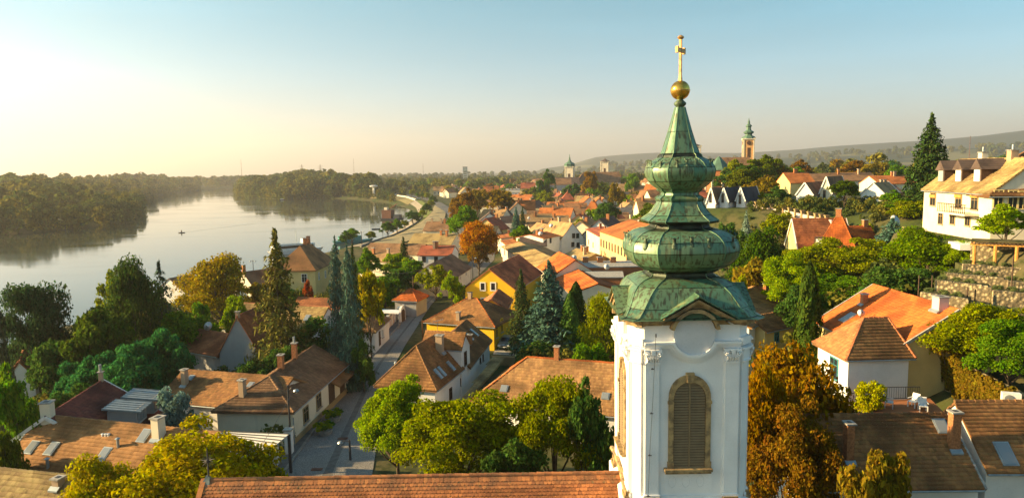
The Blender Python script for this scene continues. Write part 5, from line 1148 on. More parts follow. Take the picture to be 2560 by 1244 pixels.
for f_ in range(6): MB().boxz(-2.8, 2.8, -3.1, -3, 3+4*f_, 4.6+4*f_).build('window', M['stonew'], h)
# masts on the horizon
def mast(px, yt, D, label, w_=1.2, lattice=False):
    c = PY(px, 430, D); zt = PY(px, yt, D).z; r = empty('radio_mast' if not lattice else 'pylon', (c.x, c.y, H(c.x, c.y)-1), 0, label, 'mast' if not lattice else 'pylon'); hh = zt-r.location.z
    if lattice:
        for sx_ in (-1, 1):
            for sy_ in (-1, 1): MB().tube([(sx_*hh*.12, sy_*hh*.12, 0), (sx_*.4, sy_*.4, hh)], .4, 4).build('leg', M['ironred'], r)
        for k in (.6, .75, .88): MB().boxz(-hh*.14, hh*.14, -.4, .4, hh*k, hh*k+.8).build('arm', M['ironred'], r)
    else:
        MB().tube([(0, 0, 0), (0, 0, hh)], [w_, w_*.5], 6).build('pole', M['ironred'], r)
        for k in (.5, .8): MB().boxz(-w_*1.6, w_*1.6, -w_, w_, hh*k, hh*k+w_).build('platform', M['ironred'], r)
mast(604, 398, 2600, 'thin radio mast above the left river bend', .9); mast(885, 396, 2600, 'thin radio mast above the island trees', .8); mast(1058, 408, 2300, 'short thin mast above the houses near the river road', .7)
mast(755, 411, 2600, 'left one of two pylons on the horizon', lattice=True); mast(801, 411, 2600, 'right one of two pylons on the horizon', lattice=True)
mast(2421, 340, 1500, 'red and white transmitter mast in front of the hills', .9)
# ================================================================ TREES
def leaf_quads(C, Nrm, size, asp=1.7, seed=0):
    """diamond leaves at centres C with normals Nrm"""
    r = np.random.RandomState(seed); n = len(C); a = r.normal(size=(n, 3)); Nrm = Nrm/np.linalg.norm(Nrm, axis=1, keepdims=True)
    a -= (a*Nrm).sum(1, keepdims=True)*Nrm; a /= np.linalg.norm(a, axis=1, keepdims=True)+1e-9; b = np.cross(Nrm, a); s = size*(.6+.8*r.rand(n, 1))
    V = np.stack([C-a*s*asp/2, C-b*s/2+Nrm*s*.12, C+a*s*asp/2, C+b*s/2+Nrm*s*.12], 1).reshape(-1, 3)
    return V, np.arange(4*n).reshape(-1, 4)
def broad(name, seed, nb=26, nl=9000, leaf=.028, rx=.5, z0=.22, z1=1.0, br=(.10, .19), shape='round', limbs=True, irregular=.25):
    r = np.random.RandomState(seed); zc = (z0+z1)/2; rz = (z1-z0)/2; B = []
    for i in range(nb*3):
        d = r.normal(size=3); d /= np.linalg.norm(d); 
        if d[2] < -.55: continue
        k = r.uniform(.50, .86)*(1+irregular*r.normal()*.5); rb = r.uniform(*br)
        p = np.array([d[0]*rx*k, d[1]*rx*k, zc+d[2]*rz*k])
        if shape == 'pear': p[:2] *= 1.15-.6*max(0, (p[2]-zc)/rz)
        q = np.array([p[0]/rx, p[1]/rx, (p[2]-zc)/rz]); 
        rb = min(rb, .22); B.append((p, rb))
        if len(B) >= nb: break
    B.append((np.array([0, 0, zc]), .2)); w_ = np.array([b[1]**2 for b in B]); cnt = np.maximum(20, (nl*w_/w_.sum()).astype(int)); Cs, Ns = [], []
    for (p, rb), c in zip(B, cnt):
        d = r.normal(size=(c, 3)); d /= np.linalg.norm(d, axis=1, keepdims=True); d[:, 2] = np.where(d[:, 2] < -.35, -d[:, 2], d[:, 2])
        rad_ = rb*(.42+.78*r.rand(c, 1)**.8); sub = r.normal(size=(9, 3)); sub /= np.linalg.norm(sub, axis=1, keepdims=True)
        j = (d@sub.T).max(1, keepdims=True); rad_ = rad_*(.62+.48*j)          # sub-clumps
        C = p+d*rad_*np.array([1, 1, .85*rz/rx if rz/rx < 1.6 else 1.2]); Cs.append(C); Ns.append(d*.7+np.array([0, 0, .35])+r.normal(size=(c, 3))*.8)
    C = np.concatenate(Cs); N = np.concatenate(Ns)
    V, Q = leaf_quads(C, N, leaf, 1.6, seed); crown = np_mesh(name, V, Q, M['leaf'])
    mb = MB(); mb.tube([(0, 0, -.02), (.008, .004, z0*.6), (0, .01, zc*.9), (.01, 0, zc+rz*.4)], [.028, .022, .015, .005], 8)
    if limbs:
        for i in np.argsort([-b[1] for b in B])[:11]:
            p = B[i][0]; st = Vector((0, 0, z0*.5+.25*max(0, p[2]-z0))); e = Vector(p)*.96; md = st.lerp(e, .5)+Vector((0, 0, -.03)); mb.tube([st, md, e], [.013, .008, .003], 5)
    return crown, mb.mesh('trunk', M['bark'])
def conifer(name, seed, levels=26, per=9, r0=.5, droop=.25, leaf=.03, taper=1.0, z0=.06, mess=.25, dens=34, lift=.0, gap=0, asp=2.6):
    r = np.random.RandomState(seed); Cs, Ns = [], []; mb = MB(); mb.tube([(0, 0, -.02), (.004, 0, .4), (0, 0, .97)], [.03, .018, .004], 7)
    for L_ in range(levels):
        t = L_/(levels-1); z = z0+(1-z0)*(t**.92)*.985
        if gap and r.rand() < gap*t: continue
        R_ = r0*(1-t)**taper*(.86+mess*r.rand())+.015
        if t < .12: R_ *= .75+2*t
        k = max(4, int(per*(1-.35*t))); a0 = r.rand()*6.28
        for i in range(k):
            a = a0+6.283*i/k+r.normal()*.15; Lb = R_*(1-mess*.9*r.rand()); m_ = max(5, int(dens*Lb/r0)); s = r.rand(m_)**.75
            dr = droop*(1+.3*r.normal())
            px_ = np.cos(a)*Lb*s; py_ = np.sin(a)*Lb*s; pz_ = z-dr*Lb*s+lift*Lb*s**2+.35*dr*Lb*s**3
            wv = (.10+.13*np.sin(np.pi*np.clip(s, 0, 1)))*R_; off = r.uniform(-1, 1, m_)*wv
            C = np.stack([px_-np.sin(a)*off, py_+np.cos(a)*off, pz_-np.abs(r.normal(size=m_))*.016-np.abs(off)*.3], 1); Cs.append(C)
            Ns.append(np.stack([np.cos(a)*.25+r.normal(size=m_)*.4, np.sin(a)*.25+r.normal(size=m_)*.4, .8+r.normal(size=m_)*.35], 1))
            if L_ % 2 == 0 and t < .8: mb.tube([(0, 0, z), (math.cos(a)*Lb*.8, math.sin(a)*Lb*.8, z-dr*Lb*.7)], [.006, .002], 3)
    m_ = 60; Cs.append(np.stack([r.normal(size=m_)*.008, r.normal(size=m_)*.008, .93+.07*r.rand(m_)], 1)); Ns.append(r.normal(size=(m_, 3)))
    C = np.concatenate(Cs); V, Q = leaf_quads(C, np.concatenate(Ns), leaf, asp, seed); return np_mesh(name, V, Q, M['needle']), mb.mesh('trunk', M['bark'])
def column(name, seed, nl=7000):
    r = np.random.RandomState(seed); z = r.rand(nl)**.9; a = r.rand(nl)*6.283; prof = np.sin(np.pi*np.clip(z*.93+.07, 0, 1))**.55*.5*(1-.35*z)
    lob = 1+.14*np.sin(a*3+z*7)+.10*np.sin(a*7-z*23); R_ = prof*lob*(.75+.28*r.rand(nl)); C = np.stack([np.cos(a)*R_, np.sin(a)*R_, z*.98+.02], 1)
    N = np.stack([np.cos(a), np.sin(a), .25*np.ones(nl)], 1)+r.normal(size=(nl, 3))*.35; V, Q = leaf_quads(C, N, .055, 1.4, seed); V = V.reshape(-1, 4, 3); c = V.mean(1, keepdims=True); V = c+(V-c)*np.array([1, 1, .42]); V = V.reshape(-1, 3)
    return np_mesh(name, V, Q, M['needle']), MB().tube([(0, 0, 0), (0, 0, .8)], [.06, .01], 6).mesh('trunk', M['bark'])
TP = {}
for i in range(6): TP['big%d' % i] = broad('crown', 100+i, nb=64, nl=32000, leaf=.0165, z0=.22, br=(.07, .15))
for i in range(6): TP['mid%d' % i] = broad('crown', 200+i, nb=34, nl=7500, leaf=.032, z0=.15, br=(.08, .16))
for i in range(3): TP['bush%d' % i] = broad('crown', 300+i, nb=20, nl=5500, leaf=.042, z0=-.15, limbs=False)
for i in range(4): TP['far%d' % i] = broad('crown', 400+i, nb=14, nl=800, leaf=.085, z0=.12, limbs=False, br=(.14, .22))
for i in range(3): TP['pear%d' % i] = broad('crown', 500+i, nb=44, nl=16000, leaf=.021, z0=.10, shape='pear')
TP['ball'] = broad('crown', 77, nb=60, nl=17000, leaf=.024, z0=.10, br=(.13, .20), irregular=.06)
TP['spruce0'] = conifer('crown', 1, 32, 11, droop=.5, taper=.78, dens=60, leaf=.017, mess=.55, gap=.10, asp=3.2); TP['spruce4'] = conifer('crown', 9, 36, 11, droop=.6, taper=.42, dens=60, leaf=.019, mess=.65, gap=.15, asp=2.6); TP['spruce1'] = conifer('crown', 2, 32, 13, taper=.8, droop=.3, dens=70, leaf=.018, mess=.35, asp=3)
TP['spruce2'] = conifer('crown', 3, 20, 9, taper=.5, droop=.65, dens=52, leaf=.020, mess=.65, gap=.12, asp=3.2); TP['pine0'] = conifer('crown', 4, 17, 9, r0=.5, droop=-.25, dens=90, leaf=.026, mess=.55, taper=.75, z0=.12, gap=.2)
TP['spruce3'] = conifer('crown', 5, 40, 13, droop=.5, dens=64, leaf=.019, mess=.3, taper=.72, asp=2.6); TP['farspruce'] = conifer('crown', 6, 12, 6, dens=12, leaf=.07, asp=1.6)
TP['col0'] = column('crown', 7); TP['col1'] = column('crown', 8)
NAMES = {'big': 'leafy_tree', 'bal': 'chestnut_tree', 'mid': 'leafy_tree', 'bus': 'bush', 'far': 'distant_tree', 'pea': 'leafy_tree', 'spr': 'spruce_tree', 'pin': 'pine_tree', 'col': 'cypress_tree'}
TREES = []
def put_tree(kind, x, y, zg, w_, hgt, col, label=None, group=None, name=None, cat=None, rz=None, parts=True, depth=1.0):
    cr, tr = TP[kind]; rz = random.uniform(0, 6.28) if rz is None else rz
    nm_ = name or NAMES[kind[:3]]
    if kind.startswith('farspruce'): nm_ = name or 'distant_spruce'
    ct = cat or ('bush' if nm_ == 'bush' else 'tree')
    if not parts:
        o = link(nm_, cr, None, (x, y, zg), (0, 0, rz), (w_, w_, hgt), (*col, 1)); tag(o, label, ct, group); TREES.append((x, y)); return o
    r = empty(nm_, (x, y, zg), 0, label, ct, group); link('crown', cr, r, (0, 0, 0), (0, 0, rz), (w_, w_*depth, hgt), (*col, 1)); link('trunk', tr, r, (0, 0, 0), (0, 0, rz), (w_, w_*depth, hgt)); TREES.append((x, y)); return r
def tree(kind, px, top, D, wpx, col, label, base=None, name=None, cat=None, group=None, zmin=None, rz=None):
    t = PY(px, top, D); zg = H(t.x, D) if base is None else PY(px, base, D).z
    w_ = wpx*D/F*(1.55 if kind.startswith('spruce') else 1.1); zg = min(zg, t.z-w_*.8); hgt = t.z-zg; return put_tree(kind, t.x, D, zg, w_, hgt, col, label, group, name, cat, rz)
OLIVE = (.165, .185, .018); YEL = (.26, .225, .025); LIME = (.17, .23, .025); GREEN = (.09, .16, .02); DKG = (.055, .10, .024); GOLD = (.18, .11, .018); RUSTC = (.36, .14, .02); BLUE = (.07, .13, .10)
SPR = (.05, .07, .025); BRG = (.04, .13, .04); BROWNG = (.17, .13, .025); AUT = (.15, .09, .02)
tree('big0', 465, 1080, 38, 400, YEL, 'broad golden-yellow tree in front of the long house, left of the church roof')
tree('big1', 262, 1150, 36, 270, YEL, 'lower yellow-green tree at the bottom left, left of the broad golden one')
tree('mid2', 632, 1120, 40, 130, OLIVE, 'small olive-green tree between the golden tree and the street')
tree('big2', 985, 945, 51, 190, LIME, 'bright green tree beside the street, leftmost of the three before the church')
tree('big3', 1150, 995, 46, 310, OLIVE, 'wide yellow-olive tree in the middle of the three before the church')
tree('big4', 1385, 940, 46, 215, OLIVE, 'tall olive tree with dark heart left of the white tower')
tree('mid4', 1476, 972, 44, 120, DKG, 'narrow dark green tree squeezed against the white tower')
tree('mid0', 1270, 1110, 42, 170, DKG, 'dark low tree filling the gap above the church roof')
tree('ball', 1985, 862, 44, 255, (.175, .105, .02), 'big golden-brown tree right of the white tower', name='leafy_tree'); tree('big1', 1900, 905, 40, 160, GOLD, 'golden-brown tree directly against the right side of the tower')
tree('big0', 1985, 1010, 38, 230, AUT, 'lower rust-brown tree at the bottom right of the tower'); tree('mid1', 2215, 1105, 33.5, 190, BROWNG, 'sparse brown-green tree in front of the brown terrace roof')
tree('col0', 2025, 655, 63, 72, (.035, .055, .012), 'tall dark cypress left of the orange roofed house')
tree('big2', 2460, 752, 52, 220, OLIVE, 'large green tree on the slope right of the orange roof'); tree('big3', 2535, 800, 49, 200, GREEN, 'darker green tree at the right edge above the ivy wall')
tree('mid3', 2385, 780, 53.5, 110, BROWNG, 'brownish green bush beside the chimney of the orange roof', name='bush', cat='bush')
tree('big4', 2055, 600, 88, 190, OLIVE, 'lit yellow-green tree below the orange villa'); tree('big5', 1975, 635, 84, 140, LIME, 'light green tree left of the cypress top')
tree('big0', 2175, 600, 86, 190, OLIVE, 'olive tree right of the cypress, below the orange villa'); tree('spruce1', 2232, 545, 95, 130, BLUE, 'dusky blue spruce right of the orange villa')
tree('big1', 2325, 572, 80, 230, (.10, .15, .015), 'large round green tree below the cream villa'); tree('big2', 2395, 600, 76, 110, LIME, 'light green tree at the top of the terraces')
tree('big3', 2110, 690, 78, 170, GREEN, 'shaded green tree behind the orange roof chimney'); tree('mid5', 2250, 660, 72, 150, DKG, 'dark green tree under the terraces edge')
tree('mid0', 2000, 720, 76, 120, DKG, 'shaded green tree behind the tan barn'); tree('mid2', 2170, 740, 70, 110, GREEN, 'small green tree left of the apex of the orange roof')
tree('pear0', 1902, 578, 100, 125, (.05, .09, .012), 'round dark green tree right of the lower bulb'); tree('bush0', 1880, 648, 92, 110, BROWNG, 'brown-green shrubs below the round dark tree')
tree('spruce1', 1866, 527, 125, 46, (.16, .22, .17), 'small silver-blue spruce in front of the long terrace wall'); tree('mid1', 1820, 548, 118, 80, DKG, 'dark tree touching the right side of the lower bulb')
tree('bush1', 1950, 532, 130, 70, OLIVE, 'light olive bush in front of the terrace wall'); tree('bush2', 1850, 690, 86, 70, OLIVE, 'olive bush just above the tan barn roof')
tree('spruce3', 2331, 284, 118, 104, (.035, .06, .018), 'tall dark conifer rising above the skyline left of the cream villa'); tree('mid2', 2113, 447, 142, 66, (.055, .085, .012), 'round dark green tree between the white hill gables')
tree('mid3', 1912, 442, 165, 85, BROWNG, 'brown-green tree between the row houses and the white gables'); tree('mid4', 1945, 470, 150, 70, DKG, 'dark tree left of the white gabled house'); tree('mid5', 1880, 478, 158, 60, OLIVE, 'olive tree right of the three row houses')
tree('mid0', 1905, 392, 235, 80, (.10, .13, .015), 'large green tree beside the apricot church tower'); tree('mid1', 1835, 395, 232, 60, OLIVE, 'green tree in front of the hill church nave'); tree('mid2', 1860, 410, 225, 55, DKG, 'dark tree in front of the hill church nave'); tree('mid3', 1945, 395, 240, 55, BROWNG, 'brownish tree right of the apricot tower'); tree('mid4', 1815, 425, 215, 55, DKG, 'dark tree below the green apse roof')
tree('mid5', 1975, 415, 245, 60, GREEN, 'green tree behind the white gabled house'); tree('mid0', 2000, 402, 330, 60, AUT, 'reddish tree on the hill skyline right of the church'); tree('mid1', 2140, 398, 300, 90, AUT, 'large rust-coloured tree on the hill skyline'); tree('mid2', 2195, 402, 290, 90, BROWNG, 'brownish tree right of the rust-coloured skyline tree'); tree('mid3', 2250, 412, 270, 80, GREEN, 'green tree left of the tall conifer on the skyline')
tree('mid4', 2240, 480, 120, 70, GREEN, 'green garden tree left of the cream villa'); tree('mid5', 2270, 500, 115, 80, OLIVE, 'olive garden tree beside the white pavilion'); tree('bush0', 2380, 535, 95, 140, OLIVE, 'hedge of shrubs below the villa balcony', name='hedge', cat='hedge'); tree('bush1', 2470, 560, 90, 90, DKG, 'dark shrubs beside the villa corner')
tree('mid0', 2520, 515, 72, 130, LIME, 'flat-topped lime green tree in front of the right villa'); tree('bush2', 2160, 560, 118, 90, OLIVE, 'bushes behind the orange villa roof'); tree('bush0', 2050, 520, 138, 110, GREEN, 'garden shrubs below the narrow gabled house')
tree('ball', 1195, 552, 165, 88, (.30, .135, .022), 'round orange chestnut tree at the end of the main street'); tree('mid2', 1196, 600, 158, 60, AUT, 'darker rust tree below the orange chestnut')
tree('mid3', 1160, 512, 215, 76, GREEN, 'green round tree above the orange chestnut'); tree('mid4', 1165, 478, 290, 62, AUT, 'autumn tree by the river road bend'); tree('mid5', 1192, 470, 320, 50, BROWNG, 'taller brown-green tree right of the river road'); tree('mid0', 1143, 490, 300, 46, GOLD, 'golden tree at the river road bend')
tree('mid1', 1307, 560, 190, 68, GREEN, 'wide green tree behind the mossy street row'); tree('spruce1', 1290, 518, 240, 30, BLUE, 'small blue-green spruce in the old town'); tree('spruce0', 1306, 515, 235, 26, SPR, 'small dark spruce in the old town'); tree('mid2', 1515, 500, 235, 60, DKG, 'dark tree in the town left of the dome'); tree('mid3', 1538, 455, 330, 40, BROWNG, 'brown-green tree left of the mustard roof'); tree('mid4', 1365, 430, 430, 44, DKG, 'dark tree beside the slim church tower'); tree('mid5', 1475, 425, 450, 34, GOLD, 'golden tree between the two distant church towers')
tree('mid0', 1365, 478, 400, 40, OLIVE, 'olive bush before the grey hall'); tree('mid1', 1580, 430, 480, 40, GREEN, 'bright green tree left of the upper bulb')
tree('spruce0', 1302, 672, 90, 74, SPR, 'dark spruce right of the tall yellow house'); tree('spruce1', 1372, 652, 86, 130, (.055, .10, .075), 'broad blue spruce in the middle of the town'); tree('col1', 1440, 705, 88, 62, (.03, .05, .012), 'dark thuja right of the broad blue spruce'); tree('col0', 1425, 730, 84, 56, DKG, 'shorter dark thuja beside the blue spruce')
tree('pear1', 1508, 732, 76, 100, OLIVE, 'yellow-green tree touching the left side of the tower'); tree('bush0', 1340, 850, 82, 110, DKG, 'dark shrubs under the blue spruce'); tree('bush1', 1470, 860, 70, 100, GREEN, 'green shrubs behind the wide tiled roof')
tree('spruce0', 686, 572, 76, 150, (.11, .105, .03), 'tall old spruce with sparse pointed top left of the villa'); tree('spruce4', 836, 592, 77, 56, (.07, .11, .085), 'tall narrow blue spruce, left of the twin tops'); tree('spruce4', 866, 606, 75, 54, (.07, .12, .09), 'second narrow blue spruce with slightly lower top', rz=2.0); tree('spruce0', 880, 612, 80, 66, SPR, 'dark spruce behind the narrow blue spruces')
tree('mid2', 920, 665, 88, 80, YEL, 'bright yellow-green tree right of the blue spruces'); tree('mid3', 1087, 660, 128, 76, OLIVE, 'round olive tree left of the dark roof'); tree('mid4', 1132, 685, 112, 62, LIME, 'light green tree at the top of the street')
tree('pear2', 545, 636, 112, 150, (.22, .17, .015), 'large golden-olive tree beside the river'); tree('mid5', 580, 735, 92, 60, LIME, 'small lime green tree next to the grey gable'); tree('spruce2', 396, 655, 88, 100, (.035, .06, .035), 'spruce with drooping open branches against the river')
tree('pear0', 318, 658, 82, 130, (.045, .075, .018), 'dark conical tree left of the drooping spruce'); tree('mid0', 278, 690, 86, 90, OLIVE, 'olive tree behind the dark conical tree'); tree('pear1', 75, 706, 76, 150, (.035, .065, .025), 'dark pointed tree standing alone at the left river bank'); tree('pine0', -6, 742, 60, 60, (.04, .05, .03), 'dark pine branches entering at the left edge')
tree('mid1', 230, 760, 74, 180, (.06, .09, .015), 'wide dark green tree above the bright green shrubs'); tree('mid2', 130, 840, 72, 130, DKG, 'dark green tree mass at the left'); tree('mid3', 440, 775, 84, 130, GREEN, 'green tree left of the satellite dish')
for i, (px, tp, D, w_) in enumerate(((215, 905, 66, 110), (265, 872, 67, 120), (330, 845, 68, 130), (395, 822, 70, 130), (440, 850, 70, 100), (180, 900, 68, 90), (320, 900, 64, 150))):
    tree('mid%d' % (i % 6), px, tp, D, w_, BRG, ('leftmost', 'second', 'third and taller', 'tallest', 'rightmost', 'low dark', 'front')[i] + ' emerald green tree in the clump left of the grey gable')
tree('bush1', 432, 975, 57, 96, (.11, .17, .15), 'round grey-blue conifer shrub in front of the L-shaped house'); tree('mid4', 30, 935, 50, 120, GREEN, 'green tree at the left edge below the white gable'); tree('mid5', 10, 1060, 46, 90, (.08, .11, .012), 'low green tree at the left edge by the long roof')
tree('mid0', 920, 624, 142, 62, GREEN, 'round green tree right of the twin spruce tops'); tree('spruce0', 1008, 592, 150, 50, SPR, 'dark spruce above the garden trees'); tree('mid1', 985, 630, 146, 80, LIME, 'light green tree below the dark garden spruce'); tree('mid2', 1030, 645, 138, 70, GREEN, 'green tree in front of the red roof'); tree('mid3', 990, 670, 132, 100, DKG, 'dark green garden tree above the garage'); tree('mid4', 935, 700, 120, 80, GREEN, 'green tree left of the garage')
tree('bush2', 765, 702, 108, 34, (.22, .07, .03), 'narrow rust-red shrub below the villa windows'); tree('bush0', 725, 710, 104, 60, DKG, 'dark shrub beside the villa'); tree('bush1', 790, 800, 84, 110, DKG, 'dark shrubs between the two big spruces'); tree('bush2', 905, 852, 74, 50, DKG, 'dark bush at the street corner, right of the blue spruces'); tree('mid5', 700, 860, 72, 90, DKG, 'dark tree behind the corner house')
tree('bush0', 640, 905, 69, 90, DKG, 'dark bush behind the brown ridge'); tree('bush1', 760, 880, 78, 100, DKG, 'dark hedge plants behind the corner house'); tree('bush2', 2020, 560, 128, 60, DKG, 'dark garden bush left of the orange villa')
tree('mid2', 640, 700, 118, 60, BROWNG, 'brown-green tree behind the tall old spruce'); tree('bush2', 500, 760, 90, 90, GREEN, 'green bush left of the small lime tree'); tree('bush1', 180, 970, 62, 110, DKG, 'dark bush in front of the blue slide'); tree('bush0', 960, 690, 118, 70, GREEN, 'garden bush above the boundary wall')

# filler trees of the town: individuals, alike in the photograph
rg = random.Random(3); cols = [DKG, GREEN, OLIVE, BROWNG, AUT, (.06, .09, .015), (.09, .10, .015), (.05, .075, .02)]
n_ = 0; tries = 0; NT = []
LMK = [(930, 'by the river bend'), (1080, 'near the river road'), (1190, 'behind the orange chestnut'), (1290, 'beyond the stepped white building'), (1380, 'behind the grey hall'), (1440, 'beside the slim green-spired tower'), (1514, 'below the square cream tower'), (1600, 'left of the copper dome'), (1700, 'behind the copper dome'), (1790, 'right of the copper dome'), (1876, 'below the apricot tower'), (1960, 'right of the apricot tower'), (2060, 'behind the white hill gables'), (2180, 'on the far hilltop'), (2331, 'beside the tall conifer'), (2480, 'behind the cream villa')]
def lmk(x, y):
    px = 1280+F*x/y; return min(LMK, key=lambda q: abs(q[0]-px))[1]
HL = [(o.location.x, o.location.y) for o in bpy.data.objects if o.parent is None and o.type == 'EMPTY' and 'house' in o.name]
while n_ < 290 and tries < 12000:
    tries += 1; y = 150*math.exp(rg.random()*2.0); x = rg.uniform(-.20, .75)*y
    if y < 330 and x < .02*y: continue
    if y < 480 and x < -.03*y-8: continue
    if abs(x-y*.25) < 0: continue
    if sdist(np.array([x]), np.array([y]), RIV)[0] < 40+.03*y: continue
    if any((a-x)**2+(b-y)**2 < 75 for a, b in HL) or any((a-x)**2+(b-y)**2 < 16 for a, b in NT): continue
    if x > .36*y and y < 250: continue
    if y < 420 and rg.random() < .72: continue
    z = H(x, y); hh = rg.uniform(6, 11) if y < 330 else rg.uniform(8, 16); sp = rg.random() < .12
    right = x > .38*y
    if right and y < 300: hh = rg.uniform(4, 6.5)
    c0 = rg.choice(cols); c = tuple(v*rg.uniform(.8, 1.25) for v in c0)
    ci = cols.index(c0); tone = ('dark green', 'green', 'olive', 'brown-green', 'rust-coloured', 'mid green', 'yellow-green', 'deep green')[ci]; dist = 'nearer' if y < 300 else 'middle-distance' if y < 520 else 'far'
    nm_ = ('%s pointed spruce %s' % (dist, lmk(x, y))) if sp else '%s %s tree %s' % (dist, tone, lmk(x, y))
    put_tree('farspruce' if sp else 'far%d' % rg.randrange(4) if y > 260 else 'mid%d' % rg.randrange(6), x, y, z-.5, (hh*.42 if sp else hh*rg.uniform(.75, 1.0)), hh, SPR if sp else c,
             nm_, nm_.replace(' tree ', ' trees ').replace('spruce ', 'spruces '), parts=False, name='distant_spruce' if sp else 'distant_tree')
    n_ += 1; NT.append((x, y))

# forests that read as one mass
ftmpl = []
for i in range(5):
    r = np.random.RandomState(900+i); nb = 12; C, N = [], []
    for k in range(nb):
        d = r.normal(size=3); d /= np.linalg.norm(d); p = np.array([d[0]*.36, d[1]*.36, .55+d[2]*.30]); q = r.normal(size=(22, 3)); q /= np.linalg.norm(q, axis=1, keepdims=True); q[:, 2] = np.abs(q[:, 2])*1.0-.25; C.append(p+q*.17); N.append(q+r.normal(size=q.shape)*.3)
    for zz_ in (.05, .15, .25, .35): q = r.normal(size=(16, 3))*np.array([.22, .22, .05]); q[:, 2] += zz_; C.append(q); N.append(r.normal(size=q.shape))
    ftmpl.append((np.concatenate(C), np.concatenate(N)))
def forest(name, pts, hr, col_mat, seed, label_kind='stuff', leaf=.16, hfun=None):
    r = np.random.RandomState(seed); VV, QQ = [], []; c0 = 0
    for x, y, z in pts:
        C, N = ftmpl[r.randint(5)]; h_ = r.uniform(*hr) if hfun is None else hfun(x, y)*r.uniform(.8, 1.2); w_ = h_*r.uniform(.62, .95); a = r.rand()*6.28; ca, sa = math.cos(a), math.sin(a)
        P = np.stack([(C[:, 0]*ca-C[:, 1]*sa)*w_+x, (C[:, 0]*sa+C[:, 1]*ca)*w_+y, C[:, 2]*h_+z], 1); V, Q = leaf_quads(P, N, leaf*h_*.62, 1.3, r.randint(1 << 30)); VV.append(V); QQ.append(Q+c0); c0 += len(V)
    tone = np.concatenate([np.full(len(v), r.rand()) for v in VV])
    me = np_mesh(name, np.concatenate(VV), np.concatenate(QQ), col_mat); at = me.attributes.new('tone', 'FLOAT', 'POINT'); at.data.foreach_set('value', tone.astype(np.float32))
    o = link(name, me); tag(o, kind='stuff'); return o
m, n, l, p = nm('forest_leaf')
at = n.new('ShaderNodeAttribute'); at.attribute_name = 'tone'; r_ = n.new('ShaderNodeNewGeometry').outputs['Random Per Island']
cr = n.new('ShaderNodeValToRGB'); e = cr.color_ramp.elements; e[0].color = (.075, .095, .025, 1); e[0].position = 0; e[1].color = (.20, .18, .03, 1); e[1].position = 1
for ps, c in ((.35, (.09, .13, .03)), (.6, (.14, .15, .03)), (.8, (.18, .17, .025))): q = e.new(ps); q.color = (*c, 1)
l.new(at.outputs['Fac'], cr.inputs[0]); hs = n.new('ShaderNodeHueSaturation'); l.new(cr.outputs[0], hs.inputs['Color']); mr = n.new('ShaderNodeMapRange'); mr.inputs[3].default_value = .6; mr.inputs[4].default_value = 1.4; l.new(r_, mr.inputs[0]); l.new(mr.outputs[0], hs.inputs['Value'])
df = n.new('ShaderNodeBsdfDiffuse'); ts = n.new('ShaderNodeBsdfTranslucent'); mx = n.new('ShaderNodeMixShader'); mx.inputs[0].default_value = .3
for s_ in (df, ts): l.new(hs.outputs[0], s_.inputs[0])
l.new(df.outputs[0], mx.inputs[1]); l.new(ts.outputs[0], mx.inputs[2]); l.new(mx.outputs[0], n['Material Output'].inputs['Surface']); n.remove(p); M['forest'] = m
def scatter(n_, cond, box, seed, mind=0, dens=None):
    r = np.random.RandomState(seed); out = []
    while len(out) < n_:
        X = r.uniform(box[0], box[1], 4000); Y = r.uniform(box[2], box[3], 4000); d = sdist(X, Y, RIV); ok = cond(X, Y, d); X, Y = X[ok], Y[ok]
        Z = Hn(X, Y); out += list(zip(X, Y, Z))
        if not len(X): break
    return out[:n_]
def clear(X, Y, r_):
    k = np.ones(X.shape, bool)
    for a, b in HL2: k &= (X-a)**2+(Y-b)**2 > r_*r_
    return k
HL2 = [((w_['P0'].x+w_['P1'].x)/2+w_['nl'].x*w_['W']/2, (w_['P0'].y+w_['P1'].y)/2+w_['nl'].y*w_['W']/2) for w_ in WL]
forest('slope_thicket', [(x, y, z-.8) for x, y, z in scatter(260, lambda X, Y, d: (X > 22+(Y-60)*.15) & (X < np.where(Y < 72, 24+(Y-56)*1.2, np.where(Y < 96, 46, .39*Y+2))) & (Y > 58) & clear(X, Y, 8), (20, 60, 58, 122), 21)], (3.0, 6.5), M['forest'], 11, leaf=.10)
forest('hill_garden_shrubs', [(x, y, z-.5) for x, y, z in scatter(230, lambda X, Y, d: (X > .345*Y) & (X < .56*Y+4) & clear(X, Y, 7.5), (40, 88, 112, 149), 31)], (1.2, 3.2), M['forest'], 14, leaf=.14)
forest('garden_thicket', [(x, y, z-.6) for x, y, z in scatter(330, lambda X, Y, d: (d > 14) & (X < -21) & (X > -70) & clear(X, Y, 6.5), (-75, -21, 58, 135), 22)], (2.0, 5), M['forest'], 12, leaf=.12)
forest('yard_thicket', [(x, y, z-.6) for x, y, z in scatter(90, lambda X, Y, d: (X > 2) & (X < 26) & clear(X, Y, 7.5), (2, 26, 70, 96), 23)], (2.0, 4.5), M['forest'], 13, leaf=.12)
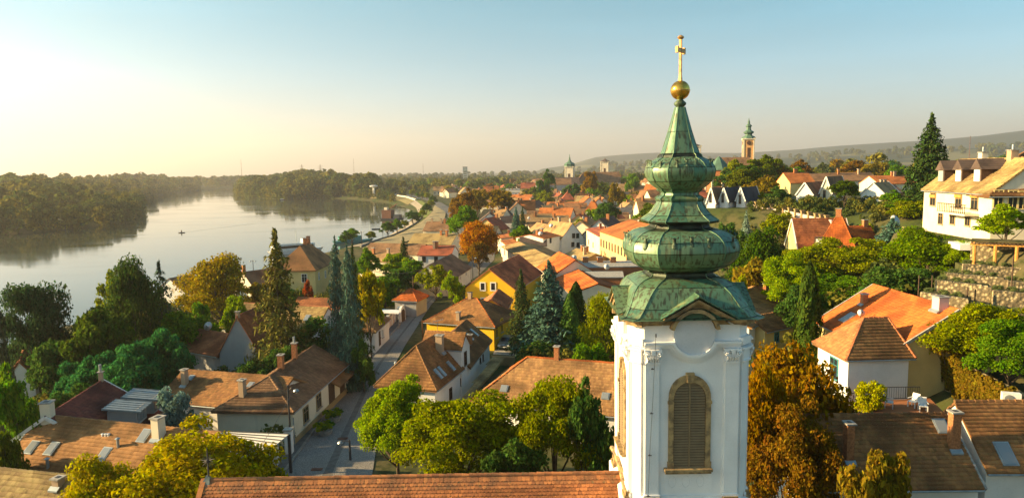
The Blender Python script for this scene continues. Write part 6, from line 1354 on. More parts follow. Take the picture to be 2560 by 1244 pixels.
# left bank: west of the river
left = lambda X, Y, d: (d > 3) & (d < 130) & (X < -.12*Y-20) & (Y > X*-.2+150) & ((X < -.245*Y-8) | (Y > 1010))
forest('left_bank_forest', [(x, y, z-1) for x, y, z in scatter(680, lambda X, Y, d: left(X, Y, d) & (np.arctan2(X, Y) < -.20), (-900, -60, 230, 1400), 1)], (13, 30), M['forest'], 2, hfun=lambda x, y: 10+.14*min(100, sdist(np.array([x]), np.array([y]), RIV)[0])+.004*y)
fr = scatter(420, lambda X, Y, d: (d > 1) & (d < 10) & left(X, Y, d), (-500, -60, 260, 1300), 5)
forest('river_bend_wood', [(x, y, z-1) for x, y, z in scatter(330, lambda X, Y, d: (d > 3) & (X < -.30*Y) & (X > -.62*Y) & ((X < -.37*Y) | (Y > 1420)), (-1300, -250, 850, 2200), 15)], (19, 27), M['forest'], 8)
forest('left_bank_fringe', [(x, y, z) for x, y, z in fr], (8, 15), M['forest'], 3)
isl = lambda X, Y, d: (d > 14) & (d < 170) & (X > -.40*Y) & (X < -.20*Y) & (Y > 560) & (Y < 1100)
forest('island_forest', [(x, y, z-1) for x, y, z in scatter(330, isl, (-500, -80, 560, 1150), 7)], (15, 27), M['forest'], 4)
forest('shore_thicket', [(x, y, z-1) for x, y, z in scatter(160, lambda X, Y, d: (d > 8) & (d < 26) & (X > -.42*Y) & (X < -.17*Y) & (Y > 540) & (Y < 1000), (-500, -80, 540, 1000), 8)], (5, 11), M['forest'], 5)
forest('suburb_wood', [(x, y, z-1) for x, y, z in scatter(620, lambda X, Y, d: (d > 25) & (X > -.22*Y) & (Y > 620+abs(X)*.1), (-420, 620, 640, 1700), 9)], (11, 19), M['forest'], 6)
forest('hill_wood', [(x, y, z-1) for x, y, z in scatter(200, lambda X, Y, d: (X > .30*Y), (120, 700, 290, 800), 12)], (9, 15), M['forest'], 9)
forest('horizon_wood', [(x, y, z-2) for x, y, z in scatter(620, lambda X, Y, d: (d > 20) & (abs(X) < .8*Y), (-2600, 2600, 1600, 3200), 10)], (16, 26), M['forest'], 7, leaf=.3)
# ================================================================ SMALLER THINGS
def along(p, q, t): return Vector(p)+(Vector(q)-Vector(p))*t
# ---- parked car
def car(loc, rz, paint, label, group=None):
    r = empty('parked_car', loc, rz, label, 'car', group)      # nose toward -Y, 4.3 m long
    prof = [(-2.12, .35), (-2.15, .62), (-1.95, .80), (-1.05, .95), (-.35, 1.38), (.95, 1.42), (1.75, 1.0), (2.1, .92), (2.14, .4)]
    mb = MB(); w_ = .86; vs = []
    for sx_ in (-1, 1):
        for y_, z_ in prof: k = .80 if z_ > 1.2 else .96 if z_ > .9 else 1; vs.append((sx_*w_*k, y_, z_))
    k = len(prof); mb.add(vs, [tuple(range(k))[::-1], tuple(range(k, 2*k))]+[(i, i+1, i+1+k, i+k) for i in range(k-1)]+[(k-1, 0, k, 2*k-1)]); b = mb.build('body', paint, r)
    def pl(n_, pts, mat_, e): MB().prism(pts, e).build(n_, mat_, r)
    pl('windscreen', [(-.70, -1.0, .985), (.70, -1.0, .985), (.62, -.40, 1.36), (-.62, -.40, 1.36)], M['pane'], (0, -.02, .03))
    pl('rear_window', [(-.66, 1.70, 1.04), (.66, 1.70, 1.04), (.60, 1.0, 1.40), (-.60, 1.0, 1.40)], M['pane'], (0, .02, .03))
    for sx_ in (-1, 1):
        for y0, y1 in ((-.75, .1), (.18, 1.0)): pl('side_window', [(sx_*.80, y0, 1.0), (sx_*.80, y1, 1.0), (sx_*.71, y1-.05*sx_*0, 1.32), (sx_*.71, y0+.35*(y0 < -.5), 1.32)], M['pane'], (sx_*.03, 0, .01))
        MB().boxz(sx_*.62-.17, sx_*.62+.17, -2.17, -2.08, .58, .74).build('headlight', M['boatwhite'], r); MB().boxz(sx_*.66-.13, sx_*.66+.13, 2.1, 2.16, .7, .88).build('tail_light', M['rust'], r)
        MB().boxz(sx_*.93-.08, sx_*.93+.08, -.78, -.62, .92, 1.05).build('wing_mirror', paint, r)
        for y_ in (-1.3, 1.3):
            t = MB(Matrix.Translation((sx_*.78, y_, .32)) @ Matrix.Rotation(math.pi/2, 4, 'Y')).lathe([(-.1, .24), (-.1, .32), (.1, .32), (.1, .24)], 16).build('wheel', M['boatdark'], r)
            MB(Matrix.Translation((sx_*.78, y_, .32)) @ Matrix.Rotation(math.pi/2, 4, 'Y')).lathe([(-.115, .19), (.115, .19)], 10).build('rim', M['zinc'], t)
    MB().boxz(-.3, .3, -2.19, -2.13, .42, .52).build('number_plate', M['boatwhite'], r); MB().boxz(-.45, .45, -2.18, -2.12, .58, .70).build('grille', M['boatdark'], r)
    return r
M['silver'] = mat_plain('silver_paint', (.42, .45, .47), .3, .05, 1, metal=.6, bs=0); M['darkpaint'] = mat_plain('dark_car_paint', (.05, .06, .09), .3, .1, 1, metal=.3, bs=0)
c = PZ(1268, 866, 0); car((c.x, c.y, H(c.x, c.y)+.02), rad(-12), M['silver'], 'silver car parked beside the yellow house, nose toward the church')
MB().add([(PZ(x, y, .05)) for x, y in ((1232, 885), (1290, 888), (1320, 800), (1275, 795))], [(0, 1, 2, 3)]).build('driveway', M['concrete']).__setitem__('kind', 'structure')
for i, (px, py, cl) in enumerate(((985, 489, 'boatwhite'), (1003, 490, 'darkpaint'), (1020, 493, 'boatwhite'), (1035, 495, 'silver'), (1048, 498, 'boatwhite'), (962, 487, 'silver'))):
    c = PZ(px, py, 0); car((c.x, c.y, H(c.x, c.y)+.3), rad(70+7*i), M[cl], ('white', 'dark', 'white', 'silver', 'white', 'silver')[i]+' car parked by the river road, number '+('two', 'three', 'four', 'five', 'six', 'one')[i]+' from the left', 'cars parked along the river road')
# ---- lamp posts and poles
def lamp(px, pyb, pyt, zb, label, arm=1, double=False, hpx=None):
    b = PZ(px, pyb, zb); b.z = H(b.x, b.y); t = PY(px, pyt, b.y).z; hh = t-b.z; r = empty('street_lamp', b, 0, label, 'street lamp')
    MB().tube([(0, 0, 0), (0, 0, hh)], [.11, .07], 8).build('pole', M['darkmetal'], r)
    for s_ in ((1, -1) if double else (arm,)):
        MB().tube([(0, 0, hh*.9), (s_*.35, -.1, hh*.97), (s_*.7, -.1, hh*.94)], .035, 5).build('arm', M['darkmetal'], r)
        h_ = MB(); h_.lathe([(hh*.94-.22, .14), (hh*.94-.12, .26), (hh*.94, .18), (hh*.94+.06, .04)], 10, (s_*.75, -.1, 0)).build('lamp_head', M['zinc'], r)
        MB().lathe([(hh*.94-.30, .05), (hh*.94-.23, .12)], 8, (s_*.75, -.1, 0)).build('bulb', M['frame'], r)
    return r
lamp(728, 1128, 962, 0, 'tall dark lamp post with white shade at the corner of the street wall')
lamp(876, 1150, 1098, 0, 'short dark lamp at the edge of the street, half behind the bright green tree', -1)
lamp(929, 868, 775, 0, 'lamp post at the far street corner beside the white cottage'); lamp(1182, 700, 640, 0, 'lamp post between the dark roof and the tall yellow house')
lamp(633, 668, 650, -2, 'slender twin-armed lamp by the water left of the tall spruce', double=True); lamp(1061, 735, 684, 0, 'lamp post behind the orange garage'); lamp(770, 585+40, 598, -2, 'lamp on the quay behind the villa chimneys', double=True)
def pole(px, pyb, pyt, label, zb=0):
    b = PZ(px, pyb, zb); b.z = H(b.x, b.y); t = PY(px, pyt, b.y); r = empty('utility_pole', b, 0, label, 'pole'); MB().tube([(0, 0, 0), (0, 0, t.z-b.z)], [.12, .09], 7).build('pole', M['wood'], r); MB().boxz(-.5, .5, -.04, .04, t.z-b.z-.4, t.z-b.z-.3).build('crossarm', M['wood'], r); return t
p1 = pole(1057, 850, 798, 'wooden pole at the corner of the yellow hipped house'); p2 = pole(1035, 775, 690, 'thin pole beside the garage roof')
def wire(a, b, sag, label, r_=.02):
    pts = [a.lerp(b, t)-Vector((0, 0, sag*4*t*(1-t))) for t in np.linspace(0, 1, 10)]; o = MB().tube(pts, r_, 4).build('overhead_cable', M['darkmetal']); tag(o, label, 'cable')
wire(PY(728, 985, 57), PY(655, 1110, 47), .1, 'thin cable from the lamp post down to the canopy', .015); wire(PY(900, 668, 100), PY(1058, 672, 100), .8, 'slack cable across the gardens above the garage', .03); wire(PY(1060, 690, 118), PY(985, 745, 112), .3, 'cable from the lamp post to the garage roof')
# ---- boundary wall with pink panels and piers
wl0 = [PZ(x, y, 0) for x, y in ((938, 868), (962, 830), (986, 806), (1010, 790), (1035, 772), (1058, 755))]
fw_ = empty('boundary_wall', wl0[2], 0, 'white boundary wall with pink panels and piers along the left of the street', 'wall'); O = fw_.location
for i in range(1, len(wl0)-1):
    a, b = wl0[i], wl0[i+1]; n_ = 2 if i > 1 else 3
    for k in range(n_):
        p, q = a.lerp(b, k/n_), a.lerp(b, (k+1)/n_); d = (q-p); u = d.normalized(); v = Vector((-u.y, u.x, 0))
        MB(Matrix.Translation(-O)).obox((p+q)/2+UP*.9, u, v, UP, (d.length-.3, .2, 1.8)).build('panel', M['pinkish'], fw_); MB(Matrix.Translation(-O)).obox(p+UP*1.05, u, v, UP, (.4, .4, 2.1)).build('pier', M['white'], fw_)
        MB(Matrix.Translation(-O)).obox((p+q)/2+UP*1.84, u, v, UP, (d.length-.3, .32, .08)).build('coping', M['concrete'], fw_)
g0 = PZ(1003, 803, 0); ga = empty('arched_gate', g0, 0, 'arched brown gate in the white wall left of the street', 'gate'); d = (wl0[3]-wl0[2]).normalized(); v = Vector((-d.y, d.x, 0))
MB().prism([d*-1.2, d*1.2, d*1.2+UP*1.7, d*.7+UP*2.35, UP*2.55, d*-.7+UP*2.35, d*-1.2+UP*1.7], v*-.35).build('surround', M['white'], ga); MB().prism([d*-.8-v*.36, d*.8-v*.36, d*.8+UP*1.6-v*.36, d*.4+UP*2.0-v*.36, d*-.4+UP*2.0-v*.36, d*-.8+UP*1.6-v*.36], v*-.06).build('door_leaf', M['wood'], ga)
cpx = PZ(985, 775, 2.2); cw = empty('carport', PZ(978, 800, 0), 0, 'flat white carport roof behind the boundary wall', 'carport'); MB(Matrix.Translation(-cw.location)).prism([PZ(951, 772, 2.6), PZ(999, 774, 2.6), PZ(997, 782, 2.5), PZ(951, 780, 2.5)], (0, 0, -.15)).build('roof', M['boatwhite'], cw)
for q in ((953, 780), (996, 782)): p = PZ(*q, 2.4)-cw.location; MB().tube([(p.x, p.y, -.3), (p.x, p.y, p.z)], .06, 6).build('post', M['zinc'], cw)
# ---- planters of yellow-green shrubs
for i, (px, py, lb) in enumerate(((812, 1085, 'round planter of yellow-green shrubs nearest the lamp post'), (834, 1052, 'planter of yellow and red shrubs by the stone plinth'))):
    c = PZ(px, py, 0); c.z = H(c.x, c.y)+.06; r = empty('street_planter', c, 0, lb, 'planter'); MB().lathe([(0, .6), (.45, .8), (.45, .7), (.3, .65)], 14).build('tub', M['concrete'], r)
    for k in range(9): a = k*.7; link('shrub', TP['bush%d' % (k % 3)][0], r, (math.cos(a)*.75*(k > 0), math.sin(a)*.65*(k > 0), .35+.12*(k % 3)), (0, 0, k), (.6, .6, .55), (*((.30, .33, .01), (.06, .13, .02), (.20, .26, .015))[k % 3], 1))
# ---- satellite dishes
def dish(pt, s_, rz, label):
    r = empty('satellite_dish', pt, rz, label, 'satellite dish'); mb = MB(Matrix.Rotation(rad(65), 4, 'X')); mb.lathe([(0, .01), (.02*s_, s_*.3), (.09*s_, s_*.65), (.2*s_, s_)], 20).build('reflector', M['boatwhite'], r, smooth=True)
    MB().tube([(0, .05, -s_*1.3), (0, .05, 0)], .05, 6).build('mast', M['darkmetal'], r); MB().tube([(0, 0, -.4*s_), (0, -s_*.7, .1)], .025, 4).lathe([(0, .07), (.12, .07)], 6, (0, -s_*.7, .05)).build('receiver', M['darkmetal'], r)
dish(PY(521, 815, 84), .55, rad(-10), 'white satellite dish on the barn roof'); dish(PY(2152, 782, 60), .32, 0, 'grey satellite dish on the orange roof left slope'); dish(PY(2236, 552, 108), .9, rad(20), 'big grey satellite dish left of the cream villa')
for i, (px, py, D) in enumerate(((1378, 564, 185), (1351, 584, 165), (1435, 644, 133), (1516, 667, 122), (1322, 546, 200), (1458, 545, 200))):
    dish(PY(px, py, D), .55, rad(-20+15*i), ('pale round dish above the wide brown roof', 'pale dish on the dark ridge roof', 'pale dish on a pole above the rust block', 'pale dish on the flat roof beside the dome', 'small dish on the white parapet roof', 'small dish behind the white gable')[i])
# ---- blue slide, tv antennas
c = PZ(128, 985, -1.5); r = empty('garden_slide', (c.x, c.y, H(c.x, c.y)), rad(-30), 'bright blue garden slide under the trees at left', 'slide')
MB().prism([(-1.4, -.3, .15), (-1.2, -.3, .1), (1.3, -.3, 1.6), (1.3, -.3, 1.75)], (0, .6, 0)).build('chute', mat_plain('blue_plastic', (.02, .12, .45), .4, .1), r); MB().boxz(1.25, 1.35, -.3, -.2, 0, 1.7).build('leg', M['timber'], r); MB().boxz(1.25, 1.35, .2, .3, 0, 1.7).build('leg', M['timber'], r)
for px, py, D, lb in ((1093, 800, 90, 'television antenna in front of the yellow hipped house'), (989, 905, 68, 'pale metal flue pipe at the left corner of the white gabled house')):
    c = PY(px, py, D); r = empty('roof_antenna' if D == 90 else 'metal_flue', (c.x, c.y, c.z-2.2), 0, lb, 'antenna' if D == 90 else 'flue')
    if D == 90: MB().tube([(0, 0, 0), (0, 0, 2.2)], .03, 5).build('mast', M['zinc'], r); MB().tube([(-.7, 0, 2.0), (.8, 0, 2.3)], .03, 4).build('boom', M['zinc'], r); [MB().tube([(x, -.4, 2.16+x*.2), (x, .4, 2.16+x*.2)], .015, 4).build('element', M['zinc'], r) for x in (-.5, -.2, .1, .4, .7)]
    else: MB().tube([(0, 0, -1.5), (0, 0, 2.2)], .13, 10).build('pipe', M['zinc'], r); MB().lathe([(2.15, .2), (2.3, .06)], 10).build('cowl', M['zinc'], r)
# ---- white tarpaulins behind the trees before the wide house
c = PZ(1270, 1060, 1.0); r = np.random.RandomState(2); n_ = 26; g = np.linspace(-2.6, 2.6, n_); GX, GY = np.meshgrid(g, g*.7); GZ = 1.0+.25*np.sin(GX*2.1+GY)+.2*np.sin(GY*3-GX*1.3)+r.normal(size=GX.shape)*.05
i = np.arange(n_-1)[:, None]*n_+np.arange(n_-1)[None]; o = link('white_tarpaulin', np_mesh('white_tarpaulin', np.stack([GX.ravel(), GY.ravel(), GZ.ravel()], 1), np.stack([i, i+1, i+n_+1, i+n_], -1).reshape(-1, 4), M['boatwhite'], True), loc=(c.x, c.y, 0)); tag(o, 'crumpled white tarpaulin over the yard below the wide tiled house', 'tarpaulin')
# ---- river: boats, dredger, pontoon
def boat(px, py, Lb, wb, rz, label, nm_='motor_boat', hull='boatdark', cabin=True, cat='boat', big=False):
    c = PZ(px, py, WATER_Z); r = empty(nm_, (c.x, c.y, WATER_Z), rz, label, cat); hh = .10*Lb if not big else .06*Lb
    def ring(z, k): return [(-Lb/2*k, -wb/2*k*.8, z), (Lb*.25, -wb/2*k, z), (Lb/2*k, 0, z+(.3*hh if z > 0 else 0)), (Lb*.25, wb/2*k, z), (-Lb/2*k, wb/2*k*.8, z)]
    vs = ring(-.3, .85)+ring(hh, 1); MB().add(vs, [(4, 3, 2, 1, 0), (5, 6, 7, 8, 9)]+[(i, (i+1) % 5, (i+1) % 5+5, i+5) for i in range(5)]).build('hull', M[hull], r)
    if cabin: o = MB().boxz(-Lb*.3, Lb*.12, -wb*.3, wb*.3, hh, hh*2.2).build('cabin', M['boatwhite'], r); MB().boxz(-Lb*.28, Lb*.1, -wb*.31, wb*.31, hh*1.5, hh*1.9).build('window', M['pane'], o)
    return r, hh
r, hh = boat(454, 582, 3.2, 1.2, rad(188), 'small dark boat leaving a thin wake in the middle of the river', cabin=False); MB().lathe([(.3, .25), (.8, .3), (1.1, .15), (1.15, .16), (1.4, .14), (1.5, .03)], 8).build('rower', M['wood'], r)
r, hh = boat(940, 573, 4.5, 1.5, rad(10), 'small grey rowing boat moored near the quay', cabin=False); r, hh = boat(706, 500, 7, 2.6, rad(5), 'white motor boat below the island trees'); r, hh = boat(797, 493, 6, 2.4, rad(0), 'white boat at the island shore')
r, hh = boat(742, 632, 20, 4.6, rad(35), 'large white passenger ship moored behind the villa', 'passenger_ship', 'boatwhite', False, 'ship', True)
MB().boxz(-8.5, 6, -2.1, 2.1, hh, hh+2.2).build('deck_house', M['boatwhite'], r); MB().boxz(-8, 5.5, -2.16, 2.16, hh+.9, hh+1.8).build('window_band', M['pane'], r); MB().boxz(-8, 3, -1.9, 1.9, hh+2.2, hh+2.35).build('sun_deck', M['zinc'], r); MB().boxz(2, 4.5, -1.3, 1.3, hh+2.3, hh+3.8).build('bridge', M['boatwhite'], r); MB().tube([(0, 0, hh+2), (0, 0, hh+7)], .1, 5).build('mast', M['zinc'], r)
r, hh = boat(884, 606, 17, 4, rad(28), 'long teal pontoon at the landing stage', 'landing_pontoon', 'teal', False, 'pontoon', True); MB().boxz(-6, 3, -1.5, 1.5, hh, hh+1.8).build('shelter', M['teal'], r); MB().tube([(7, 0, hh), (7, 0, hh+6)], .12, 5).build('mast', M['zinc'], r)
r, hh = boat(982, 549, 15, 6, rad(-15), 'rust-brown dredger barge moored near the bank', 'dredger', 'boatdark', False, 'barge', True); MB().boxz(-6, 0, -2.4, 2.4, hh, hh+5.0).build('deck_house', M['ironred'], r); MB().boxz(1, 5, -2, 2, hh, hh+2.2).build('winch_house', M['boatdark'], r); MB().tube([(-4, 0, hh+4), (3, 0, hh+8.5)], .3, 5).build('boom', M['ironred'], r); MB().boxz(-5, -3, -1, 1, hh+5, hh+6.5).build('wheelhouse', M['cream'], r)
m, n, l, p = nm('wake_foam'); p.inputs['Base Color'].default_value = (.25, .25, .2, 1); p.inputs['Roughness'].default_value = .3
a, b = PZ(458, 581, WATER_Z+.02), PZ(640, 558, WATER_Z+.02); d = (b-a).normalized(); v = Vector((-d.y, d.x, 0)); MB().add([a-v*.15, a+v*.15, b+v*.7, b-v*.7], [(0, 1, 2, 3)]).build('boat_wake', m).__setitem__('kind', 'structure')
# ---- promenade trees and lamps
ZN = lambda i: ('beside the teal pontoon', 'between the pontoon and the dredger', 'along the green grass bank', 'near the pale flood wall')[min(3, i//5)]
pts = [(866, 607), (880, 598, 1), (928, 597), (970, 583), (993, 573), (1012, 561), (1032, 556), (1045, 549), (1056, 541), (1066, 533), (1073, 526), (1079, 519), (1084, 512), (1078, 505), (1068, 500), (1057, 497), (1044, 494), (1030, 491)]
for i, q in enumerate(pts):
    c = PZ(q[0], q[1]+4, -1); z = H(c.x, c.y); sz = 5.0*(1+.25*math.sin(i*2.3)); put_tree('mid%d' % (i % 6), c.x, c.y, z, sz*1.1, sz*1.2, (DKG, GREEN, OLIVE)[i % 3], 'small round promenade tree '+ZN(i), 'young promenade trees '+ZN(i), name='promenade_tree', cat='tree')
for i, (px, py) in enumerate(((905, 612), (957, 590), (1000, 568), (1047, 540))):
    c = PZ(px, py, -1.5); r = empty('promenade_lamp', (c.x, c.y, H(c.x, c.y)), 0, ('first', 'second', 'third', 'fourth')[i]+' twin-globe lamp along the riverside path, counted from the near end', 'street lamp', 'lamps along the riverside path'); MB().tube([(0, 0, 0), (0, 0, 5)], [.12, .07], 6).build('pole', M['darkmetal'], r)
    for s_ in (-.6, .6): MB().tube([(0, 0, 4.6), (s_, 0, 4.9)], .05, 4).build('arm', M['darkmetal'], r); MB().lathe([(4.7, .05), (4.85, .2), (5.05, .2), (5.2, .05)], 8, (s_, 0, 0)).build('globe', M['frame'], r)
c = PZ(935, 490, 0); r = empty('white_mushroom_tower', (c.x, c.y, H(c.x, c.y)), 0, 'white mushroom-topped lookout column by the river road', 'column'); zt_ = PY(937, 469, c.y).z-r.location.z; MB().tube([(0, 0, 0), (0, 0, zt_)], [1.4, 1.0], 8).build('shaft', M['white'], r); MB().lathe([(zt_, 1.5), (zt_+1.2, 4.2), (zt_+2.2, 4.2), (zt_+2.6, 2)], 12).build('head', M['white'], r)
# ---- long terrace wall with posts on the hill
tw = [PY(1873, 518, 152), PY(1900, 522, 146), PY(1945, 531, 138), PY(1990, 541, 131), PY(2040, 553, 124), PY(2080, 561, 120)]
r = empty('terrace_wall', tw[2]-UP*4, 0, 'long buff retaining wall topped by square posts on the hill', 'wall'); O = r.location
for i in range(len(tw)-1):
    a, b = tw[i], tw[i+1]; d = b-a; u = d.normalized(); v = Vector((-u.y, u.x, 0)).normalized(); c = (a+b)/2
    MB(Matrix.Translation(-O)).prism([a-UP*7, b-UP*7, b-UP*.2, a-UP*.2], v*.5).build('masonry', M['stonew'], r)
    for k in range(3): p = a.lerp(b, k/3); MB(Matrix.Translation(-O)).obox(p+UP*.55, Vector((1, 0, 0)), Vector((0, 1, 0)), UP, (.6, .6, 1.5)).build('post', M['stonew'], r); MB(Matrix.Translation(-O)).obox(p+UP*1.38, Vector((1, 0, 0)), Vector((0, 1, 0)), UP, (.8, .8, .16)).build('post_cap', M['stonew'], r)
    MB(Matrix.Translation(-O)).obox(c+UP*.3, u, v, UP, (d.length, .3, .9)).build('parapet', M['pinkish'], r)
# ---- terraced stone walls, planting, pergola and pool below the villa
m, n, l, p = nm('rubble_stone'); vo = n.new('ShaderNodeTexVoronoi'); vo.inputs['Scale'].default_value = 3.2; l.new(n.new('ShaderNodeNewGeometry').outputs['Position'], vo.inputs[0]); sc = n.new('ShaderNodeSeparateColor'); l.new(vo.outputs['Color'], sc.inputs[0])
a = mixc(n, l, sc.outputs[0], (.62, .49, .27), (.36, .28, .16)); a = mixc(n, l, ramp(n, l, vo.outputs['Distance'], .25, .55), a, (.18, .14, .08)); l.new(a, p.inputs['Base Color']); p.inputs['Roughness'].default_value = .95; bump(n, l, vo.outputs['Distance'], p, .8, .1); M['rubble'] = m
steps = [((2300, 733), (2420, 768), 60.5, 1.6), ((2338, 703), (2478, 735), 63, 1.7), ((2368, 685), (2520, 715), 65.5, 1.8), ((2408, 662), (2600, 700), 68, 2.0), ((2484, 728), (2700, 785), 60, 1.7), ((2456, 778), (2700, 838), 57, 1.6), ((2520, 705), (2740, 752), 63, 1.7)]
for i, (A_, B_, D, hh) in enumerate(steps):
    a, b = PY(A_[0], A_[1], D), PY(B_[0], B_[1], D-2.2); b.z = a.z-(a.z-b.z)*.3; b = PP(B_[0], B_[1], a, Vector((0, 0, 1))) if False else b
    r = empty('terrace_wall', a, 0, ('lowest left', 'second', 'third', 'highest, longest', 'right middle', 'lowest right', 'upper right')[i]+' dry stone terrace wall below the cream villa', 'wall', 'terrace walls below the villa'); d = b-a; u = d.normalized(); v = Vector((-u.y, u.x, 0)).normalized()
    MB().prism([(0, 0, -4), tuple(d-UP*4), tuple(d), (0, 0, 0)], v*.45).build('masonry', M['rubble'], r)
    MB().prism([v*.45-UP*4, d+v*.45-UP*4, d+v*.45-UP*.12, v*.45-UP*.12], v*2.6).build('planting_bed', M['ground'], r)
    mb = MB(); rr_ = random.Random(i)
    for k in range(int(d.length/.45)):
        c = d*((k+.5)/(d.length/.45))+v*.9; o = link('edging_stone', None, r) if False else None
        mb.obox(d*((k+.5)/(d.length/.45))+v*.2+UP*rr_.uniform(.02, .06), u, v, UP, (.40, .42, .14))
    tag(mb.build('coping_stones', M['rubble'], r), kind='stuff')
    for k in range(int(d.length/1.1)): c = d*((k+.5)/(d.length/1.1))+v*1.1; link('lavender_shrub', TP['bush%d' % (k % 3)][0], r, tuple(c-UP*.05), (0, 0, k*1.3), (1.05, .8, .5), (.16, .19, .08, 1))
for i, (px, py, pt, D) in enumerate(((2438, 665, 612, 69), (2488, 680, 618, 67), (2545, 705, 628, 65))):
    pass
r = empty('pergola', PY(2490, 660, 68), 0, 'pergola with orange timber posts and flat vine-covered top above the terraces', 'pergola'); O = r.location
pa, pb = PY(2425, 612, 70), PY(2640, 642, 66); pb.z = pa.z; d = pb-pa; u = d.normalized(); v = Vector((-u.y, u.x, 0))
for t in (.06, .31, .56, .84): p = pa+d*t; MB(Matrix.Translation(-O)).tube([p-UP*2.9, p], .17, 8).build('post', M['timber'], r)
MB(Matrix.Translation(-O)).obox(pa+d/2+UP*.1, u, v, UP, (d.length, .16, .2)).build('beam', M['timber'], r); MB(Matrix.Translation(-O)).obox(pa+d/2+UP*.1+v*2.4, u, v, UP, (d.length, .16, .2)).build('beam', M['timber'], r)
for k in range(22): MB(Matrix.Translation(-O)).obox(pa+d*((k+.5)/22)+v*1.2+UP*.27, v, -u, UP, (3.0, .12, .12)).build('rafter', M['wood'], r)
MB(Matrix.Translation(-O)).obox(pa+d/2+v*1.3+UP*.40, u, v, UP, (d.length*.98, 2.6, .12)).build('vine_cover', M['ground'], r)
MB(Matrix.Translation(-O)).prism([pa-UP*3+v*2.6, pb-UP*3+v*2.6, pb-UP*.2+v*2.6, pa-UP*.2+v*2.6], v*.5).build('back_wall', M['rubble'], r)
c = PY(2480, 601, 74); r = empty('garden_pool', (c.x, c.y, H(c.x, c.y)+.15), rad(-15), 'narrow blue garden pool with pale rim above the pergola', 'pool'); MB().boxz(-3.6, 3.6, -1.8, 1.8, -.6, 0).build('rim', M['white'], r); MB().boxz(-3.2, 3.2, -1.4, 1.4, -.02, .02).build('water', mat_glass('pool_water', (.12, .32, .36), .05), r)
# ---- garden retaining wall below the villa hedge
a, b, c2 = PY(2255, 566, 96), PY(2340, 586, 88), PY(2432, 606, 78); r = empty('garden_wall', a, 0, 'curved pale garden wall below the villa hedge', 'wall')
for p, q in ((a, b), (b, c2)): d = q-p; v = Vector((-d.y, d.x, 0)).normalized(); MB(Matrix.Translation(-a)).prism([p-UP*6, q-UP*6, q, p], v*.4).build('masonry', M['stonew'], r)
# ---- ivy-covered wall right of the orange roofed house
i0, i1 = PY(2312, 870, 56), PY(2548, 985, 46.5); i0b = PZ(2345, 1008, 5.6); r = empty('ivy_wall', (i0.x, i0.y, 4.5), 0, 'tall buff stone wall draped in green and rust ivy, right of the orange roofed house', 'wall'); O = r.location
d = Vector((i1.x-i0.x, i1.y-i0.y, 0)); u = d.normalized(); v = Vector((u.y, -u.x, 0)); v = v if v.y < 0 else -v
MB(Matrix.Translation(-O)).prism([Vector((i0.x, i0.y, 3)), Vector((i1.x, i1.y, 3)), i1, i0], -v*.6).build('masonry', M['rubble'], r)
rr_ = np.random.RandomState(4); n_ = 15000; T_ = rr_.rand(n_); Sv = rr_.rand(n_)**.75; drp = .55+.45*np.sin(T_*19)*np.sin(T_*47+1); drp = np.clip(drp*(.35+.75*T_)+.30, .12, 1.0); top = i0.z+(i1.z-i0.z)*T_; zz_ = top+.25-Sv*drp*(top-4.6)
off = .1+.35*rr_.rand(n_)*(1-Sv*.5); C = np.stack([i0.x+d.x*T_+v.x*off, i0.y+d.y*T_+v.y*off, zz_+.2*np.sin(T_*60)*(1-Sv)], 1)-np.array(tuple(O)); N = np.array([v.x, v.y, .5])+rr_.normal(size=(n_, 3))*.6; V, Q = leaf_quads(C, N, .19, 1.2, 3); o = link('ivy_leaves', np_mesh('ivy_leaves', V, Q, M['leaf']), r, color=(.13, .095, .02, 1)); tag(o, kind='stuff')
n_ = 3500; C2 = np.stack([rr_.uniform(-.3, .3, n_)+PY(2306, 900, 55.5).x, rr_.uniform(-.4, .4, n_)+55.2, rr_.uniform(5.2, 9.3, n_)], 1)-np.array(tuple(O)); V, Q = leaf_quads(C2, rr_.normal(size=(n_, 3)), .2, 1.2, 5); tag(link('ivy_column', np_mesh('ivy_column', V, Q, M['leaf']), r, color=(.05, .06, .015, 1)), kind='stuff')
# ---- terrace with white chairs and railing
tz = 6.3; q = [PZ(x, y, tz) for x, y in ((2170, 1042), (2360, 1030), (2325, 995), (2190, 1000))]; r = empty('roof_terrace', q[0], 0, 'small brick-red roof terrace in front of the white wall', 'terrace'); MB(Matrix.Translation(-q[0])).prism(q, (0, 0, -3)).build('floor', M['rust'], r)
def chair(px, py, rz, label):
    c = PZ(px, py, tz); r = empty('garden_chair', c, rz, label, 'chair', 'white garden chairs on the terrace')
    MB().boxz(-.27, .27, -.27, .27, .40, .45).build('seat', M['boatwhite'], r); MB().prism([(-.27, .25, .45), (.27, .25, .45), (.27, .38, .95), (-.27, .38, .95)], (0, .04, 0)).build('backrest', M['boatwhite'], r)
    for x in (-.25, .25):
        for y in (-.25, .25): MB().boxz(x-.03, x+.03, y-.03, y+.03, 0, .42).build('leg', M['boatwhite'], r)
        MB().boxz(x*1.12-.03, x*1.12+.03, -.27, .3, .62, .66).build('armrest', M['boatwhite'], r)
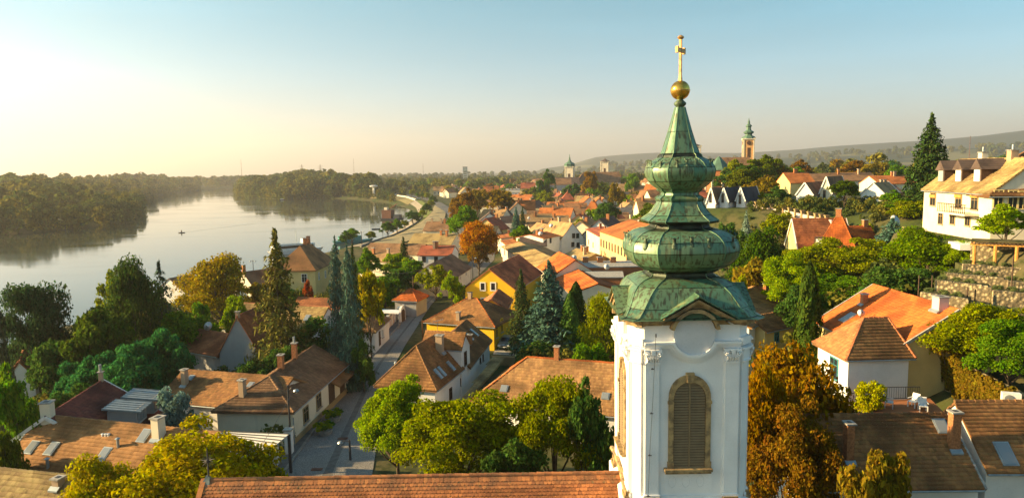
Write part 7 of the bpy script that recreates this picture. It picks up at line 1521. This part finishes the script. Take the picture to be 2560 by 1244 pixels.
chair(2222, 1018, rad(60), 'white garden chair standing alone at the left of the terrace'); chair(2283, 1016, rad(-60), 'white garden chair at the right, turned toward the wall'); chair(2307, 1027, rad(-20), 'white garden chair nearest the terrace corner')
rl = [PZ(2112, 1022, tz-.3), PZ(2170, 1000, tz), PZ(2298, 998, tz)]; r = empty('railing', rl[1], 0, 'dark wrought iron railing climbing beside the white wall', 'railing')
for p, q_ in ((rl[0], rl[1]), (rl[1], rl[2])):
    MB(Matrix.Translation(-rl[1])).tube([p+UP*1.0, q_+UP*1.0], .035, 4).build('handrail', M['darkmetal'], r); MB(Matrix.Translation(-rl[1])).tube([p+UP*.12, q_+UP*.12], .03, 4).build('bottom_rail', M['darkmetal'], r)
    n_ = int((q_-p).length/.17)
    for k in range(n_+1): b_ = p.lerp(q_, k/n_); MB(Matrix.Translation(-rl[1])).tube([b_+UP*.12, b_+UP*1.0], .012 if k % 8 else .03, 4).build('baluster', M['darkmetal'], r)
c = PZ(2170, 1020, tz); put_tree('bush0', c.x, c.y, tz-.6, 2.2, 2.6, (.30, .30, .03), 'yellow-green shrub at the left end of the terrace', None, 'bush', 'bush')
c = PZ(2527, 1000, 9.1); r = empty('air_conditioner', (c.x, c.y, 8.9), rad(-20), 'white air conditioner unit on the ridge at the right edge', 'air conditioner'); MB().boxz(-.5, .5, -.2, .2, 0, .7).build('case', M['boatwhite'], r)
MB(Matrix.Translation((-.15, -.21, .35)) @ Matrix.Rotation(math.pi/2, 4, 'X')).lathe([(-.02, .26), (.03, .26)], 16).build('fan_grille', M['zinc'], r)
# ---- people, cyclists too small; garden fence posts right of the orange roof
for i, (px, yb, yt, D) in enumerate(((2296, 735, 688, 63), (2330, 712, 688, 66), (2418, 745, 718, 60), (2437, 752, 722, 60), (2530, 700, 640, 62))):
    a, b = PY(px, yb, D), PY(px, yt, D); r = MB().tube([(0, 0, -1), (0, 0, b.z-a.z)], .06, 5).build('fence_post', M['wood'], loc=a); tag(r, ('first', 'second', 'third', 'fourth', 'last, tallest')[i]+' thin garden post along the terraces, counted from the left', 'post', 'posts along the terraces')
